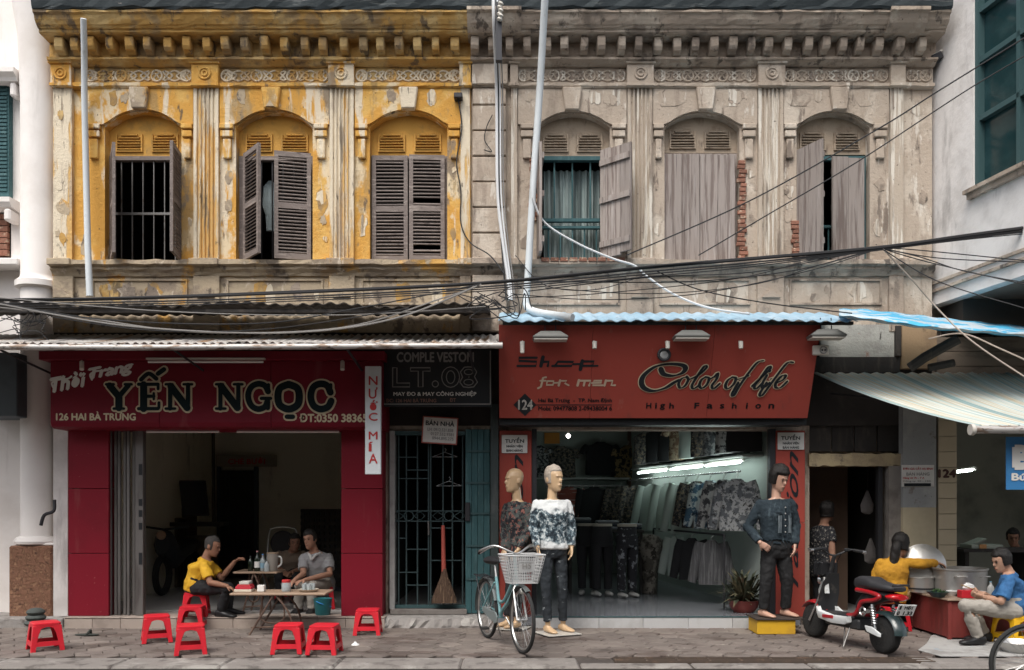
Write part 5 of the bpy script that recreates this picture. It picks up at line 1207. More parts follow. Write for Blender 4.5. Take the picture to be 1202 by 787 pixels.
ST_ = [(53, 765, 38, 0, 'red plastic stool standing alone before the roughcast plinth'), (184, 755, 25, 0, 'red plastic stool left of the stool pair by the seated man'), (224, 769, 20, 0, 'red plastic stool nearest the kerb, in front of the yellow-shirted man'),
       (226, 741, 8, 0, 'red plastic stool tucked in front of the seated man in yellow'), (339, 768, 4, 0, 'red plastic stool in front of the table, left of its twin'), (381, 769, -3, 0, 'red plastic stool in front of the table, right of its twin'), (432, 746, 3, 0, 'red plastic stool against the red pillar beside the passage door')]
proto = make_stool(m_stool, ST_[0][4])
for i, (x, y, a, z, lab) in enumerate(ST_):
    d = CZ * F / (y - 590) + .11; loc = ((x - 601) * d / F, d - D, .001)
    if i == 0: proto.location = loc; proto.rotation_euler = (0, 0, R(a)); 
    else: dup(proto, loc, R(a), lab)
dup(proto, (px(230, -.2), -.19, .132), R(12), 'red plastic stool carrying the man in the yellow shirt')
dup(proto, (px(379, .5), .5, .132), R(12), 'red plastic stool under the man in the grey polo shirt')
dup(proto, (px(338, 1.5), 1.5, .132), R(30), 'red plastic stool under the dim figure inside the drinks shop')
dup(proto, (px(1047, -.55), -.55, .001), R(20), 'red plastic stool under the woman in the mustard top')
ys = make_stool(m_stooly, 'yellow plastic stool under the man in the blue shirt', .30, .15, .18); ys.location = (px(1193, -1.55), -1.55, .012); ys.rotation_euler = (0, 0, R(10))

# ================================================================ tables, things on them
m_tbl = mat('worn_table_board', (.34, .24, .17), .6, layers=[((.22, .15, .1), (2, 9, 9), .48, .66, .8)], bump=.1)
m_tleg = mat('brown_steel_leg', (.14, .09, .07), .5, .5, layers=[((.24, .17, .13), 9, .5, .66, .7)])
def folding_table(label, cx, cy, z0, w, dp, h):
    o = thing('folding_table', label, 'table', (cx, cy, z0)); z1 = z0 + h
    box('table_top', m_tbl, o, cx - w / 2, cx + w / 2, cy - dp / 2, cy + dp / 2, z1 - .025, z1, bevel=.006)
    for s in (-1, 1):
        y = cy + s * (dp / 2 - .03)
        MB().tube(spline([(cx - w * .30, y, z0), (cx - w * .18, y, z0 + h * .45), (cx + w * .05 * 0 - w * .05, y, z1 - .03)], 4), .012, 8).build('leg', m_tleg, o, smooth=True)
        MB().tube(spline([(cx + w * .16, y, z0), (cx + w * .12, y, z0 + h * .5), (cx - w * .02, y + s * .002, z1 - .03)], 4), .012, 8).build('leg', m_tleg, o, smooth=True)
    MB().tube(spline([(cx - w * .17, cy - dp * .3, z1 - .04), (cx - w * .2, cy - dp * .3, z0 + h * .4), (cx - w * .08, cy - dp * .3, z0 + h * .27), (cx + w * .05, cy - dp * .3, z0 + h * .4), (cx + w * .02, cy - dp * .3, z1 - .04)], 5), .009, 6).build('brace', m_tleg, o, smooth=True)
    MB().tube([(cx - w * .29, cy - dp / 2 + .05, z0 + .08), (cx + w * .15, cy - dp / 2 + .05, z0 + .1)], .009, 6).build('brace', m_tleg, o)
    return o
T1 = folding_table('low folding table with bent steel legs in front of the drinks shop', px(331, -.75), -.72, 0, 1.08, .46, .475)
T2 = folding_table('small wooden table with bottles behind the folding table', px(305, .1), .1, .131, .54, .42, .52)
def on(x, Y): return px(x, Y), Y
zT1, zT2 = .476, .652
Y1 = -.75
o = thing('snack_boxes', 'stack of red and white snack packets on the folding table', 'packets', (px(287, Y1), Y1, zT1))
for k, (w, c, dz) in enumerate(((.20, (.62, .55, .45), .03), (.19, (.5, .03, .05), .035), (.17, (.5, .04, .05), .02), (.14, (.5, .48, .44), .035))):
    z0 = zT1 + sum((.03, .035, .02, .035)[:k]); x = px(287, Y1); box('packet', simple('packet_card_%d' % k, c, .6), o, x - w / 2 + .01 * k, x + w / 2, Y1 - .07, Y1 + .07, z0 + .001, z0 + dz, bevel=.004)
tag(MB().box(px(303, Y1), px(311, Y1), Y1 - .04, Y1 + .03, zT1 + .001, zT1 + .075).build('cigarette_pack', simple('white_card', (.7, .69, .66), .6), bevel=.004), 'small white packet beside the stacked packets on the folding table', 'packet')
m_clear = mat('clear_plastic', (.5, .55, .56), .15, alpha=.55, spec=.6)
j = thing('jar', 'clear jar with a red lid on the folding table', 'jar', (px(336, Y1), Y1, zT1))
MB().lathe((px(336, Y1), Y1, zT1 + .001), [(.05, 0), (.055, .01), (.055, .09), (.045, .105)], 18).build('glass', m_clear, j, smooth=True)
MB().lathe((px(336, Y1), Y1, zT1 + .106), [(.05, 0), (.05, .025), (.045, .03)], 18).build('lid', m_redl, j, smooth=True)
MB().lathe((px(336, Y1), Y1, zT1 + .006), [(.04, 0), (.045, .01), (.044, .06), (.02, .07)], 12).build('contents', simple('pale_sweets', (.3, .33, .36), .7), j)
tr = thing('tray_of_glasses', 'shallow tray of small drinking glasses at the right end of the folding table', 'tray', (px(362, Y1), Y1, zT1))
MB().lathe((px(362, Y1), Y1, zT1 + .001), [(.09, 0), (.115, .02), (.12, .028), (.112, .024), (.085, .006)], 22).build('tray', simple('cream_plastic', (.5, .44, .36), .5), tr, smooth=True)
for k in range(5):
    a = k * 2 * math.pi / 5; MB().lathe((px(362, Y1) + .055 * math.cos(a), Y1 + .055 * math.sin(a), zT1 + .012), [(.02, 0), (.026, .08), (.023, .08), (.018, .006)], 10).build('glass', m_clear, tr, smooth=True)
def bottle(name, label, x, Y, z, r, h, body, cap, lab=None):
    o = thing(name, label, 'bottle', (px(x, Y), Y, z))
    MB().lathe((px(x, Y), Y, z + .001), [(r * .9, 0), (r, .01), (r, h * .58), (r * .75, h * .70), (r * .34, h * .80), (r * .32, h * .94)], 14).build('glass', body, o, smooth=True)
    MB().lathe((px(x, Y), Y, z + h * .94 + .001), [(r * .38, 0), (r * .38, h * .06)], 10).build('cap', cap, o)
    if lab: MB().lathe((px(x, Y), Y, z + h * .18), [(r + .001, 0), (r + .001, h * .3)], 14).build('bottle_label', lab, o, smooth=True)
    return o
m_dkglass = mat('dark_bottle_glass', (.012, .02, .012), .12, spec=.6)
bottle('bottle', 'small dark green bottle at the left of the drinks table', 294, 0, zT2, .032, .19, m_dkglass, m_iron)
bottle('bottle', 'tall dark bottle with pale label and pink cap on the drinks table', 302, -.02, zT2, .035, .25, m_dkglass, simple('pink_cap', (.5, .25, .25), .5), m_paper)
bottle('bottle', 'clear plastic water bottle on the drinks table', 308.5, 0, zT2, .035, .21, m_clear, simple('blue_cap', (.1, .25, .5), .5), simple('blue_film', (.2, .33, .42), .4))
bottle('bottle', 'short clear jar bottle at the front of the drinks table', 313, -.08, zT2, .03, .14, m_clear, m_iron)
pj = thing('plastic_jug', 'translucent plastic jug with a handle at the right of the drinks table', 'jug', (px(320, .0), 0, zT2))
MB().lathe((px(320), 0, zT2 + .001), [(.055, 0), (.06, .01), (.068, .19), (.07, .215), (.065, .215), (.056, .012)], 18).build('body', mat('frosted_plastic', (.30, .28, .25), .4, alpha=.9), pj, smooth=True)
MB().lathe((px(320), 0, zT2 + .217), [(.073, 0), (.073, .012), (.03, .016)], 18).build('lid', simple('tan_plastic', (.36, .27, .19), .5), pj, smooth=True)
MB().tube(spline([(px(320) + .064, 0, zT2 + .18), (px(320) + .105, 0, zT2 + .165), (px(320) + .105, 0, zT2 + .085), (px(320) + .06, 0, zT2 + .05)], 5), .011, 8).build('handle', simple('white_plastic', (.55, .55, .52), .4), pj, smooth=True)
bk_ = thing('bucket', 'teal plastic bucket with a blue handle on the step behind the table', 'bucket', (px(379, -.15), -.15, .131))
MB().lathe((px(379, -.15), -.15, .132), [(.085, 0), (.09, .01), (.112, .19), (.118, .20), (.108, .20), (.085, .012)], 20).build('body', simple('teal_plastic', (.03, .17, .19), .4), bk_, smooth=True)
MB().tube(spline([(px(379, -.15) - .11, -.15, .32), (px(379, -.15) - .02, -.27, .29), (px(379, -.15) + .11, -.17, .23)], 6), .006, 6).build('handle', simple('blue_plastic', (.05, .25, .6), .4), bk_, smooth=True)
tag(MB().lathe((px(417, -1.6), -1.6, .001), [(.045, 0), (.035, .012), (.02, .02), (.01, .035)], 7).build('crumpled_tissue', simple('white_tissue', (.75, .75, .74), .9)), 'crumpled white tissue on the pavement by the red pillar', 'tissue')
sd = thing('sandals', 'dark flattened sandal lying on the pavement by the left stool', 'sandal', P(102, 747, -1.3).to_tuple())
MB().ell((px(102, -.95), -.95, .012), (.14, .06, .012), 14, 6).build('sole', simple('dark_rubber', (.03, .035, .03), .7), sd, smooth=True); MB().tube(spline([(px(102, -.95) + .02, -1.0, .02), (px(102, -.95) + .04, -.95, .06), (px(102, -.95) + .02, -.9, .02)], 5), .014, 6).build('strap', simple('dark_rubber', (.03, .035, .03), .7), sd, smooth=True)
MB_h = MB(); hp = P(42, 724, -.5); hp.z = .0
rnd = random.Random(3)
for k in range(3): MB_h.ell((px(42, -.5) + .0, -.5, .08 + .065 * k), (.13 - .015 * k, .11, .05), 14, 6)
tag(MB_h.build('folded_tarp', simple('grey_green_cloth', (.07, .08, .075), .85, bump=.6, bscale=18), smooth=True), 'small grey folded bundle on the ground before the roughcast plinth', 'bundle')
ck = MB().tube(spline([P(64, 587, -.2), P(63, 600, -.22), P(52, 605, -.25), P(48, 617, -.25)], 4), .02, 8).build('wall_crank', m_iron, smooth=True)
tag(ck, 'black crank handle hanging on the white column', 'crank handle')

# ================================================================ bicycles
def make_bicycle(label, framem, basketm):
    o = thing('bicycle', label, 'bicycle', (0, 0, 0)); r = .33; L = 1.06
    m_tyre = simple('bicycle_tyre_rubber', (.025, .025, .025), .85); m_chrome = simple('dull_chrome', (.55, .55, .54), .3, .9)
    for x in (0, L):
        w = MB().torus((x, 0, r), r - .018, .019, n=36, m=8).build('wheel_tyre', m_tyre, o, smooth=True)
        MB().torus((x, 0, r), r - .042, .012, n=36, m=6).build('rim', m_chrome, w, smooth=True)
        sp_ = MB()
        for k in range(24):
            a = 2 * math.pi * k / 24; s = .02 * (1 if k % 2 else -1)
            sp_.tube([(x + .02 * math.cos(a + .5), s, r + .02 * math.sin(a + .5)), (x + (r - .045) * math.cos(a), 0, r + (r - .045) * math.sin(a))], .0016, 4, cap=False)
        so_ = sp_.build('spokes', m_chrome, w); so_['kind'] = 'stuff'
        MB().lathe((x, -.045, r), [(.012, 0), (.024, .01), (.014, .02), (.014, .07), (.024, .08), (.012, .09)], 12, (0, 1, 0)).build('hub', m_chrome, w, smooth=True)
        # mudguard
        g_ = MB(); rings = []
        for k in range(15):
            a = R((20 if x == 0 else 60) + k * (170 if x == 0 else 95) / 14)
            rings.append([(x + (r + .02 + dz) * math.cos(a), dy, r + (r + .02 + dz) * math.sin(a)) for dy, dz in ((-.03, -.012), (-.015, .002), (.015, .002), (.03, -.012), (.015, -.003), (-.015, -.003))])
        g_.loft(rings).build('mudguard', simple('dull_mudguard_steel', (.16, .18, .18), .4, .5), o, smooth=True)
    head = V(L - .17, 0, .78); bb = V(.44, 0, .28); seat = V(.30, 0, .70)
    MB().tube(spline([head - V(-.02, 0, .10), V(.68, 0, .48), bb + V(.05, 0, .08), bb], 5), .019, 10).build('down_tube', framem, o, smooth=True)
    MB().tube(spline([head, V(.70, 0, .60), V(.52, 0, .46), V(.37, 0, .45)], 5), .017, 10).build('top_tube', framem, o, smooth=True)
    MB().tube([bb, seat], .017, 10).build('seat_tube', framem, o, smooth=True)
    MB().tube([seat, seat + V(-.04, 0, .12)], .012, 8).build('seat_post', m_chrome, o, smooth=True)
    for s in (-1, 1):
        MB().tube([bb + V(0, s * .03, 0), (0, s * .055, r)], .010, 8).build('chain_stay', framem, o, smooth=True); MB().tube([seat + V(0, s * .02, -.06), (0, s * .055, r)], .009, 8).build('seat_stay', framem, o, smooth=True)
        MB().tube([head + V(.035, s * .02, -.12), head + V(.05, s * .045, -.16), (L - .02, s * .05, r + .05), (L, s * .05, r)], .012, 8).build('fork_blade', m_chrome, o, smooth=True)
    MB().tube([head + V(.04, 0, -.13), head + V(-.01, 0, .05), head + V(-.05, 0, .20)], .018, 10).build('head_tube', framem, o, smooth=True)
    hb = head + V(-.04, 0, .20)
    MB().tube(spline([hb + V(-.28, .28, .0), hb + V(-.18, .30, .03), hb + V(-.04, .20, .08), hb + V(.04, .06, .02), hb + V(.05, 0, .0), hb + V(.04, -.06, .02), hb + V(-.04, -.20, .08), hb + V(-.18, -.30, .03), hb + V(-.28, -.28, .0)], 5), .012, 10).build('handlebar', m_chrome, o, smooth=True)
    for s in (-1, 1):
        MB().tube([hb + V(-.20, s * .298, .022), hb + V(-.30, s * .278, -.006)], .017, 10).build('grip', m_tyre, o, smooth=True)
        MB().tube(spline([hb + V(-.08, s * .2, .06), hb + V(-.02, s * .26, .06), hb + V(-.14, s * .32, .0)], 4), .006, 6).build('brake_lever', m_chrome, o, smooth=True)
    sc_ = seat + V(-.05, 0, .15)
    MB().loft([[sc_ + V(x, w * math.cos(a), h_ * math.sin(a) + .02) for a in [2 * math.pi * k / 12 for k in range(12)]] for x, w, h_ in ((-.13, .05, .03), (-.11, .095, .045), (-.03, .085, .045), (.05, .045, .035), (.13, .025, .022), (.15, .015, .012))]).build('saddle', simple('black_vinyl', (.02, .02, .022), .5), o, smooth=True)
    # wire basket: solid-looking mesh of many thin wires in front of the bar
    b0 = head + V(.16, 0, -.02); m = MB(); nb = 0
    lo, hi = (.10, .135, -.06), (.145, .195, .22)
    def corner(t): return (lo[0] + (hi[0] - lo[0]) * t, lo[1] + (hi[1] - lo[1]) * t, lo[2] + (hi[2] - lo[2]) * t)
    for t in [k / 9 for k in range(10)]:
        a, b, z = corner(t); m.tube([b0 + V(-a, -b, z), b0 + V(a, -b, z), b0 + V(a, b, z), b0 + V(-a, b, z)], .0030 if t < .95 else .008, 4, loop=True)
    for k in range(17):
        u = -1 + 2 * k / 16
        for s in (-1, 1):
            m.tube([b0 + V(s * lo[0], u * lo[1], lo[2]), b0 + V(s * hi[0], u * hi[1], hi[2])], .0030, 4)
            if k % 2 == 0: m.tube([b0 + V(u * lo[0], s * lo[1], lo[2]), b0 + V(u * hi[0], s * hi[1], hi[2])], .0030, 4)
        m.tube([b0 + V(-lo[0], u * lo[1], lo[2]), b0 + V(lo[0], u * lo[1], lo[2])], .003, 4)
    bo = m.build('basket', basketm, o); bo['kind'] = 'stuff'
    me_ = text_mesh('H5', 1, .02, w=.09, h=.05)
    link('basket_print', me_, m_greyl, bo, loc=tuple(b0 + V(.138, -.045, .09)), rot=(0, 0, R(90)))
    MB().box(b0.x + .126, b0.x + .13, -.08, .08, b0.z + .06, b0.z + .17).build('basket_plate', simple('grey_basket_plate', (.42, .42, .42), .6), bo)
    MB().lathe(head + V(.14, 0, -.16), [(.02, 0), (.032, .02), (.035, .05), (.03, .055)], 14, (1, 0, 0)).build('headlamp', m_chrome, o, smooth=True)
    MB().ell(head + V(.2, 0, -.16), (.01, .028, .028), 12, 6).build('lamp_glass', simple('lamp_glass', (.7, .7, .66), .1), o, smooth=True)
    # rack, chain guard, cranks, kickstand
    for s in (-1, 1):
        MB().tube([(.22, s * .05, .66), (-.28, s * .06, .685)], .006, 6).build('rack_rail', m_iron, o); MB().tube([(-.2, s * .06, .68), (0, s * .06, r)], .005, 6).build('rack_strut', m_iron, o)
    for k in range(4): MB().tube([(-.26 + k * .14, -.06, .683), (-.26 + k * .14, .06, .683)], .005, 6).build('rack_bar', m_iron, o)
    MB().prism([(.05, r - .02), (.2, .27), (.44, .22), (.51, .24), (.52, .30), (.47, .345), (.40, .345), (.06, r + .03)], 'y', -.075, -.06).build('chain_guard', simple('dull_chain_guard', (.22, .26, .26), .4, .3), o, bevel=.004)
    for s in (-1, 1):
        MB().tube([bb + V(0, s * .06, 0), bb + V(s * .12, s * .09, -.12)], .009, 6).build('crank', m_chrome, o); MB().obox(bb + V(s * .12, s * .14, -.12), (.045, 0, 0), (0, .04, 0), (0, 0, .012)).build('pedal', m_tyre, o, bevel=.003)
    MB().tube([(.05, .07, .3), (.0, .16, .01)], .009, 6).build('kickstand', m_chrome, o)
    MB().box(L + .24, L + .245, -.02, .02, .5, .52).build('reflector', m_redl, o)
    return o
bic = make_bicycle('pale teal city bicycle with a wire front basket before the mannequins', mat('pale_teal_frame_enamel', (.17, .34, .36), .35, .1, layers=[((.3, .42, .43), 5, .5, .7, .6)]), simple('white_wire', (.50, .50, .50), .4))
dvb = Vector((.36, -.95, 0)).normalized(); fx, fy = .10, -2.12
bic.location = (fx - 1.06 * dvb.x, fy - 1.06 * dvb.y, .002); bic.rotation_euler = (R(0), 0, math.atan2(dvb.y, dvb.x))
b2 = dup(bic, (4.20 + 1.06, -3.72, -.138), R(178), 'bicycle at the bottom right corner of which only the front wheel shows')
for ch_ in list(b2.children):
    if ch_.name.split('.')[0] in ('basket', 'headlamp', 'lamp_glass', 'reflector') or (ch_.name.startswith('mudguard') and max(v.co.x for v in ch_.data.vertices) > 1.1):
        for g_ in list(ch_.children): bpy.data.objects.remove(g_)
        bpy.data.objects.remove(ch_)

# ================================================================ electric scooter
def make_scooter():
    o = thing('electric_scooter', 'red, white and black electric scooter parked in front of the doorway', 'scooter', (0, 0, 0))
    tyre = simple('scooter_tyre_rubber', (.02, .02, .02), .85, bump=.8, bscale=70, layers=[((.05, .045, .04), 7, .52, .66, .7)]); red = mat('candy_red_enamel', (.34, .010, .016), .3, spec=.5, coat=.3, layers=[((.22, .03, .03), 9, .52, .66, .6)]); whi = mat('pearl_white_plastic', (.60, .62, .62), .35, layers=[((.36, .34, .31), 8, .52, .66, .7)]); blk = simple('black_moulded_plastic', (.02, .021, .023), .5, layers=[((.09, .08, .07), 10, .54, .66, .6)]); vin = simple('scooter_seat_vinyl', (.03, .03, .033), .55, bump=.15, bscale=90); chrome = simple('scooter_chrome', (.5, .5, .5), .25, .9)
    r = .215; L = 1.24
    for x in (0, L):
        w = MB().lathe((x, -.06, r), [(r - .075, .0), (r - .03, .004), (r - .006, .022), (r, .045), (r, .075), (r - .006, .098), (r - .03, .116), (r - .075, .12)], 30, (0, 1, 0)).build('wheel_tyre', tyre, o, smooth=True)
        MB().lathe((x, -.045, r), [(.03, 0), (.05, .0), (.155, .012), (.16, .02), (.16, .07), (.155, .078), (.05, .09), (.03, .09)], 24, (0, 1, 0)).build('rim', simple('dark_alloy', (.09, .09, .095), .35, .7), w, smooth=True)
        for k in range(5):
            a = 2 * math.pi * k / 5; MB().obox((x + .09 * math.cos(a), .052, r + .09 * math.sin(a)), (.06 * math.cos(a), 0, .06 * math.sin(a)), (-.014 * math.sin(a), 0, .014 * math.cos(a)), (0, .006, 0)).build('rim_spoke', chrome, w)
    # rear fender
    g_ = MB(); rings = []
    for k in range(12):
        a = R(60 + k * 115 / 11); rr_ = r + .045 + .02 * k / 11
        rings.append([(rr_ * math.cos(a) + dz * math.cos(a), dy, r + (rr_ + dz) * math.sin(a)) for dy, dz in ((-.085, -.03), (-.06, .0), (0, .012), (.06, 0), (.085, -.03), (.05, -.012), (0, -.002), (-.05, -.012))])
    g_.loft(rings).build('rear_fender', mat('dark_green_black_enamel', (.02, .035, .037), .25, coat=.5), o, smooth=True)
    # licence plate on the fender
    pc = V(-.30, 0, .53); up = V(-.42, 0, .9).normalized(); nn = V(-.9, 0, -.42).normalized()
    nn = V(-.906, 0, -.42)
    pl_ = MB().obox(pc, (0, .115, 0), up * .07, nn * .004).build('licence_plate', simple('white_plate_enamel', (.75, .75, .74), .35), o, bevel=.002)
    def ptext(body, w, h, u0, v0):
        me = text_mesh(body, 1, .03, w=w, h=h); me.name = 'plate_number'
        for v in me.vertices:
            q = pc + nn * .007 + V(0, -1, 0) * (u0 + v.co.x) + up * (v0 + v.co.z); v.co = q
        me.flip_normals(); link('plate_number', me, m_blackl, pl_)
    ptext('1', .014, .045, -.09, .012); ptext('0', .03, .045, -.10, -.058); ptext('MĐ1', .10, .04, -.03, .014); ptext('1.33', .11, .045, -.02, -.058)
    MB().tube([pc + V(.03, 0, .02), V(-.12, 0, .62)], .02, 8).build('plate_bracket', blk, o)
    # tail lamp, seat
    MB().loft([[V(x, w * math.cos(a), .655 + h_ * math.sin(a)) for a in [2 * math.pi * k / 14 for k in range(14)]] for x, w, h_ in ((-.10, .11, .035), (-.16, .125, .045), (-.21, .11, .042), (-.235, .06, .025))]).build('tail_lamp', mat('red_lens', (.45, .008, .012), .12, coat=.6), o, smooth=True)
    MB().loft([[V(x, w * math.copysign(abs(math.cos(a)) ** .6, math.cos(a)), z + h_ * math.copysign(abs(math.sin(a)) ** .7, math.sin(a))) for a in [2 * math.pi * k / 18 for k in range(18)]] for x, w, z, h_ in ((-.20, .08, .745, .02), (-.17, .11, .75, .035), (.0, .125, .755, .05), (.12, .13, .765, .06), (.2, .13, .785, .075), (.36, .12, .78, .075), (.44, .09, .77, .06), (.47, .05, .765, .035))]).build('seat', vin, o, smooth=True)
    MB().tube(spline([(-.2, -.1, .79), (-.26, -.06, .80), (-.26, .06, .80), (-.2, .1, .79)], 5), .012, 8).build('grab_rail', blk, o, smooth=True)
    MB().loft([[V(x, w * math.cos(a), z + h_ * math.sin(a)) for a in [2 * math.pi * k / 12 for k in range(12)]] for x, w, z, h_ in ((-.18, .07, .67, .03), (0, .10, .66, .06), (.2, .10, .62, .09), (.34, .09, .56, .10), (.42, .07, .50, .08))]).build('under_seat_body', blk, o, smooth=True)
    for s in (-1, 1):
        MB().tube(spline([(.50, s * .10, .37), (.36, s * .12, .40), (.30, s * .12, .47), (.24, s * .125, .56), (.05, s * .12, .60), (-.02, s * .115, .65), (.12, s * .115, .68), (.36, s * .11, .69)], 6), .026, 10).build('frame_tube', red, o, smooth=True)
        # shock absorber with coil
        a, b = V(.06, s * .14, .55), V(-.02, s * .14, .27)
        sh_ = MB().tube([a, b], .014, 8).build('shock_absorber', chrome, o)
        m = MB(); m.tube([a.lerp(b, .1 + .7 * t / 60) + V(.030 * math.cos(t * .75), .030 * math.sin(t * .75), 0) for t in range(61)], .007, 5); m.build('spring', chrome, sh_, smooth=True)
        MB().obox((.02, s * .13, .235), (.13, 0, .02), (0, .014, 0), (-.01, 0, .03)).build('swing_arm', blk, o, bevel=.008)
        MB().loft([[V(x, s * (.145 + y_), z) for x, z in ((-.12 + sh, .20), (.10, .235), (.14, .30), (.02, .30), (-.12 + sh, .245))] for y_, sh in ((0, 0), (.02, .03))]).build('side_pod', whi, o, bevel=.006)
        MB().torus((.22, s * .13, .45), .045, .012, axis=(0, 1, 0), n=18, m=6).build('reflector_ring', chrome, o, smooth=True)
        # floor skirt
        MB().loft([[V(x, s * y, z) for y, z in ((.13, .30), (.185, .295), (.20, .33), (.19, .365), (.13, .37))] for x in (.40,)] + [[V(x, s * (y + e), z + dz) for y, z in ((.13, .27), (.175, .265), (.19, .31), (.185, .35), (.13, .36))] for x, e, dz in ((.46, .0, .0), (.7, .01, -.01), (.95, -.005, .02), (1.02, -.03, .07))]).build('floor_skirt', whi, o, smooth=True)
        MB().obox((.74, s * .197, .325), (.10, 0, -.004), (0, .006, 0), (0, 0, .02)).build('skirt_badge', red, o, bevel=.004)
    box('floor_mat', blk, o, .36, 1.02, -.135, .135, .345, .372, bevel=.006)
    box('battery_case', blk, o, .28, .9, -.125, .125, .22, .344, bevel=.02)
    # front column, leg shield, fork
    MB().loft([[V(x + dx, w * cy, z) for dx, cy in ((-.04, -1), (.03, -.7), (.05, 0), (.03, .7), (-.04, 1), (-.015, 0))] for x, w, z in ((1.04, .12, .33), (1.05, .135, .45), (1.02, .13, .60), (.99, .10, .74), (.96, .07, .84))]).build('leg_shield', blk, o, smooth=True)
    MB().loft([[V(x + dx, w * cy, z) for dx, cy in ((.04, -1), (.075, -.6), (.09, 0), (.075, .6), (.04, 1), (.045, 0))] for x, w, z in ((1.06, .06, .52), (1.05, .085, .62), (1.02, .075, .72), (1.0, .04, .78))]).build('front_panel', whi, o, smooth=True)
    MB().obox((.985, .05, .68), (.012, 0, -.003), (0, .03, 0), (.02, 0, .10)).build('inner_panel', whi, o, bevel=.006); 
    MB().loft([[V(L + (rr_) * math.cos(R(a)), w, r + (rr_) * math.sin(R(a))) for w, rr_ in ((-.075, r + .02), (-.05, r + .045), (0, r + .055), (.05, r + .045), (.075, r + .02), (.04, r + .035), (-.04, r + .035))] for a in range(35, 166, 13)]).build('front_fender', red, o, smooth=True)
    for s in (-1, 1): MB().tube([(1.06, s * .05, .62), (L, s * .085, r)], .018, 10).build('fork_leg', chrome, o, smooth=True)
    MB().tube([(1.06, 0, .6), (.93, 0, 1.06)], .025, 10).build('steering_column', blk, o, smooth=True)
    # storage box and handlebar
    MB().loft([[V(x, y, z) for x, y in ((1.00, -.12), (1.18, -.11), (1.20, 0), (1.18, .11), (1.00, .12))] for z in (.80, .82, .95, .97)]).build('front_box', simple('black_lacquer', (.02, .02, .022), .2), o, bevel=.015)
    hb = V(.93, 0, 1.06)
    MB().tube(spline([hb + V(-.06, .36, .06), hb + V(-.02, .22, .08), hb + V(.02, .08, .02), hb, hb + V(.02, -.08, .02), hb + V(-.02, -.22, .08), hb + V(-.06, -.36, .06)], 5), .013, 10).build('handlebar', blk, o, smooth=True)
    for s in (-1, 1):
        MB().tube([hb + V(-.03, s * .24, .077), hb + V(-.06, s * .36, .06)], .020, 10).build('grip', blk, o, smooth=True); MB().tube([hb + V(-.058, s * .345, .063), hb + V(-.066, s * .39, .056)], .022, 10).build('grip_end', chrome, o, smooth=True)
        MB().tube([hb + V(.03, s * .22, .08), hb + V(.02, s * .36, .07)], .007, 6).build('brake_lever', chrome, o)
        MB().obox(hb + V(-.01, s * .17, .08), (.02, 0, 0), (0, .035, 0), (0, 0, .018)).build('switch_box', blk, o, bevel=.006)
    MB().tube(spline([hb + V(.0, -.1, .03), hb + V(.14, -.14, -.1), hb + V(.16, -.06, -.3)], 6), .006, 6).build('cable', blk, o); MB().tube(spline([hb + V(.0, .1, .03), hb + V(.14, .14, -.1), hb + V(.16, .06, -.3)], 6), .006, 6).build('cable', blk, o)
    MB().lathe(V(1.12, 0, .74), [(.04, 0), (.06, .03), (.055, .05)], 14, (1, 0, 0)).build('headlamp', chrome, o, smooth=True)
    MB().tube([(.45, .10, .25), (.38, .24, .012)], .010, 8).build('kickstand', m_ironl, o); MB().tube([(.55, .10, .25), (.42, .20, .10), (.38, .24, .012)], .007, 8).build('kickstand', m_ironl, o)
    return o
sc = make_scooter(); dvs = Vector((-.28, .96, 0)); sc.location = (3.68, -2.14, .004); sc.rotation_euler = (R(3), 0, math.atan2(dvs.y, dvs.x)); sc.scale = (.90, .90, .87)

# ================================================================ drinks shop interior
rd = thing('inner_door', 'dark panelled door with frame at the back of the drinks shop', 'door', (px(277, 5), 5.0, .131))
box('leaf', m_darkwood, rd, px(258, 5), px(298, 5), 5.02, 5.09, .135, 2.08); 
for a, b in ((254.5, 257.8), (298.2, 302)): box('frame', simple('blue_grey_door_frame', (.06, .075, .09), .6), rd, px(a, 5), px(b, 5), 4.99, 5.09, .135, 2.16)
box('frame', MATS['blue_grey_door_frame'], rd, px(254.5, 5), px(302, 5), 4.99, 5.09, 2.165, 2.26)
for k in range(4): box('panel', m_darkwood, rd, px(260 + k * 9.5, 5), px(267.5 + k * 9.5, 5), 5.005, 5.019, .3, 1.95, bevel=.004)
bn = thing('wall_banner', 'faded cream banner with red lettering above the inner door', 'banner', P(290, 547, 4.9)); box('sheet', simple('dim_cream_sheet', (.30, .26, .20), .8), bn, px(253, 4.9), px(325, 4.9), 4.9, 4.91, pz(548, 4.9), pz(534, 4.9)); lettering(bn, 'CHÈ BƯỞI', 268, 311, 537, 545, 4.893, m_redl, .02)
tag(MB().tube([P(250, 500, 4.95), P(250, 560, 4.95), P(251, 615, 4.95)], .035, 8).build('corner_pipe', simple('brown_pipe', (.12, .09, .07), .6), smooth=True), 'brown pipe in the back corner of the drinks shop', 'pipe')
o = thing('leaning_screen', 'black flat screen leaning against the left wall of the drinks shop', 'screen', P(228, 612, 3)); MB().obox(P(228, 585, 3), (.20, .02, 0), (0, .025, .005), (-.03, 0, .28)).build('frame', simple('black_plastic', (.015, .015, .016), .4), o, bevel=.01); MB().obox(P(228, 585, 3) + V(0, -.03, 0), (.18, .018, 0), (0, .004, 0), (-.027, 0, .255)).build('glass', simple('screen_glass', (.02, .022, .026), .12), o)
box('shelf', m_darkwood, o, px(195, 3.2), px(262, 3.2), 3.0, 3.5, pz(618, 3.2), pz(613, 3.2))
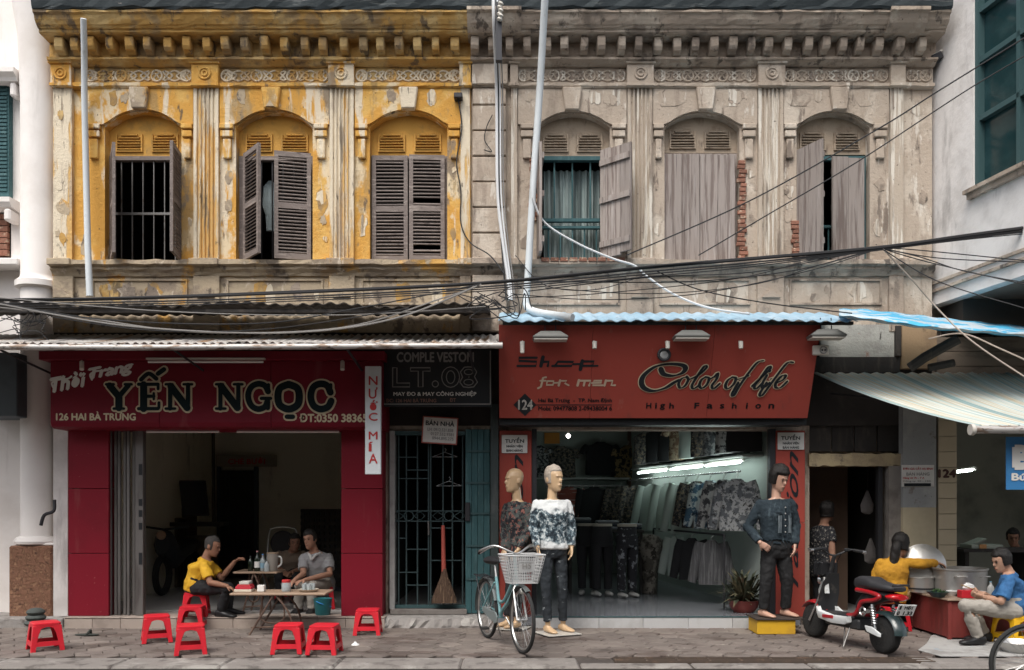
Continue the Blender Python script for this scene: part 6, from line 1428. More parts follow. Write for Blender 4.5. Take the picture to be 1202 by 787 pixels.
# dim clutter at the left: cloth-covered motorbike and cartons
mb_ = thing('parked_motorbike', 'motorbike with a round lamp standing in the dark of the drinks shop', 'motorbike', (px(197, 2.2), 2.2, .131))
dim = simple('dusty_black_enamel', (.03, .035, .04), .4)
for dy in (0, 1.2): w = MB().torus((px(197, 2.2), 2.0 + dy, .43), .25, .05, axis=(1, 0, 0), n=24, m=8).build('wheel_tyre', simple('scooter_tyre_rubber', (.022, .022, .023), .8), mb_, smooth=True)
MB().loft([[V(px(197, 2.2) + w * math.cos(a), y, z + h_ * math.sin(a)) for a in [2 * math.pi * k / 12 for k in range(12)]] for y, w, z, h_ in ((2.0, .1, .9, .16), (2.1, .17, .88, .22), (2.4, .15, .66, .16), (2.8, .14, .78, .14), (3.3, .1, .82, .09))]).build('body', dim, mb_, smooth=True)
MB().lathe((px(197, 2.2), 1.96, 1.02), [(.07, 0), (.06, .03)], 16, (0, -1, 0)).build('headlamp', simple('amber_lens', (.45, .3, .2), .3), mb_, smooth=True)
MB().tube([(px(197, 2.2) - .33, 2.15, 1.14), (px(197, 2.2), 2.05, 1.10), (px(197, 2.2) + .33, 2.15, 1.14)], .018, 8).build('handlebar', dim, mb_, smooth=True)
for i, (x, y0, y1, Yc, w) in enumerate(((196, 586, 606, 3.4, .5), (236, 640, 616, 3.6, .45), (214, 600, 585, 3.7, .35))):
    z0 = .131 if i != 9 else 0; ob_ = box('carton', simple('dim_carton_%d' % i, ((.13, .10, .07), (.16, .13, .09), (.10, .08, .065))[i], .9), None, px(x, Yc) - w / 2, px(x, Yc) + w / 2, Yc - .2, Yc + .2, .1315, (1.25, .95, 1.45)[i], bevel=.01)
    tag(ob_, ['brown carton stack behind the dark motorbike at the left wall', 'brown carton behind the man in the yellow shirt', 'tall dim carton below the leaning screen'][i], 'carton')
ch = thing('folding_chair', 'black folding chair with a rounded back deep in the drinks shop', 'chair', (px(330, 1.9), 1.9, .131))
cxx = px(330, 1.9)
MB().tube(spline([(cxx - .22, 1.75, .135), (cxx - .22, 1.95, .7), (cxx - .20, 2.0, 1.05), (cxx - .12, 2.0, 1.13), (cxx + .12, 2.0, 1.13), (cxx + .20, 2.0, 1.05), (cxx + .22, 1.95, .7), (cxx + .22, 1.75, .135)], 5), .014, 8).build('frame', simple('dull_chrome', (.55, .55, .54), .3, .9), ch, smooth=True)
MB().loft([[V(cxx + .18 * math.cos(a) * k, 1.985 + dy, .90 + .19 * math.sin(a) * k) for a in [2 * math.pi * q / 20 for q in range(20)]] for k, dy in ((.9, -.02), (1, 0), (.9, .02))]).build('backrest', simple('black_vinyl', (.02, .02, .022), .5), ch, smooth=True)
box('seat', simple('black_vinyl', (.02, .02, .022), .5), ch, cxx - .2, cxx + .2, 1.55, 1.95, .56, .60, bevel=.015)
for s in (-1, 1): MB().tube([(cxx + s * .19, 1.58, .56), (cxx + s * .19, 1.9, .135)], .012, 6).build('leg', simple('dull_chrome', (.55, .55, .54), .3, .9), ch)
gp = thing('lattice_panel', 'dark chequered lattice panel on the right wall of the drinks shop', 'panel', (px(375, 2.6), 2.6, .131))
for k in range(9): box('upright', m_darkwood, gp, px(353 + k * 6, 2.6), px(357 + k * 6, 2.6), 2.6, 2.63, .2, pz(600, 2.6))
for k in range(12): box('rail', m_darkwood, gp, px(353, 2.6), px(405, 2.6), 2.585, 2.6, .25 + k * .10, .30 + k * .10)
box('backing', simple('dim_blue_board', (.05, .06, .075), .8), gp, px(353, 2.6), px(405, 2.6), 2.635, 2.65, .132, pz(600, 2.6))

# ================================================================ fashion shop interior
def garment(label, loc, rotz, w, h, mt, sleeve='short', group=None, cat='shirt', hang=True):
    """a garment on a hanger: shaped front and back panels with a body between, sleeves as parts"""
    o = thing('hanging_' + ('trousers' if sleeve == 'legs' else 'shirt'), label, cat, (0, 0, 0), group)
    hw = w / 2; n = 13
    def ring(z, a, t): return [V(a * math.cos(q), t * math.sin(q) * (1 + .12 * math.sin(5 * q + z * 9)), z) for q in [2 * math.pi * k / 20 for k in range(20)]]
    MB().loft([ring(-h, hw * .98, .05), ring(-h * .8, hw * 1.0, .06), ring(-h * .5, hw * .95, .06), ring(-h * .22, hw * 1.0, .055), ring(-h * .10, hw * .92, .045), ring(-.02, hw * .45, .04), ring(.015, hw * .28, .035)]).build('body', mt, o, smooth=True)
    if sleeve != 'none':
        ln = h * (.32 if sleeve == 'short' else .88)
        for s in (-1, 1):
            a = R(38 if sleeve == 'short' else 12); d_ = V(s * math.sin(a), 0, -math.cos(a)); p0 = V(s * hw * .86, 0, -h * .09)
            MB().loft([[p0 + d_ * ln * t + V(r_ * math.cos(q), .7 * r_ * math.sin(q), .3 * r_ * math.cos(q) * s) for q in [2 * math.pi * k / 10 for k in range(10)]] for t, r_ in ((-.08, .06), (.15, .075), (.6, .065), (1, .055))]).build('sleeve', mt, o, smooth=True)
    if hang:
        MB().tube(spline([(0, 0, .0), (0, 0, .05), (.02, 0, .07), (.02, 0, .09), (-.005, 0, .10)], 3), .004, 5).build('hook', simple('dull_chrome', (.55, .55, .54), .3, .9), o)
    o.location = loc; o.rotation_euler = (0, 0, rotz); return o
def patt(name, a, b, c, sc=16):
    return mat(name, a, .9, layers=[(b, sc, .47, .53, 1.0), (c, sc * 1.7, .56, .60, 1.0)], bump=.2, bscale=12)
g_blk = mat('black_jersey', (.018, .018, .02), .9, bump=.3, bscale=9); g_mono = patt('monochrome_print', (.36, .37, .37), (.025, .025, .03), (.12, .12, .125), 21); g_blue = patt('blue_blot_print', (.50, .56, .56), (.06, .12, .18), (.02, .03, .05), 9); g_wht = mat('white_cotton', (.46, .53, .49), .9, bump=.4, bscale=7); g_chk = patt('brown_check', (.22, .14, .09), (.42, .34, .24), (.1, .05, .03), 14); g_dk = patt('charcoal_print', (.03, .03, .033), (.12, .11, .10), (.26, .2, .13), 18); g_gold = patt('gold_print', (.03, .03, .03), (.30, .21, .10), (.12, .09, .05), 13); g_gry = mat('grey_stripe_knit', (.07, .07, .073), .9, layers=[((.15, .15, .155), (40, 2, 2), .5, .56, .8)], bump=.3); g_red = mat('dull_red_knit', (.22, .06, .045), .9, layers=[((.4, .4, .38), (2, 2, 30), .56, .6, .8)])
# back wall
for i, (x, y, w, mt, lab) in enumerate(((658, 523, .62, g_dk, 'dark printed T-shirt on the back wall left of the black one'), (705, 518, .62, g_blk, 'plain black T-shirt pinned in the middle of the back wall'), (737, 522, .56, g_gold, 'black and gold printed T-shirt on the back wall by the corner'), (633, 522, .45, g_mono, 'pale printed T-shirt on the back wall behind the front mannequin'))):
    garment(lab, P(x, y + 2, 5.9), 0, w * .95, .62, mt, 'short', 'clothes on the back wall')
tag(box('wall_poster', simple('orange_poster', (.62, .25, .04), .6), None, px(639, 6.05), px(657, 6.05), 6.07, 6.09, pz(521, 6.05), pz(508, 6.05)), 'small orange poster at the top of the back wall', 'poster')
rk = thing('wall_rail', 'steel hanging rail under the T-shirts on the back wall', 'rail', P(690, 571, 5.6)); MB().tube([P(640, 571, 5.6), P(738, 571, 5.6)], .02, 8).build('rail', simple('bright_steel', (.7, .7, .7), .25, .8), rk, smooth=True); box('shelf', simple('pale_shelf', (.42, .44, .42), .6), rk, px(628, 5.8), px(738, 5.8), 5.7, 6.08, pz(563, 5.8), pz(561, 5.8)); 
for x in (642, 736): MB().tube([P(x, 571, 5.6), P(x, 566, 6.05)], .012, 6).build('bracket', MATS['bright_steel'], rk)
garment('dull red striped jumper hanging on the back wall rail', P(668, 573, 5.5), R(10), .55, .62, g_red, 'long', 'clothes on the back wall', 'jumper')
garment('black jacket hanging on the back wall rail', P(697, 573, 5.5), 0, .60, .68, g_blk, 'long', 'clothes on the back wall', 'jacket')
garment('dark coat hanging in the back corner of the shop', P(728, 573, 5.4), 0, .5, .8, g_dk, 'long', 'clothes on the back wall', 'coat')
tag(MB().tube([(2.28, 5.95, .135), (2.28, 5.95, 2.9)], .06, 10).build('corner_post', simple('brown_post', (.13, .075, .05), .6), smooth=True), 'brown post in the back right corner of the shop', 'post')
# right wall: lamps, rails and two rows of clothes
def RW(t, off=.12): return V(3.27 - 1.0 * t - off, .3 + 5.8 * t, 0)
dirw = (RW(1) - RW(0)).normalized(); angw = math.atan2(dirw.y, dirw.x)
for i, (t0_, t1_) in enumerate(((.03, .22), (.25, .46), (.50, .74))):
    o = thing('fluorescent_fitting', ['lit fluorescent tube nearest the door on the right shop wall', 'lit fluorescent tube in the middle of the right shop wall', 'lit fluorescent tube farthest back on the right shop wall'][i], 'light fitting', RW((t0_ + t1_) / 2) + V(0, 0, 2.02), 'lit tubes on the shop wall')
    MB().tube([RW(t0_, .3) + V(0, 0, 2.02), RW(t1_, .3) + V(0, 0, 2.02)], .016, 8).build('tube', m_tube_lit, o, smooth=True); MB().tube([RW(t0_, .25) + V(0, 0, 2.05), RW(t1_, .25) + V(0, 0, 2.05)], .022, 4).build('batten', m_plaswhite, o)
o = thing('wall_shelf', 'long shelf with rail along the right shop wall', 'shelf', RW(.4) + V(0, 0, 2.05))
c = RW(.42, .15) + V(0, 0, 2.10); MB().obox(c, dirw * 2.35, V(-dirw.y, dirw.x, 0) * .14, (0, 0, .012)).build('board', simple('pale_shelf', (.42, .44, .42), .6), o)
MB().tube([RW(.02, .32) + V(0, 0, 1.90), RW(.82, .32) + V(0, 0, 1.90)], .014, 8).build('rail', MATS['bright_steel'], o, smooth=True)
MB().tube([RW(.02, .25) + V(0, 0, 2.82), RW(.82, .25) + V(0, 0, 2.82)], .014, 8).build('rail', MATS['bright_steel'], o, smooth=True)
g_scr = patt('scroll_print', (.40, .40, .39), (.05, .05, .055), (.30, .30, .30), 8); g_mar = patt('marble_print', (.10, .11, .12), (.32, .33, .33), (.03, .03, .03), 12)
low = [(.03, g_mar, 'black and white printed shirt nearest the door on the lower rail'), (.10, g_scr, 'grey and white scroll-printed shirt on the lower rail'), (.18, g_blue, 'pale shirt with a blue blot print on the lower rail'), (.26, g_dk, 'dark printed shirt between white and blue-printed ones on the lower rail'), (.335, g_wht, 'white shirt beside the dark printed one on the lower rail'), (.45, g_wht, 'second white shirt from the dark printed one on the lower rail'), (.59, g_wht, 'farthest white shirt on the lower rail'), (.74, g_dk, 'dark shirt at the far end of the lower rail')]
for t_, mt, lab in low: garment(lab, RW(t_, .34) + V(0, 0, 1.79), R(-18), .44, .66 if mt is not g_wht else .76, mt, 'long', 'clothes on the lower rail')
upr = [(.02, g_blk, 'black shirt nearest the door on the upper rail'), (.08, g_scr, 'monochrome printed shirt on the upper rail above the first tube'), (.15, g_mar, 'dark marble-printed shirt on the upper rail'), (.23, g_dk, 'charcoal printed shirt on the upper rail'), (.31, g_wht, 'white shirt between dark ones on the upper rail'), (.38, g_chk, 'brown checked shirt on the upper rail'), (.47, g_blk, 'plain black shirt beyond the checked one on the upper rail'), (.57, g_blk, 'farther black shirt on the upper rail'), (.68, g_dk, 'charcoal shirt at the far end of the upper rail')]
for t_, mt, lab in upr: garment(lab, RW(t_, .27) + V(0, 0, 2.71), R(-22), .46, .56, mt, 'short' if mt is g_chk else 'none', 'clothes on the upper rail')
for t_, mt, lab in ((.10, g_gry, 'grey striped cardigan hanging low beside the potted plant'), (.34, g_wht, 'pale shirt hanging low in the dark below the white shirts'), (.22, g_blk, 'black jacket hanging low beside the grey cardigan')):
    garment(lab, RW(t_, .5) + V(0, 0, .98), R(-15), .36 if mt is not g_wht else .2, .58, mt, 'long', 'clothes on the low rail')
MB_l = thing('low_rail', 'low dark clothes rail along the right shop wall', 'rail', RW(.25, .5) + V(0, 0, .131)); MB().tube([RW(.03, .5) + V(0, 0, 1.08), RW(.5, .5) + V(0, 0, 1.08)], .014, 8).build('rail', m_iron, MB_l)
for t_ in (.03, .5): MB().tube([RW(t_, .5) + V(0, 0, .132), RW(t_, .5) + V(0, 0, 1.08)], .014, 8).build('post', m_iron, MB_l)
bl = thing('ceiling_bulb', 'small bright lit bulb under the shop ceiling', 'light bulb', P(667, 512, 4)); MB().ell(P(667, 512, 4), .035, 12, 8).build('bulb', m_bulb, bl, smooth=True); MB().tube([P(667, 512, 4) + V(0, 0, .05), (px(667, 4), 4, 2.95)], .012, 6).build('stem', m_plaswhite, bl)
# table with folded jeans and trouser forms
jt = thing('display_table', 'dark display table inside the fashion shop', 'table', (px(715, 2.6), 2.6, .131)); box('table_top', m_darkwood, jt, px(665, 2.6), px(752, 2.6), 2.25, 3.0, 1.05, 1.09, bevel=.006)
for a in (668, 749):
    for yy in (2.3, 2.95): box('leg', m_darkwood, jt, px(a, 2.6) - .02, px(a, 2.6) + .02, yy - .02, yy + .02, .132, 1.049)
dn = [mat('indigo_denim', (.035, .042, .055), .9, bump=.3, bscale=40), mat('pale_denim', (.22, .23, .25), .9, bump=.3, bscale=40), mat('sand_cotton', (.36, .33, .28), .9, bump=.3, bscale=30)]
rnd = random.Random(8)
for i, (x, n_, lab) in enumerate(((681, 4, 'left stack of folded jeans on the display table'), (712, 3, 'middle stack of folded jeans on the display table'), (740, 2, 'right stack of folded jeans on the display table'))):
    o = thing('folded_jeans', lab, 'jeans', (px(x, 2.5), 2.5, 1.091), 'folded jeans on the display table')
    for k in range(n_): box('pair', dn[(k + i) % 2], o, px(x, 2.5) - .16 + rnd.uniform(-.01, .01), px(x, 2.5) + .16 + rnd.uniform(-.01, .01), 2.33, 2.65, 1.092 + k * .045, 1.134 + k * .045, bevel=.014)
def trouser_form(lab, x, Y, rot, mt, belt):
    o = thing('trouser_form', lab, 'trouser form', (0, 0, 0), 'trouser forms by the display table')
    def el(cx, z, a, b): return [V(cx + a * math.cos(q), b * math.sin(q), z) for q in [2 * math.pi * k / 14 for k in range(14)]]
    MB().loft([el(0, .72, .16, .11), el(0, .82, .175, .12), el(0, .95, .15, .105), el(0, 1.03, .145, .10)]).build('hips', mt, o, smooth=True)
    for s in (-1, 1):
        MB().loft([el(s * .085, .10, .06, .065), el(s * .088, .28, .062, .068), el(s * .088, .45, .068, .072), el(s * .088, .62, .082, .09), el(s * .085, .75, .085, .10)]).build('trouser_leg', mt, o, smooth=True)
        MB().loft([[V(s * .09 + w * math.cos(q), y + 0, .035 + h_ * math.sin(q)) for q in [2 * math.pi * k / 10 for k in range(10)]] for y, w, h_ in ((.06, .035, .033), (.03, .045, .05), (-.05, .045, .035), (-.13, .042, .026), (-.17, .02, .015))]).build('shoe', simple('off_white_canvas', (.45, .44, .42), .7), o, smooth=True)
    MB().loft([el(0, 1.02, .152, .106), el(0, 1.055, .15, .105)]).build('waistband', belt, o, smooth=True)
    o.location = (px(x, Y), Y, .133); o.rotation_euler = (0, 0, R(rot))
trouser_form('black trouser form at the left of the display table', 690, 2.1, -8, g_blk, dn[2]); trouser_form('black trouser form in the middle of the display table', 707, 1.95, 12, g_blk, dn[2]); trouser_form('ripped dark jeans form at the right of the display table', 736, 1.8, 20, patt('ripped_denim', (.02, .02, .024), (.02, .02, .024), (.22, .23, .25), 7), dn[2])
# heap of bags and cap beside the forms
o = thing('clothes_heap', 'heap of camouflage clothing beside the trouser forms', 'clothes', P(762, 650, 2.4)); MB().loft([[V(px(762, 2.4) + a * math.cos(q) * (1 + .15 * math.sin(3 * q)), 2.4 + .2 * math.sin(q), z) for q in [2 * math.pi * k / 16 for k in range(16)]] for a, z in ((.12, .135), (.14, .5), (.2, .72), (.26, .82), (.24, .9), (.14, .99), (.05, 1.02))]).build('pile', patt('camouflage_cloth', (.10, .09, .075), (.22, .2, .17), (.04, .035, .03), 8), o, smooth=True)
# potted plant by the door
pp_ = thing('potted_plant', 'bushy potted plant in a dull red pot at the shop door', 'plant', (px(873, .12), .12, .131)); bx_, by_ = px(873, .12), .12
MB().lathe((bx_, by_, .132), [(.12, 0), (.17, .06), (.19, .14), (.20, .15), (.18, .15), (.14, .13)], 20).build('pot', mat('dull_red_glaze', (.22, .045, .035), .35), pp_, smooth=True)
m = MB(); rnd = random.Random(6)
for k in range(260):
    a = rnd.uniform(0, 6.28); e_ = rnd.uniform(.1, 1.25); ln = rnd.uniform(.18, .62) * (1.0 if e_ > .5 else .75); d0 = V(math.cos(a) * math.cos(e_), math.sin(a) * math.cos(e_) * .7, math.sin(e_)); p0 = V(bx_ + rnd.uniform(-.08, .08), by_ + rnd.uniform(-.08, .08), .27); s = d0.cross(V(0, 0, 1)).normalized() * rnd.uniform(.012, .022)
    p1 = p0 + d0 * ln * .6; p2 = p0 + d0 * ln + V(0, 0, -ln * .25); m.add([p0 - s * .4, p0 + s * .4, p1 + s, p1 - s, p2], [(0, 1, 2, 3), (3, 2, 4)])
fo_ = m.build('foliage', mat('dusty_plant_leaf', (.05, .06, .035), .7, layers=[((.14, .11, .06), 6, .45, .6, .8), ((.10, .025, .025), 9, .62, .68, .8)]), pp_); fo_['kind'] = 'stuff'
tag(box('display_plinth', mat('chrome_yellow_paint', (.62, .36, .02), .6, layers=[((.45, .25, .03), 5, .45, .7, .7)]), None, px(889, -.87), px(934, -.87), -.87, -.50, .001, .165, bevel=.006), 'low yellow box carrying the denim-jacket mannequin', 'box')
tag(box('display_board', simple('dark_display_board', (.05, .04, .035), .6), None, px(889, -.87) - .02, px(940, -.87) + .05, -.89, -.46, .1655, .18), 'thin dark board on top of the yellow box', 'board')

# ================================================================ food stall
m_cab = mat('scuffed_red_brown_cabinet', (.20, .035, .03), .6, layers=[((.13, .03, .025), (6, 6, 1.2), .45, .66, .8), ((.30, .12, .09), (12, 12, 4), .62, .72, .6)], bump=.2, bscale=30)
cb = thing('stove_cabinet', 'scuffed red-brown wooden food cabinet beside the scooter', 'cabinet', (5.15, -.85, .01))
cx0, cx1, cy0, cy1 = 4.74, 5.75, -1.30, -.40
box('carcass', m_cab, cb, cx0 + .012, cx1 - .012, cy0 + .012, cy1, .03, .425)
for a in (cx0, cx1 - .04):
    for b in (cy0, cy1 - .04): box('corner_post', m_cab, cb, a, a + .04, b, b + .04, .011, .43, bevel=.004)
box('top', mat('stained_table_top', (.30, .22, .16), .5, layers=[((.16, .11, .08), 4, .45, .66, .8)]), cb, cx0 - .02, cx1 + .02, cy0 - .02, cy1 + .02, .431, .452, bevel=.004)
zc = .453
pt = thing('stock_pot', 'big dented aluminium stock pot steaming on the red cabinet', 'pot', (px(1127, -.75), -.75, zc)); x, y = px(1127, -.75), -.75
MB().lathe((x, y, zc + .001), [(.25, 0), (.275, .02), (.28, .27), (.295, .28), (.295, .295), (.27, .295), (.262, .04), (.2, .03)], 32).build('body', m_alu, pt, smooth=True)
for s in (-1, 1): MB().tube(spline([(x + s * .08, y - .28, zc + .21), (x + s * .10, y - .33, zc + .22), (x + s * .18, y - .30, zc + .22), (x + s * .18, y - .22, zc + .21)], 5), .008, 6).build('handle', m_alu, pt, smooth=True)
MB().lathe((x, y, zc + .2), [(.255, 0), (.1, .002)], 24).build('broth', simple('brown_broth', (.2, .12, .06), .15), pt)
ld = thing('pot_lid', 'large round aluminium lid propped up behind the pots', 'lid', P(1084, 690, -.45)); cl_ = P(1084, 663, -.5); ax_ = V(-.2, -.9, .25).normalized()
MB().lathe(cl_, [(.24, 0), (.245, .006), (.235, .012), (.16, .035), (.05, .048), (.01, .05)], 32, ax_).build('disc', m_alu, ld, smooth=True); MB().torus(cl_, .243, .008, axis=ax_, n=32, m=6).build('rim', m_alu, ld, smooth=True)
sp_t = thing('small_pot', 'small aluminium pot left of the big stock pot', 'pot', (px(1080, -.6), -.6, zc)); x, y = px(1081, -.62), -.62
MB().lathe((x, y, zc + .001), [(.13, 0), (.14, .01), (.145, .17), (.155, .175), (.15, .18), (.135, .17), (.13, .02)], 24).build('body', m_alu, sp_t, smooth=True)
MB().lathe((x, y, zc + .04), [(.148, 0), (.148, .02)], 24).build('band', m_iron, sp_t, smooth=True)
ladle = tag(MB().tube([P(1103, 662, -.55), P(1112, 675, -.7), P(1114, 684, -.75)], .008, 6).build('ladle', m_iron), 'dark ladle handle held over the stock pot', 'ladle')
hb_ = thing('herb_bowl', 'dark bowl heaped with green herbs on the cabinet corner', 'bowl', (px(1101, -1.12), -1.12, zc)); x, y = px(1101, -1.12), -1.12
MB().lathe((x, y, zc + .001), [(.06, 0), (.11, .05), (.12, .06), (.11, .06), (.06, .015)], 20).build('bowl', simple('dark_teal_bowl', (.02, .05, .055), .3), hb_, smooth=True)
m = MB(); rnd = random.Random(12)
for k in range(90):
    a = rnd.uniform(0, 6.28); r_ = rnd.uniform(0, .1); p = V(x + r_ * math.cos(a), y + r_ * math.sin(a), zc + .055 + rnd.uniform(0, .035) * (1 - r_ * 6 / 1.2)); u_ = V(rnd.uniform(-1, 1), rnd.uniform(-1, 1), rnd.uniform(-.3, .6)).normalized() * .02; w_ = u_.cross(V(0, 0, 1)).normalized() * .009
    m.add([p - u_, p + w_, p + u_, p - w_], [(0, 1, 2, 3)])
q = m.build('herbs', simple('herb_leaf', (.03, .07, .02), .7), hb_); q['kind'] = 'stuff'
tb_ = thing('tissue_box', 'red tissue box with a white tissue sticking out on the cabinet', 'tissue box', (px(1135, -1.2), -1.2, zc)); x, y = px(1137, -1.2), -1.2
box('box', simple('red_card', (.50, .02, .03), .5), tb_, x - .10, x + .10, y - .055, y + .055, zc + .001, zc + .085, bevel=.005)
m = MB(); rnd = random.Random(2); m.loft([[V(x - .01 + r_ * math.cos(q_) * (1 + .4 * math.sin(3 * q_ + r_ * 40)), y + .5 * r_ * math.sin(q_), z) for q_ in [2 * math.pi * k / 14 for k in range(14)]] for r_, z in ((.03, zc + .083), (.06, zc + .11), (.05, zc + .14), (.015, zc + .165))]).build('tissue', simple('white_tissue', (.75, .75, .74), .9), tb_)
for i, (xx, Yx, lab) in enumerate(((1150, -1.05, 'white bowl on the cabinet right of the tissue box'), (1117, -1.0, 'small white bowl behind the herb bowl'))):
    tag(MB().lathe((px(xx, Yx), Yx, zc + .001), [(.035, 0), (.065, .045), (.07, .055), (.062, .052), (.03, .01)], 18).build('bowl', simple('white_china', (.6, .6, .58), .25), smooth=True), lab, 'bowl')
bottle('sauce_bottle', 'white sauce bottle with a blue nozzle before the man in blue', 1163, -1.1, zc, .035, .17, simple('white_plastic', (.55, .55, .52), .4), simple('pale_blue_cap', (.25, .45, .55), .5))
# back counter in the stall, tube lamp, hanging bags
ct = thing('back_counter', 'dark counter with a glass food box inside the stall', 'counter', (px(1155, .6), .6, .06)); box('top', m_darkwood, ct, px(1122, .6), px(1215, .6), .4, .95, .86, .90); 
for a in (1126, 1200): box('leg', m_darkwood, ct, px(a, .6), px(a, .6) + .05, .45, .9, .061, .859)
o = thing('food_box', 'pale open food box on the stall counter', 'box', (px(1150, .55), .55, .901)); box('tray', simple('pale_green_plastic', (.42, .46, .40), .5), o, px(1138, .5), px(1175, .5), .45, .75, .902, .955, bevel=.006); box('label_card', simple('orange_card', (.6, .3, .12), .6), o, px(1150, .44), px(1158, .44), .438, .449, .905, .96); MB().obox((px(1144, .6), .6, .99), (.1, 0, .04), (0, .1, 0), (-.005, 0, .008)).build('lid', simple('pale_green_plastic', (.42, .46, .40), .5), o)
o = thing('fluorescent_fitting', 'lit fluorescent tube on the stall wall beside the tiled pillar', 'light fitting', P(1133, 552, .9)); MB().tube([P(1123, 554, 1.1), P(1140, 552, .7)], .018, 8).build('tube', m_tube_lit, o, smooth=True); MB().tube([P(1120, 552, 1.15), P(1146, 550, .68)], .025, 4).build('batten', m_plaswhite, o)
for i, (x, y0, y1, Yx, lab) in enumerate(((1018, 576, 604, .5, 'pale plastic bag hanging in the dark doorway'), (1022, 632, 662, .6, 'crumpled clear plastic bag low in the dark doorway'))):
    c0, c1 = P(x, y0, Yx), P(x, y1, Yx); h_ = c0.z - c1.z
    tag(MB().loft([[c1 + V(r_ * math.cos(q_) * (1 + .2 * math.sin(4 * q_)), r_ * .6 * math.sin(q_), h_ * t) for q_ in [2 * math.pi * k / 14 for k in range(14)]] for t, r_ in ((0, .03), (.1, .08), (.4, .09), (.7, .05), (1, .012))]).build('plastic_bag', mat('cloudy_plastic_film', (.22, .20, .19), .35, bump=1.0, bscale=22, alpha=.75), smooth=True), lab, 'plastic bag')
tag(MB().tube([P(1018, 540, .5), P(1018, 577, .5)], .004, 5).build('string', m_cable), 'string from which the pale plastic bag hangs', 'string')
wsh = thing('wash_basin', 'grey metal basin on the ground under the yellow stool', 'basin', (px(1190, -2.0), -2.0, .01)); MB().lathe((px(1195, -2.05), -2.05, .012), [(.14, 0), (.2, .09), (.21, .1), (.2, .1), (.13, .01)], 22).build('bowl', m_alu, wsh, smooth=True)
# ================================================================ figures: people and mannequins
def nrm(v): v = Vector(v); return v.normalized()
def limb(m, pts, rs, n=10, caps=True):
    q = [Vector(p) for p in pts]; m.tube(q, list(rs), n)
    if caps:
        for p, r in zip(q, rs): m.ell(p, r * 1.0, 10, 7)
def hand(m, wr, d, pn, side, curl=.6, s=1.0, spread=.10):
    """palm, four fingers of unequal length with two bends, thumb from the side of the palm"""
    d = nrm(d); pn = nrm(Vector(pn) - d * d.dot(Vector(pn))); l = d.cross(pn) * side
    m.loft([[wr + d * t + l * (w * math.cos(a)) + pn * (h * math.sin(a)) for a in [2 * math.pi * k / 10 for k in range(10)]] for t, w, h in ((-.01, .022 * s, .019 * s), (.02 * s, .030 * s, .017 * s), (.06 * s, .039 * s, .016 * s), (.085 * s, .038 * s, .014 * s), (.092 * s, .03 * s, .01 * s))])
    for i, (o, ln) in enumerate(((-.029, .066), (-.010, .078), (.010, .073), (.028, .058))):
        b = wr + d * .082 * s + l * o * s; dd = (d + l * o / .03 * spread).normalized(); pts = [b - dd * .02]; p = b
        for k, (fr, a) in enumerate(((.45, curl * .55), (.30, curl * 1.2), (.25, curl * 1.7))):
            p = p + (dd * math.cos(a) + pn * math.sin(a)) * ln * s * fr; pts.append(p)
        limb(m, pts, (.0098 * s, .0092 * s, .0084 * s, .0072 * s), 7)
    b = wr + d * .022 * s - l * .026 * s; t = (d * .65 - l * .62 + pn * .35).normalized(); t2 = (d * .9 - l * .15 + pn * .35).normalized()
    limb(m, [b, b + t * .038 * s, b + t * .038 * s + t2 * .03 * s], (.0125 * s, .0105 * s, .0085 * s), 7)
def head_frame(fwd, up):
    f = nrm(fwd); u = Vector(up); u = (u - f * u.dot(f)).normalized(); return f, u, u.cross(f)      # l: figure's left
HEADR = [(-.122, .022, .070, .02), (-.112, .040, .088, -.005), (-.085, .054, .094, .035), (-.045, .064, .093, .070), (0, .071, .094, .090), (.04, .074, .094, .098), (.078, .066, .078, .090), (.105, .045, .05, .065), (.118, .016, .018, .025)]
def head_mesh(m, c, fwd, up, s=1.0, nose=True, ears=True):
    f, u, l = head_frame(fwd, up)
    rings = [[c + u * z * s + l * (w * math.cos(a) * s) + f * ((fr if math.sin(a) > 0 else bk) * math.sin(a) * s) for a in [2 * math.pi * k / 16 for k in range(16)]] for z, w, fr, bk in HEADR]
    m.loft(rings)
    Mx = Matrix((l, f, u)).transposed()
    if nose:
        m.ell(c + f * .098 * s - u * .022 * s, (.013 * s, .018 * s, .022 * s), 8, 6, Mx); m.ell(c + f * .09 * s - u * .062 * s, (.024 * s, .012 * s, .014 * s), 8, 6, Mx); m.ell(c + f * .086 * s + u * .022 * s, (.045 * s, .014 * s, .010 * s), 8, 6, Mx); m.ell(c + f * .075 * s - u * .105 * s, (.022 * s, .018 * s, .014 * s), 8, 6, Mx)
    if ears:
        for q in (-1, 1): m.ell(c + l * q * .075 * s - f * .005 * s - u * .012 * s, (.010 * s, .020 * s, .030 * s), 8, 6, Mx)
def hair_mesh(c, fwd, up, s=1.0, low=-.03, front=.055, puff=.012, fringe=0.0):
    f, u, l = head_frame(fwd, up); m = MB(); rings = []
    for z, w, fr, bk in [(low, .066, .088, .078)] + [r for r in HEADR if r[0] > low + .015] + [(.128, .008, .008, .012)]:
        ring = []
        for k in range(20):
            a = 2 * math.pi * k / 20; sa, ca = math.sin(a), math.cos(a); cut = sa > (.42 if z < front else 9)
            e = puff if not cut else -.016
            if z > .11: e = puff
            ring.append(c + u * (z + (puff if z > .09 else 0)) * s + l * ((w + e) * ca * s) + f * (((fr if sa > 0 else bk) + e) * sa * s))
        rings.append(ring)
    return m.loft(rings)
def ring_at(c, ax, fd, w, dp, n=16, sq=.8):
    return [c + ax * (w * math.copysign(abs(math.cos(a)) ** sq, math.cos(a))) + fd * (dp * math.copysign(abs(math.sin(a)) ** sq, math.sin(a))) for a in [2 * math.pi * k / n for k in range(n)]]
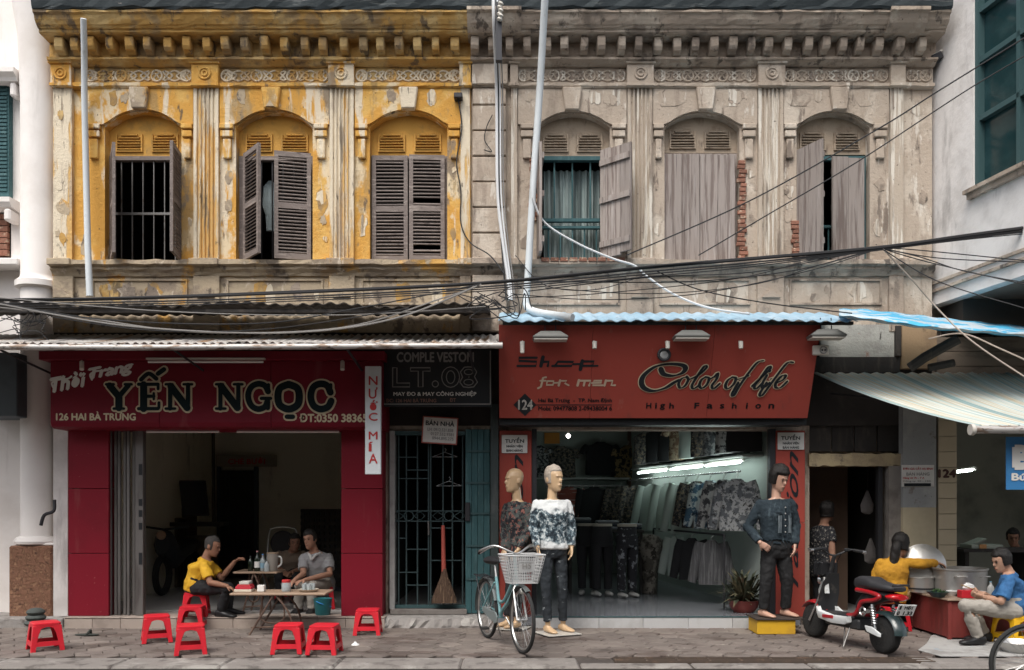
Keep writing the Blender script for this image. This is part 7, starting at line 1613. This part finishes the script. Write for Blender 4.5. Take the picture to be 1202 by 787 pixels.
def torso(m, J, infl=0.0, lo=-.10, hi=1.0, k=1.0, fat=1.0):
    pv, chs, nk = J['pelvis'], J['chest'], J['neck']
    ha = nrm(J['hip_l'] - J['hip_r']); sa = nrm(J['sh_l'] - J['sh_r']); shw = (J['sh_l'] - J['sh_r']).length / 2
    up0 = nrm(chs - pv); rings = []
    shc = (J['sh_l'] + J['sh_r']) / 2
    data = [(pv + up0 * lo, .0, .145, .10), (pv, .0, .165, .115), (pv.lerp(chs, .35), .3, .150 * fat, .105 * fat), (pv.lerp(chs, .62), .5, .148 * fat, .105 * fat), (chs, .8, .165, .118), (chs.lerp(shc, .70), 1, max(.13, shw * .98), .098), (shc + nrm(nk - chs) * .022, 1, shw * .98, .066), (shc.lerp(nk, .5) + nrm(nk - chs) * .02, 1, shw * .62, .060)]
    if hi >= 1: data.append((nk, 1, .058, .058))
    for c, t, w, dp in data:
        ax = (ha * (1 - t) + sa * t).normalized(); uu = nrm(nk - pv); fd = ax.cross(uu).normalized() * 1.0
        rings.append(ring_at(c, ax, fd, w * k + infl, dp * k + infl))
    m.loft(rings)
def mods(o, voxel, smooth=3, disp=0.0, dsize=.08):
    r = o.modifiers.new('remesh', 'REMESH'); r.mode = 'VOXEL'; r.voxel_size = voxel; r.use_smooth_shade = True
    if smooth: s = o.modifiers.new('smooth', 'SMOOTH'); s.factor = .5; s.iterations = smooth
    if disp:
        if 'fold' not in bpy.data.textures: t = bpy.data.textures.new('fold', 'CLOUDS'); t.noise_scale = .055; t.noise_depth = 2
        d = o.modifiers.new('folds', 'DISPLACE'); d.texture = bpy.data.textures['fold']; d.strength = disp; d.mid_level = .5; d.texture_coords = 'GLOBAL'
    return o
def figure(name, label, cat, J, skin, shirt=None, trousers=None, hair=None, shoe=None, sleeve=.55, face=True, k=1.0, hands=True, hem=-.10, leg=1.0, hairkw={}, curl=(.6, .6), fat=1.0, loose=.018, group=None, hn_l=None, hn_r=None, headk=1.0, lk=1.0):
    base = (J['an_l'] + J['an_r']) / 2; base = Vector((base.x, base.y, J.get('ground', min(J['an_l'].z, J['an_r'].z) - .08)))
    o = thing(name, label, cat, base, group); m = MB()
    f, u, l = head_frame(J['fwd'], J.get('up', (0, 0, 1)))
    torso(m, J, 0, k=k * (1 if lk == 1 else .92), fat=fat)
    limb(m, [J['neck'] - nrm(J['head'] - J['neck']) * .05, J['neck'], J['head'] - u * .05 * headk - f * .015], (.062 * k, .055 * k, .052 * k))
    head_mesh(m, J['head'], J['fwd'], J.get('up', (0, 0, 1)), headk, nose=True, ears=face or cat == 'mannequin')
    for s, q in ((1, 'l'), (-1, 'r')):
        sh, el, wr = J['sh_' + q], J['el_' + q], J['wr_' + q]
        limb(m, [sh, sh.lerp(el, .5), el, el.lerp(wr, .35), wr], [r * k for r in (.045, .046, .040, .038, .026)])
        if hands: hand(m, wr, J.get('hd_' + q, nrm(wr - el)), J.get('pn_' + q, (0, 0, -1)), -s, curl[0 if q == 'l' else 1], 1.0 * k)
        hp, kn, an = J['hip_' + q], J['kn_' + q], J['an_' + q]
        limb(m, [hp, hp.lerp(kn, .5), kn, kn.lerp(an, .35), an], [r * k * lk for r in (.088, .076, .055, .052, .036)])
        td = nrm(J['toe_' + q]); ft = an + Vector((0, 0, -.045))
        m.loft([ring_at(ft + td * t + V(0, 0, dz), td.cross(V(0, 0, 1)).normalized(), V(0, 0, 1), w, h, 10) for t, dz, w, h in ((-.07, 0, .02, .025), (-.05, .005, .032, .036), (0, .008, .036, .045), (.06, -.008, .042, .03), (.12, -.016, .044, .02), (.16, -.022, .036, .014), (.175, -.024, .018, .009))])
    b = m.build('body', skin, o); mods(b, .0075, 2)
    if face:
        eye = simple('dark_eye', (.02, .015, .012), .3); hc = hair or eye; lip = simple('lip', (.22, .08, .06), .6)
        Mx = Matrix((l, f, u)).transposed(); c = J['head']
        for q in (-1, 1):
            MB().ell(c + (f * .088 + l * q * .031 + u * .004) * headk, (.012, .008, .0055), 8, 6, Mx).build('eye', eye, o, smooth=True); MB().ell(c + (f * .092 + l * q * .032 + u * .026) * headk, (.017, .007, .0035), 8, 6, Mx).build('eyebrow', hc, o, smooth=True)
        MB().ell(c + (f * .096 - u * .063) * headk, (.022, .007, .0045), 8, 6, Mx).build('mouth', lip, o, smooth=True)
    if hair: h = hair_mesh(J['head'], J['fwd'], J.get('up', (0, 0, 1)), headk, **hairkw).build('hair', hair, o, smooth=True); mods(h, .010, 1, .012)
    if shirt:
        m = MB(); torso(m, J, loose, lo=hem, hi=0, k=k, fat=fat); nk = J['neck']; u2 = nrm(nk - J['chest'])
        m.tube([nk - u2 * .06, nk - u2 * .012], [.085 * k, .066 * k], 14)
        for q in 'lr':
            sh, el, wr = J['sh_' + q], J['el_' + q], J['wr_' + q]
            if sleeve <= 1: pts = [sh, sh.lerp(el, sleeve * .5), sh.lerp(el, sleeve)]; rs = [(.043 + loose * .6) * k, (.050 + loose) * k, (.050 + loose) * k]
            else: pts = [sh, sh.lerp(el, .5), el, el.lerp(wr, .4), el.lerp(wr, .95)]; rs = [(r + loose * .7) * k for r in (.043, .047, .042, .039, .031)]
            limb(m, pts, rs, 12, False); m.ell(sh, (.043 + loose * .6) * k, 12, 8)
            if sleeve > 1: m.ell(el, (.043 + loose * .8) * k, 12, 8)
        mods(m.build('shirt', shirt, o), .0095, 3, .020)
    if trousers:
        m = MB(); torso_lo = MB(); pv = J['pelvis']; ha = nrm(J['hip_l'] - J['hip_r']); up0 = nrm(J['chest'] - pv); fd = ha.cross(up0)
        m.loft([ring_at(pv + up0 * t, ha, fd, w * k * (.5 + .5 * lk) + .012, d_ * k * (.5 + .5 * lk) + .012) for t, w, d_ in ((-.12, .12, .085), (-.08, .15, .10), (0, .165, .115), (.07, .158, .110), (.10, .154, .107))])
        for q in 'lr':
            hp, kn, an = J['hip_' + q], J['kn_' + q], J['an_' + q]; e = kn.lerp(an, leg)
            limb(m, [hp, hp.lerp(kn, .5), kn, kn.lerp(e, .4), e], [r * k * lk for r in (.098, .088, .070, .066, .058)], 12, False)
            for p, r_ in ((hp, .098), (kn, .070)): m.ell(p, r_ * k * lk, 12, 8)
        mods(m.build('trousers', trousers, o), .0095, 3, .020)
    if shoe:
        for q in 'lr':
            an = J['an_' + q]; td = nrm(J['toe_' + q]); ft = an + V(0, 0, -.042); sd_ = td.cross(V(0, 0, 1)).normalized()
            MB().loft([ring_at(ft + td * t + V(0, 0, dz), sd_, V(0, 0, 1), w, h, 12) for t, dz, w, h in ((-.085, .0, .02, .03), (-.065, .008, .042, .045), (0, .012, .048, .054), (.07, -.004, .052, .038), (.13, -.014, .052, .026), (.18, -.018, .042, .020), (.20, -.022, .02, .012))]).build('shoe', shoe, o, smooth=True)
    return o
def skinm(name, c): return mat(name, c, .62, layers=[(tuple(x * .72 for x in c), 12, .45, .7, .7), ((c[0] * 1.1, c[1] * .85, c[2] * .8), 30, .55, .7, .5)], spec=.3, bump=.08, bscale=120)
sk_a, sk_b, sk_c = skinm('tanned_skin', (.30, .155, .10)), skinm('warm_skin', (.40, .22, .15)), skinm('pale_warm_skin', (.44, .26, .18))
hairk = mat('black_hair', (.013, .011, .010), .5, bump=.6, bs3=(120, 120, 20)); hairg = mat('cropped_grey_black_hair', (.05, .045, .042), .8, bump=.3, bscale=150)
blk_t = mat('black_trouser_cloth', (.014, .014, .016), .85, bump=.2, bscale=20); gry_t = mat('grey_trouser_cloth', (.33, .305, .27), .9, bump=.2, bscale=20); shoek = simple('black_shoe_leather', (.015, .015, .016), .4)

# seated man in a yellow football shirt
J = dict(pelvis=P(229, 687, -.19), chest=P(234, 668, -.2), neck=P(242, 655, -.2), head=P(249, 641, -.2), fwd=(1, -.12, -.30), up=(.1, 0, 1),
         sh_r=P(239, 663, -.37), sh_l=P(245, 662, -.02), el_r=P(247, 684, -.44), wr_r=P(266, 688, -.44), el_l=P(260, 679, -.06), wr_l=P(275, 660, -.10), hip_r=P(231, 690, -.28), hip_l=P(233, 690, -.10),
         kn_r=P(266, 691, -.38), an_r=P(260, 717, -.33), kn_l=P(268, 690, -.12), an_l=P(268, 714, -.10), toe_r=(1, -.25, 0), toe_l=(1, .1, 0), pn_r=(0, 0, -1), pn_l=(.6, 0, -.5), hd_r=(.9, 0, -.45), hd_l=(.7, -.1, .5), ground=.132)
ysh = mat('yellow_sports_shirt', (.70, .40, .025), .75, layers=[((.58, .32, .02), (7, 7, 4), .48, .62, .7)], bump=.3, bscale=9)
pm1 = figure('person', 'man in a yellow sports shirt and black trousers seated sideways, hand raised', 'person', J, sk_a, ysh, blk_t, hairg, shoek, sleeve=.75, hairkw=dict(low=-.05, front=.06, puff=.004), curl=(1.0, .5))

# seated man in a grey polo shirt, facing the street
J = dict(pelvis=P(377, 683, .50), chest=P(373, 662, .44), neck=P(369, 647, .38), head=P(364, 633.5, .34), fwd=(-.30, -1, -.06), up=(-.12, 0, 1),
         sh_l=P(386, 654, .46), sh_r=P(356, 655, .36), el_l=P(387, 674, .28), wr_l=P(358, 681, .02), el_r=P(356, 674, .22), wr_r=P(345, 682, -.02), hip_l=P(383, 686, .48), hip_r=P(371, 686, .46),
         kn_l=P(366, 688, .08), kn_r=P(352, 688, .12), an_l=P(366, 714, .12), an_r=P(350, 714, .16), toe_l=(0, -1, 0), toe_r=(-.2, -1, 0), pn_l=(0, 0, -1), pn_r=(0, 0, -1), ground=.132)
pol = mat('grey_polo_knit', (.30, .30, .31), .9, layers=[((.42, .42, .42), (2, 2, 40), .5, .6, .5)], bump=.2, bscale=30)
pm2 = figure('person', 'smiling man in a grey polo shirt seated behind the folding table', 'person', J, sk_b, pol, gry_t, hairk, shoek, sleeve=.72, hairkw=dict(low=-.03, front=.055, puff=.014))
MB().tube(spline([J['neck'] + V(-.075, -.02, -.03), J['neck'] + V(-.03, -.10, -.055), J['neck'] + V(-.01, -.115, -.10), J['neck'] + V(.03, -.09, -.055), J['neck'] + V(.08, .0, -.025)], 5), .016, 6).build('collar', simple('white_collar', (.55, .55, .54), .85), pm2, smooth=True)

# dim figure in the background of the drinks shop
J = dict(pelvis=P(338, 672, 1.5), chest=P(340, 656, 1.45), neck=P(343, 647, 1.4), head=P(346, 637, 1.35), fwd=(.3, -1, -.1), sh_l=P(356, 651, 1.45), sh_r=P(328, 651, 1.45), el_l=P(358, 667, 1.3), wr_l=P(344, 671, 1.1), el_r=P(325, 667, 1.3), wr_r=P(335, 672, 1.1), hip_l=P(345, 675, 1.45), hip_r=P(331, 675, 1.45), kn_l=P(348, 678, 1.05), kn_r=P(328, 678, 1.05), an_l=P(347, 700, 1.08), an_r=P(329, 700, 1.08), toe_l=(0, -1, 0), toe_r=(0, -1, 0), ground=.132)
figure('person', 'dim man in a tan shirt seated in the dark behind the polo-shirted man', 'person', J, sk_a, simple('tan_shirt', (.20, .15, .11), .9), blk_t, hairk, shoek, sleeve=.7, hairkw=dict(low=-.03))

# woman standing in the doorway, turned away
J = dict(pelvis=P(965, 668, .42), chest=P(965, 634, .40), neck=P(967, 616, .40), head=P(971, 600.5, .38), fwd=(.85, .5, -.05), sh_r=P(975, 623, .28), sh_l=P(956, 623, .52), el_r=P(977, 652, .22), wr_r=P(980, 672, .14), el_l=P(952, 652, .5), wr_l=P(958, 672, .6), hip_r=P(969, 675, .36), hip_l=P(960, 675, .48), kn_r=P(970, 700, .36), kn_l=P(961, 700, .48), an_r=P(969, 718, .36), an_l=P(960, 718, .48), toe_r=(.8, .5, 0), toe_l=(.8, .5, 0), pn_r=(-.5, .8, 0), ground=.061)
J['an_r'].z = J['an_l'].z = .145; J['kn_r'].z = J['kn_l'].z = .42
figure('person', 'woman in a dark floral blouse standing turned away in the doorway', 'person', J, sk_b, patt('dark_floral_blouse', (.02, .022, .026), (.03, .03, .035), (.30, .28, .25), 22), blk_t, hairk, shoek, sleeve=.45, hairkw=dict(low=-.075, front=.06, puff=.018), curl=(.5, .9))

# woman in a mustard top reaching over the pots
J = dict(pelvis=P(1046, 697, -.55), chest=P(1047, 672, -.56), neck=P(1051, 654, -.52), head=P(1057, 640, -.48), fwd=(.75, .66, -.25), up=(.1, .1, 1), sh_l=P(1034, 661, -.52), sh_r=P(1064, 661, -.60), el_l=P(1027, 681, -.48), wr_l=P(1040, 690, -.28), el_r=P(1083, 662, -.66), wr_r=P(1099, 661, -.55), hip_l=P(1040, 700, -.5), hip_r=P(1053, 700, -.55), kn_l=P(1044, 700, -.12), kn_r=P(1062, 700, -.18), an_l=P(1044, 728, -.12), an_r=P(1062, 728, -.18), toe_l=(.2, 1, 0), toe_r=(.2, 1, 0), pn_r=(0, -.3, -1), hd_r=(.9, .1, -.35), ground=.0)
must = mat('mustard_knit', (.50, .25, .022), .9, layers=[((.38, .18, .018), (7, 7, 4), .48, .64, .7)], bump=.35, bscale=10)
pw = figure('person', 'woman in a mustard top with a ponytail reaching over the cooking pots', 'person', J, sk_b, must, blk_t, hairk, shoek, sleeve=1.5, hairkw=dict(low=-.06, front=.06, puff=.016), curl=(.7, 1.5), k=1.04, headk=1.1, hem=-.12)
hd = J['head']; m = MB(); pts = spline([hd + V(-.06, -.08, .03), hd + V(-.11, -.13, -.02), hd + V(-.13, -.13, -.16), hd + V(-.16, -.13, -.30), hd + V(-.18, -.12, -.36)], 5)
n_ = len(pts); m.tube(pts, [.03 + .026 * math.sin(math.pi * min(1, .15 + .85 * i / n_)) for i in range(n_)], 10); mods(m.build('ponytail', hairk, pw), .010, 1, .015)
MB().ell(hd + V(-.09, -.11, .0), (.03, .02, .03), 10, 6).build('hair_clip', simple('pale_clip', (.6, .5, .5), .4), pw, smooth=True)
pv = J['pelvis']; q = MB(); q.loft([ring_at(pv + V(.03, .03, z), V(.95, -.3, 0), V(.3, .95, 0), w, d_, 16) for z, w, d_ in ((-.07, .19, .15), (.0, .205, .16), (.06, .185, .145))]); mods(q.build('apron', patt('brown_check_apron', (.30, .17, .07), (.12, .06, .03), (.45, .33, .18), 26), pw), .010, 2, .012)

# man in a blue shirt eating at the stall
J = dict(pelvis=P(1191, 712, -1.55), chest=P(1190, 690, -1.55), neck=P(1184, 672, -1.55), head=P(1176, 658, -1.55), fwd=(-1, -.15, -.30), up=(-.1, 0, 1), sh_l=P(1185, 681, -1.73), sh_r=P(1184, 681, -1.36), el_l=P(1175, 706, -1.78), wr_l=P(1155, 701, -1.62), el_r=P(1168, 706, -1.36), wr_r=P(1155, 697, -1.46), hip_l=P(1189, 717, -1.65), hip_r=P(1189, 717, -1.45), kn_l=P(1133, 711, -1.70), kn_r=P(1140, 713, -1.42), an_l=P(1148, 745, -1.66), an_r=P(1155, 743, -1.42), toe_l=(-1, -.1, 0), toe_r=(-1, .15, 0), pn_l=(.2, .6, .6), pn_r=(0, -.5, .6), hd_l=(-.95, .2, .15), hd_r=(-.95, 0, .1), ground=.01)
for a in ('an_l', 'an_r'): J[a].z = .10
blu = mat('blue_jersey_shirt', (.035, .13, .30), .85, layers=[((.025, .09, .22), (7, 7, 4), .48, .64, .7)], bump=.35, bscale=9)
pmb = figure('person', 'man in a blue shirt and grey trousers eating on the yellow stool', 'person', J, sk_c, blu, gry_t, hairk, shoek, sleeve=.85, hairkw=dict(low=-.05, front=.05, puff=.016), curl=(1.1, 1.2))
for dx in (0, .012): tag(MB().tube([J['wr_r'] + V(-.08, -.02, .03), J['wr_r'] + V(-.22 - dx, .02 + dx, .09)], .004, 5).build('chopstick', simple('bamboo', (.45, .28, .12), .6)), 'bamboo chopstick held by the man in the blue shirt', 'chopstick', 'chopsticks of the eating man')
# man sitting deep inside the stall
J = dict(pelvis=P(1196, 680, 1.4), chest=P(1194, 656, 1.35), neck=P(1192, 643, 1.3), head=P(1189, 631, 1.25), fwd=(-.45, -1, -.2), sh_l=P(1209, 650, 1.35), sh_r=P(1178, 650, 1.32), el_l=P(1213, 668, 1.2), wr_l=P(1200, 668, 1.0), el_r=P(1173, 668, 1.2), wr_r=P(1182, 668, 1.0), hip_l=P(1203, 684, 1.4), hip_r=P(1189, 684, 1.4), kn_l=P(1203, 688, 1.05), kn_r=P(1187, 688, 1.05), an_l=P(1203, 712, 1.05), an_r=P(1187, 712, 1.05), toe_l=(0, -1, 0), toe_r=(0, -1, 0), ground=.061)
for a in ('an_l', 'an_r'): J[a].z = .145
figure('person', 'dark-haired man behind the counter deep inside the food stall', 'person', J, sk_a, simple('dark_shirt', (.05, .05, .055), .9), blk_t, hairk, shoek, sleeve=.7, hairkw=dict(low=-.03))
tag(MB().lathe((px(1196, 1.45), 1.45, .061), [(.15, 0), (.14, .2), (.15, .23), (.02, .235)], 16).build('round_stool', m_darkwood, smooth=True), 'round dark stool under the man inside the stall', 'stool')

# mannequins
m_man = mat('cream_mannequin_enamel', (.58, .40, .24), .3, layers=[((.50, .34, .2), 6, .45, .7, .6)], spec=.5)
m_manp = mat('flesh_mannequin_enamel', (.50, .30, .22), .35, spec=.5)
def man_pose(**k): return k
J = dict(pelvis=P(649, 643, -.8), chest=P(648, 605, -.8), neck=P(648, 586, -.8), head=P(650, 562, -.8), fwd=(.62, -.78, 0), sh_l=P(666, 592, -.74), sh_r=P(630, 592, -.84), el_l=P(671, 620, -.74), wr_l=P(671, 642, -.82), el_r=P(626, 620, -.86), wr_r=P(631, 643, -.98), hip_l=P(657, 650, -.77), hip_r=P(641, 650, -.83), kn_l=P(660, 690, -.80), kn_r=P(641, 690, -.88), an_l=P(661, 733, -.74), an_r=P(643, 735, -.86), toe_l=(.65, -.75, 0), toe_r=(.5, -.85, 0), pn_l=(-.8, -.2, 0), pn_r=(.8, .2, 0), ground=.02)
J['an_l'].z = J['an_r'].z = .105
white_print = mat('white_mountain_print_knit', (.66, .68, .68), .9, bump=.2, bscale=14)
# print only across chest and sleeves: band of height in world space, broken up by noise
t = white_print.node_tree; N = t.nodes.new; L_ = t.links.new; bs = t.nodes['Principled BSDF']
ge = N('ShaderNodeNewGeometry'); sx = N('ShaderNodeSeparateXYZ'); L_(ge.outputs['Position'], sx.inputs[0]); nz = N('ShaderNodeTexNoise'); nz.inputs['Scale'].default_value = 9; nz.inputs['Detail'].default_value = 4; L_(ge.outputs['Position'], nz.inputs['Vector'])
ad = N('ShaderNodeMath'); ad.operation = 'MULTIPLY_ADD'; L_(nz.outputs['Fac'], ad.inputs[0]); ad.inputs[1].default_value = .22; L_(sx.outputs['Z'], ad.inputs[2])
r1 = N('ShaderNodeMapRange'); r1.inputs[1].default_value = 1.53; r1.inputs[2].default_value = 1.50; L_(ad.outputs[0], r1.inputs[0]); r2 = N('ShaderNodeMapRange'); r2.inputs[1].default_value = 1.13; r2.inputs[2].default_value = 1.16; L_(ad.outputs[0], r2.inputs[0])
mu = N('ShaderNodeMath'); mu.operation = 'MULTIPLY'; L_(r1.outputs[0], mu.inputs[0]); L_(r2.outputs[0], mu.inputs[1])
n2 = N('ShaderNodeTexNoise'); n2.inputs['Scale'].default_value = 22; n2.inputs['Detail'].default_value = 5; n2.inputs['Roughness'].default_value = .7; L_(ge.outputs['Position'], n2.inputs['Vector']); cr = N('ShaderNodeValToRGB'); e = cr.color_ramp.elements; e[0].position = .44; e[0].color = (.02, .03, .04, 1); e[1].position = .62; e[1].color = (.6, .64, .64, 1); x = e.new(.52); x.color = (.10, .15, .18, 1); L_(n2.outputs['Fac'], cr.inputs[0])
mx = N('ShaderNodeMix'); mx.data_type = 'RGBA'; L_(mu.outputs[0], mx.inputs[0]); mx.inputs[6].default_value = (.66, .68, .68, 1); L_(cr.outputs[0], mx.inputs[7]); L_(mx.outputs[2], bs.inputs['Base Color'])
rip = mat('ripped_charcoal_denim', (.022, .027, .033), .9, layers=[((.05, .058, .066), (9, 9, 2), .5, .68, .8), ((.30, .33, .34), (9, 9, 26), .63, .66, .9)], bump=.3, bscale=60)
mq = figure('mannequin', 'mannequin in a white mountain-print sweatshirt and ripped dark jeans', 'mannequin', J, m_man, white_print, rip, mat('grey_moulded_hair', (.42, .36, .30), .8, bump=.7, bscale=40), None, sleeve=1.5, face=False, headk=1.22, k=1.04, lk=.82, hem=-.02, leg=.9, hairkw=dict(low=-.045, front=.06, puff=.008), curl=(.45, .45), loose=.014)
def base_plate(lab, x, y, w, d_, rot):
    o = MB().box(-w / 2, w / 2, -d_ / 2, d_ / 2, .010, .022).build('base_plate', simple('pale_base_glass', (.52, .50, .46), .25), bevel=.003); o.location = (x, y, 0); o.rotation_euler = (0, 0, R(rot)); tag(o, lab, 'base plate')
base_plate('square pale base plate under the white-sweatshirt mannequin', px(654, -.86), -.86, .42, .40, 25)
MB_p = P(604, 563, -.45)
J = dict(pelvis=P(609, 646, -.42), chest=P(608, 608, -.42), neck=P(607, 587, -.42), head=P(604, 564, -.42), fwd=(-.85, -.52, 0), sh_l=P(620, 596, -.52), sh_r=P(595, 596, -.32), el_l=P(622, 622, -.58), wr_l=P(609, 645, -.68), el_r=P(592, 622, -.36), wr_r=P(592, 645, -.44), hip_l=P(613, 652, -.48), hip_r=P(603, 652, -.36), kn_l=P(609, 690, -.50), kn_r=P(599, 690, -.40), an_l=P(606, 728, -.48), an_r=P(596, 728, -.38), toe_l=(-.8, -.6, 0), toe_r=(-.9, -.4, 0), pn_l=(-.3, .5, 0), pn_r=(.3, .5, 0), ground=.02)
J['an_l'].z = J['an_r'].z = .105
figure('mannequin', 'mannequin in a black floral sweatshirt turned to the left behind the bicycle', 'mannequin', J, m_man, patt('black_floral_knit', (.016, .016, .02), (.075, .085, .08), (.24, .10, .08), 15), g_blk, None, None, sleeve=1.5, face=False, headk=1.2, k=1.03, lk=.85, hem=-.12, leg=.88, curl=(.5, .5))
base_plate('pale base plate under the floral-sweatshirt mannequin', px(600, -.45), -.45, .40, .36, -20)
J = dict(pelvis=P(911, 643, -.70), chest=P(910, 605, -.70), neck=P(911, 585, -.70), head=P(914, 562, -.72), fwd=(.45, -.85, -.32), sh_l=P(928, 591, -.68), sh_r=P(893, 592, -.70), el_l=P(934, 618, -.66), wr_l=P(933, 640, -.74), el_r=P(878, 619, -.66), wr_r=P(892, 637, -.84), hip_l=P(919, 650, -.68), hip_r=P(903, 650, -.70), kn_l=P(924, 686, -.70), kn_r=P(899, 686, -.74), an_l=P(922, 716, -.66), an_r=P(896, 717, -.72), toe_l=(.6, -.8, 0), toe_r=(.55, -.85, 0), pn_l=(-.6, .2, 0), pn_r=(.3, .8, -.2), hd_r=(.75, -.1, -.55), ground=.18)
J['an_l'].z = J['an_r'].z = .265
den = mat('dark_blue_denim_jacket', (.016, .027, .036), .9, layers=[((.055, .078, .092), (14, 14, 3), .52, .64, .8)], bump=.4, bscale=45)
dj = figure('mannequin', 'dark-wigged mannequin in a denim jacket standing on the yellow box', 'mannequin', J, m_manp, den, mat('black_slack_cloth', (.011, .011, .012), .8, bump=.25, bscale=14), hairk, None, sleeve=1.5, face=True, headk=1.14, hem=.10, leg=.97, hairkw=dict(low=-.055, front=.05, puff=.026), curl=(.6, .5), loose=.024)
ch_, pv = J['chest'], J['pelvis']; fd = nrm((.45, -.85, 0)); sd_ = nrm((.85, .45, 0))
for q in (-1, 1):
    c = ch_ + fd * .145 + sd_ * q * .085 + V(0, 0, .03); MB().obox(c, sd_ * .05, fd * .008, V(0, 0, .012)).build('pocket_flap', den, dj, bevel=.004)
    MB().obox(ch_ + fd * .148 + sd_ * q * .075 + V(0, 0, -.10), sd_ * .022, fd * .006, V(0, 0, .10)).build('pale_seam_panel', mat('washed_denim', (.16, .19, .21), .9, layers=[((.06, .08, .09), (40, 40, 6), .48, .56, .8)]), dj)
MB().obox(ch_ + fd * .150 + V(0, 0, -.06), sd_ * .016, fd * .006, V(0, 0, .17)).build('button_placket', den, dj)
for k in range(5): MB().ell(ch_ + fd * .158 + V(0, 0, .09 - .07 * k), (.009, .009, .009), 8, 6).build('button', simple('dull_chrome', (.55, .55, .54), .3, .9), dj)
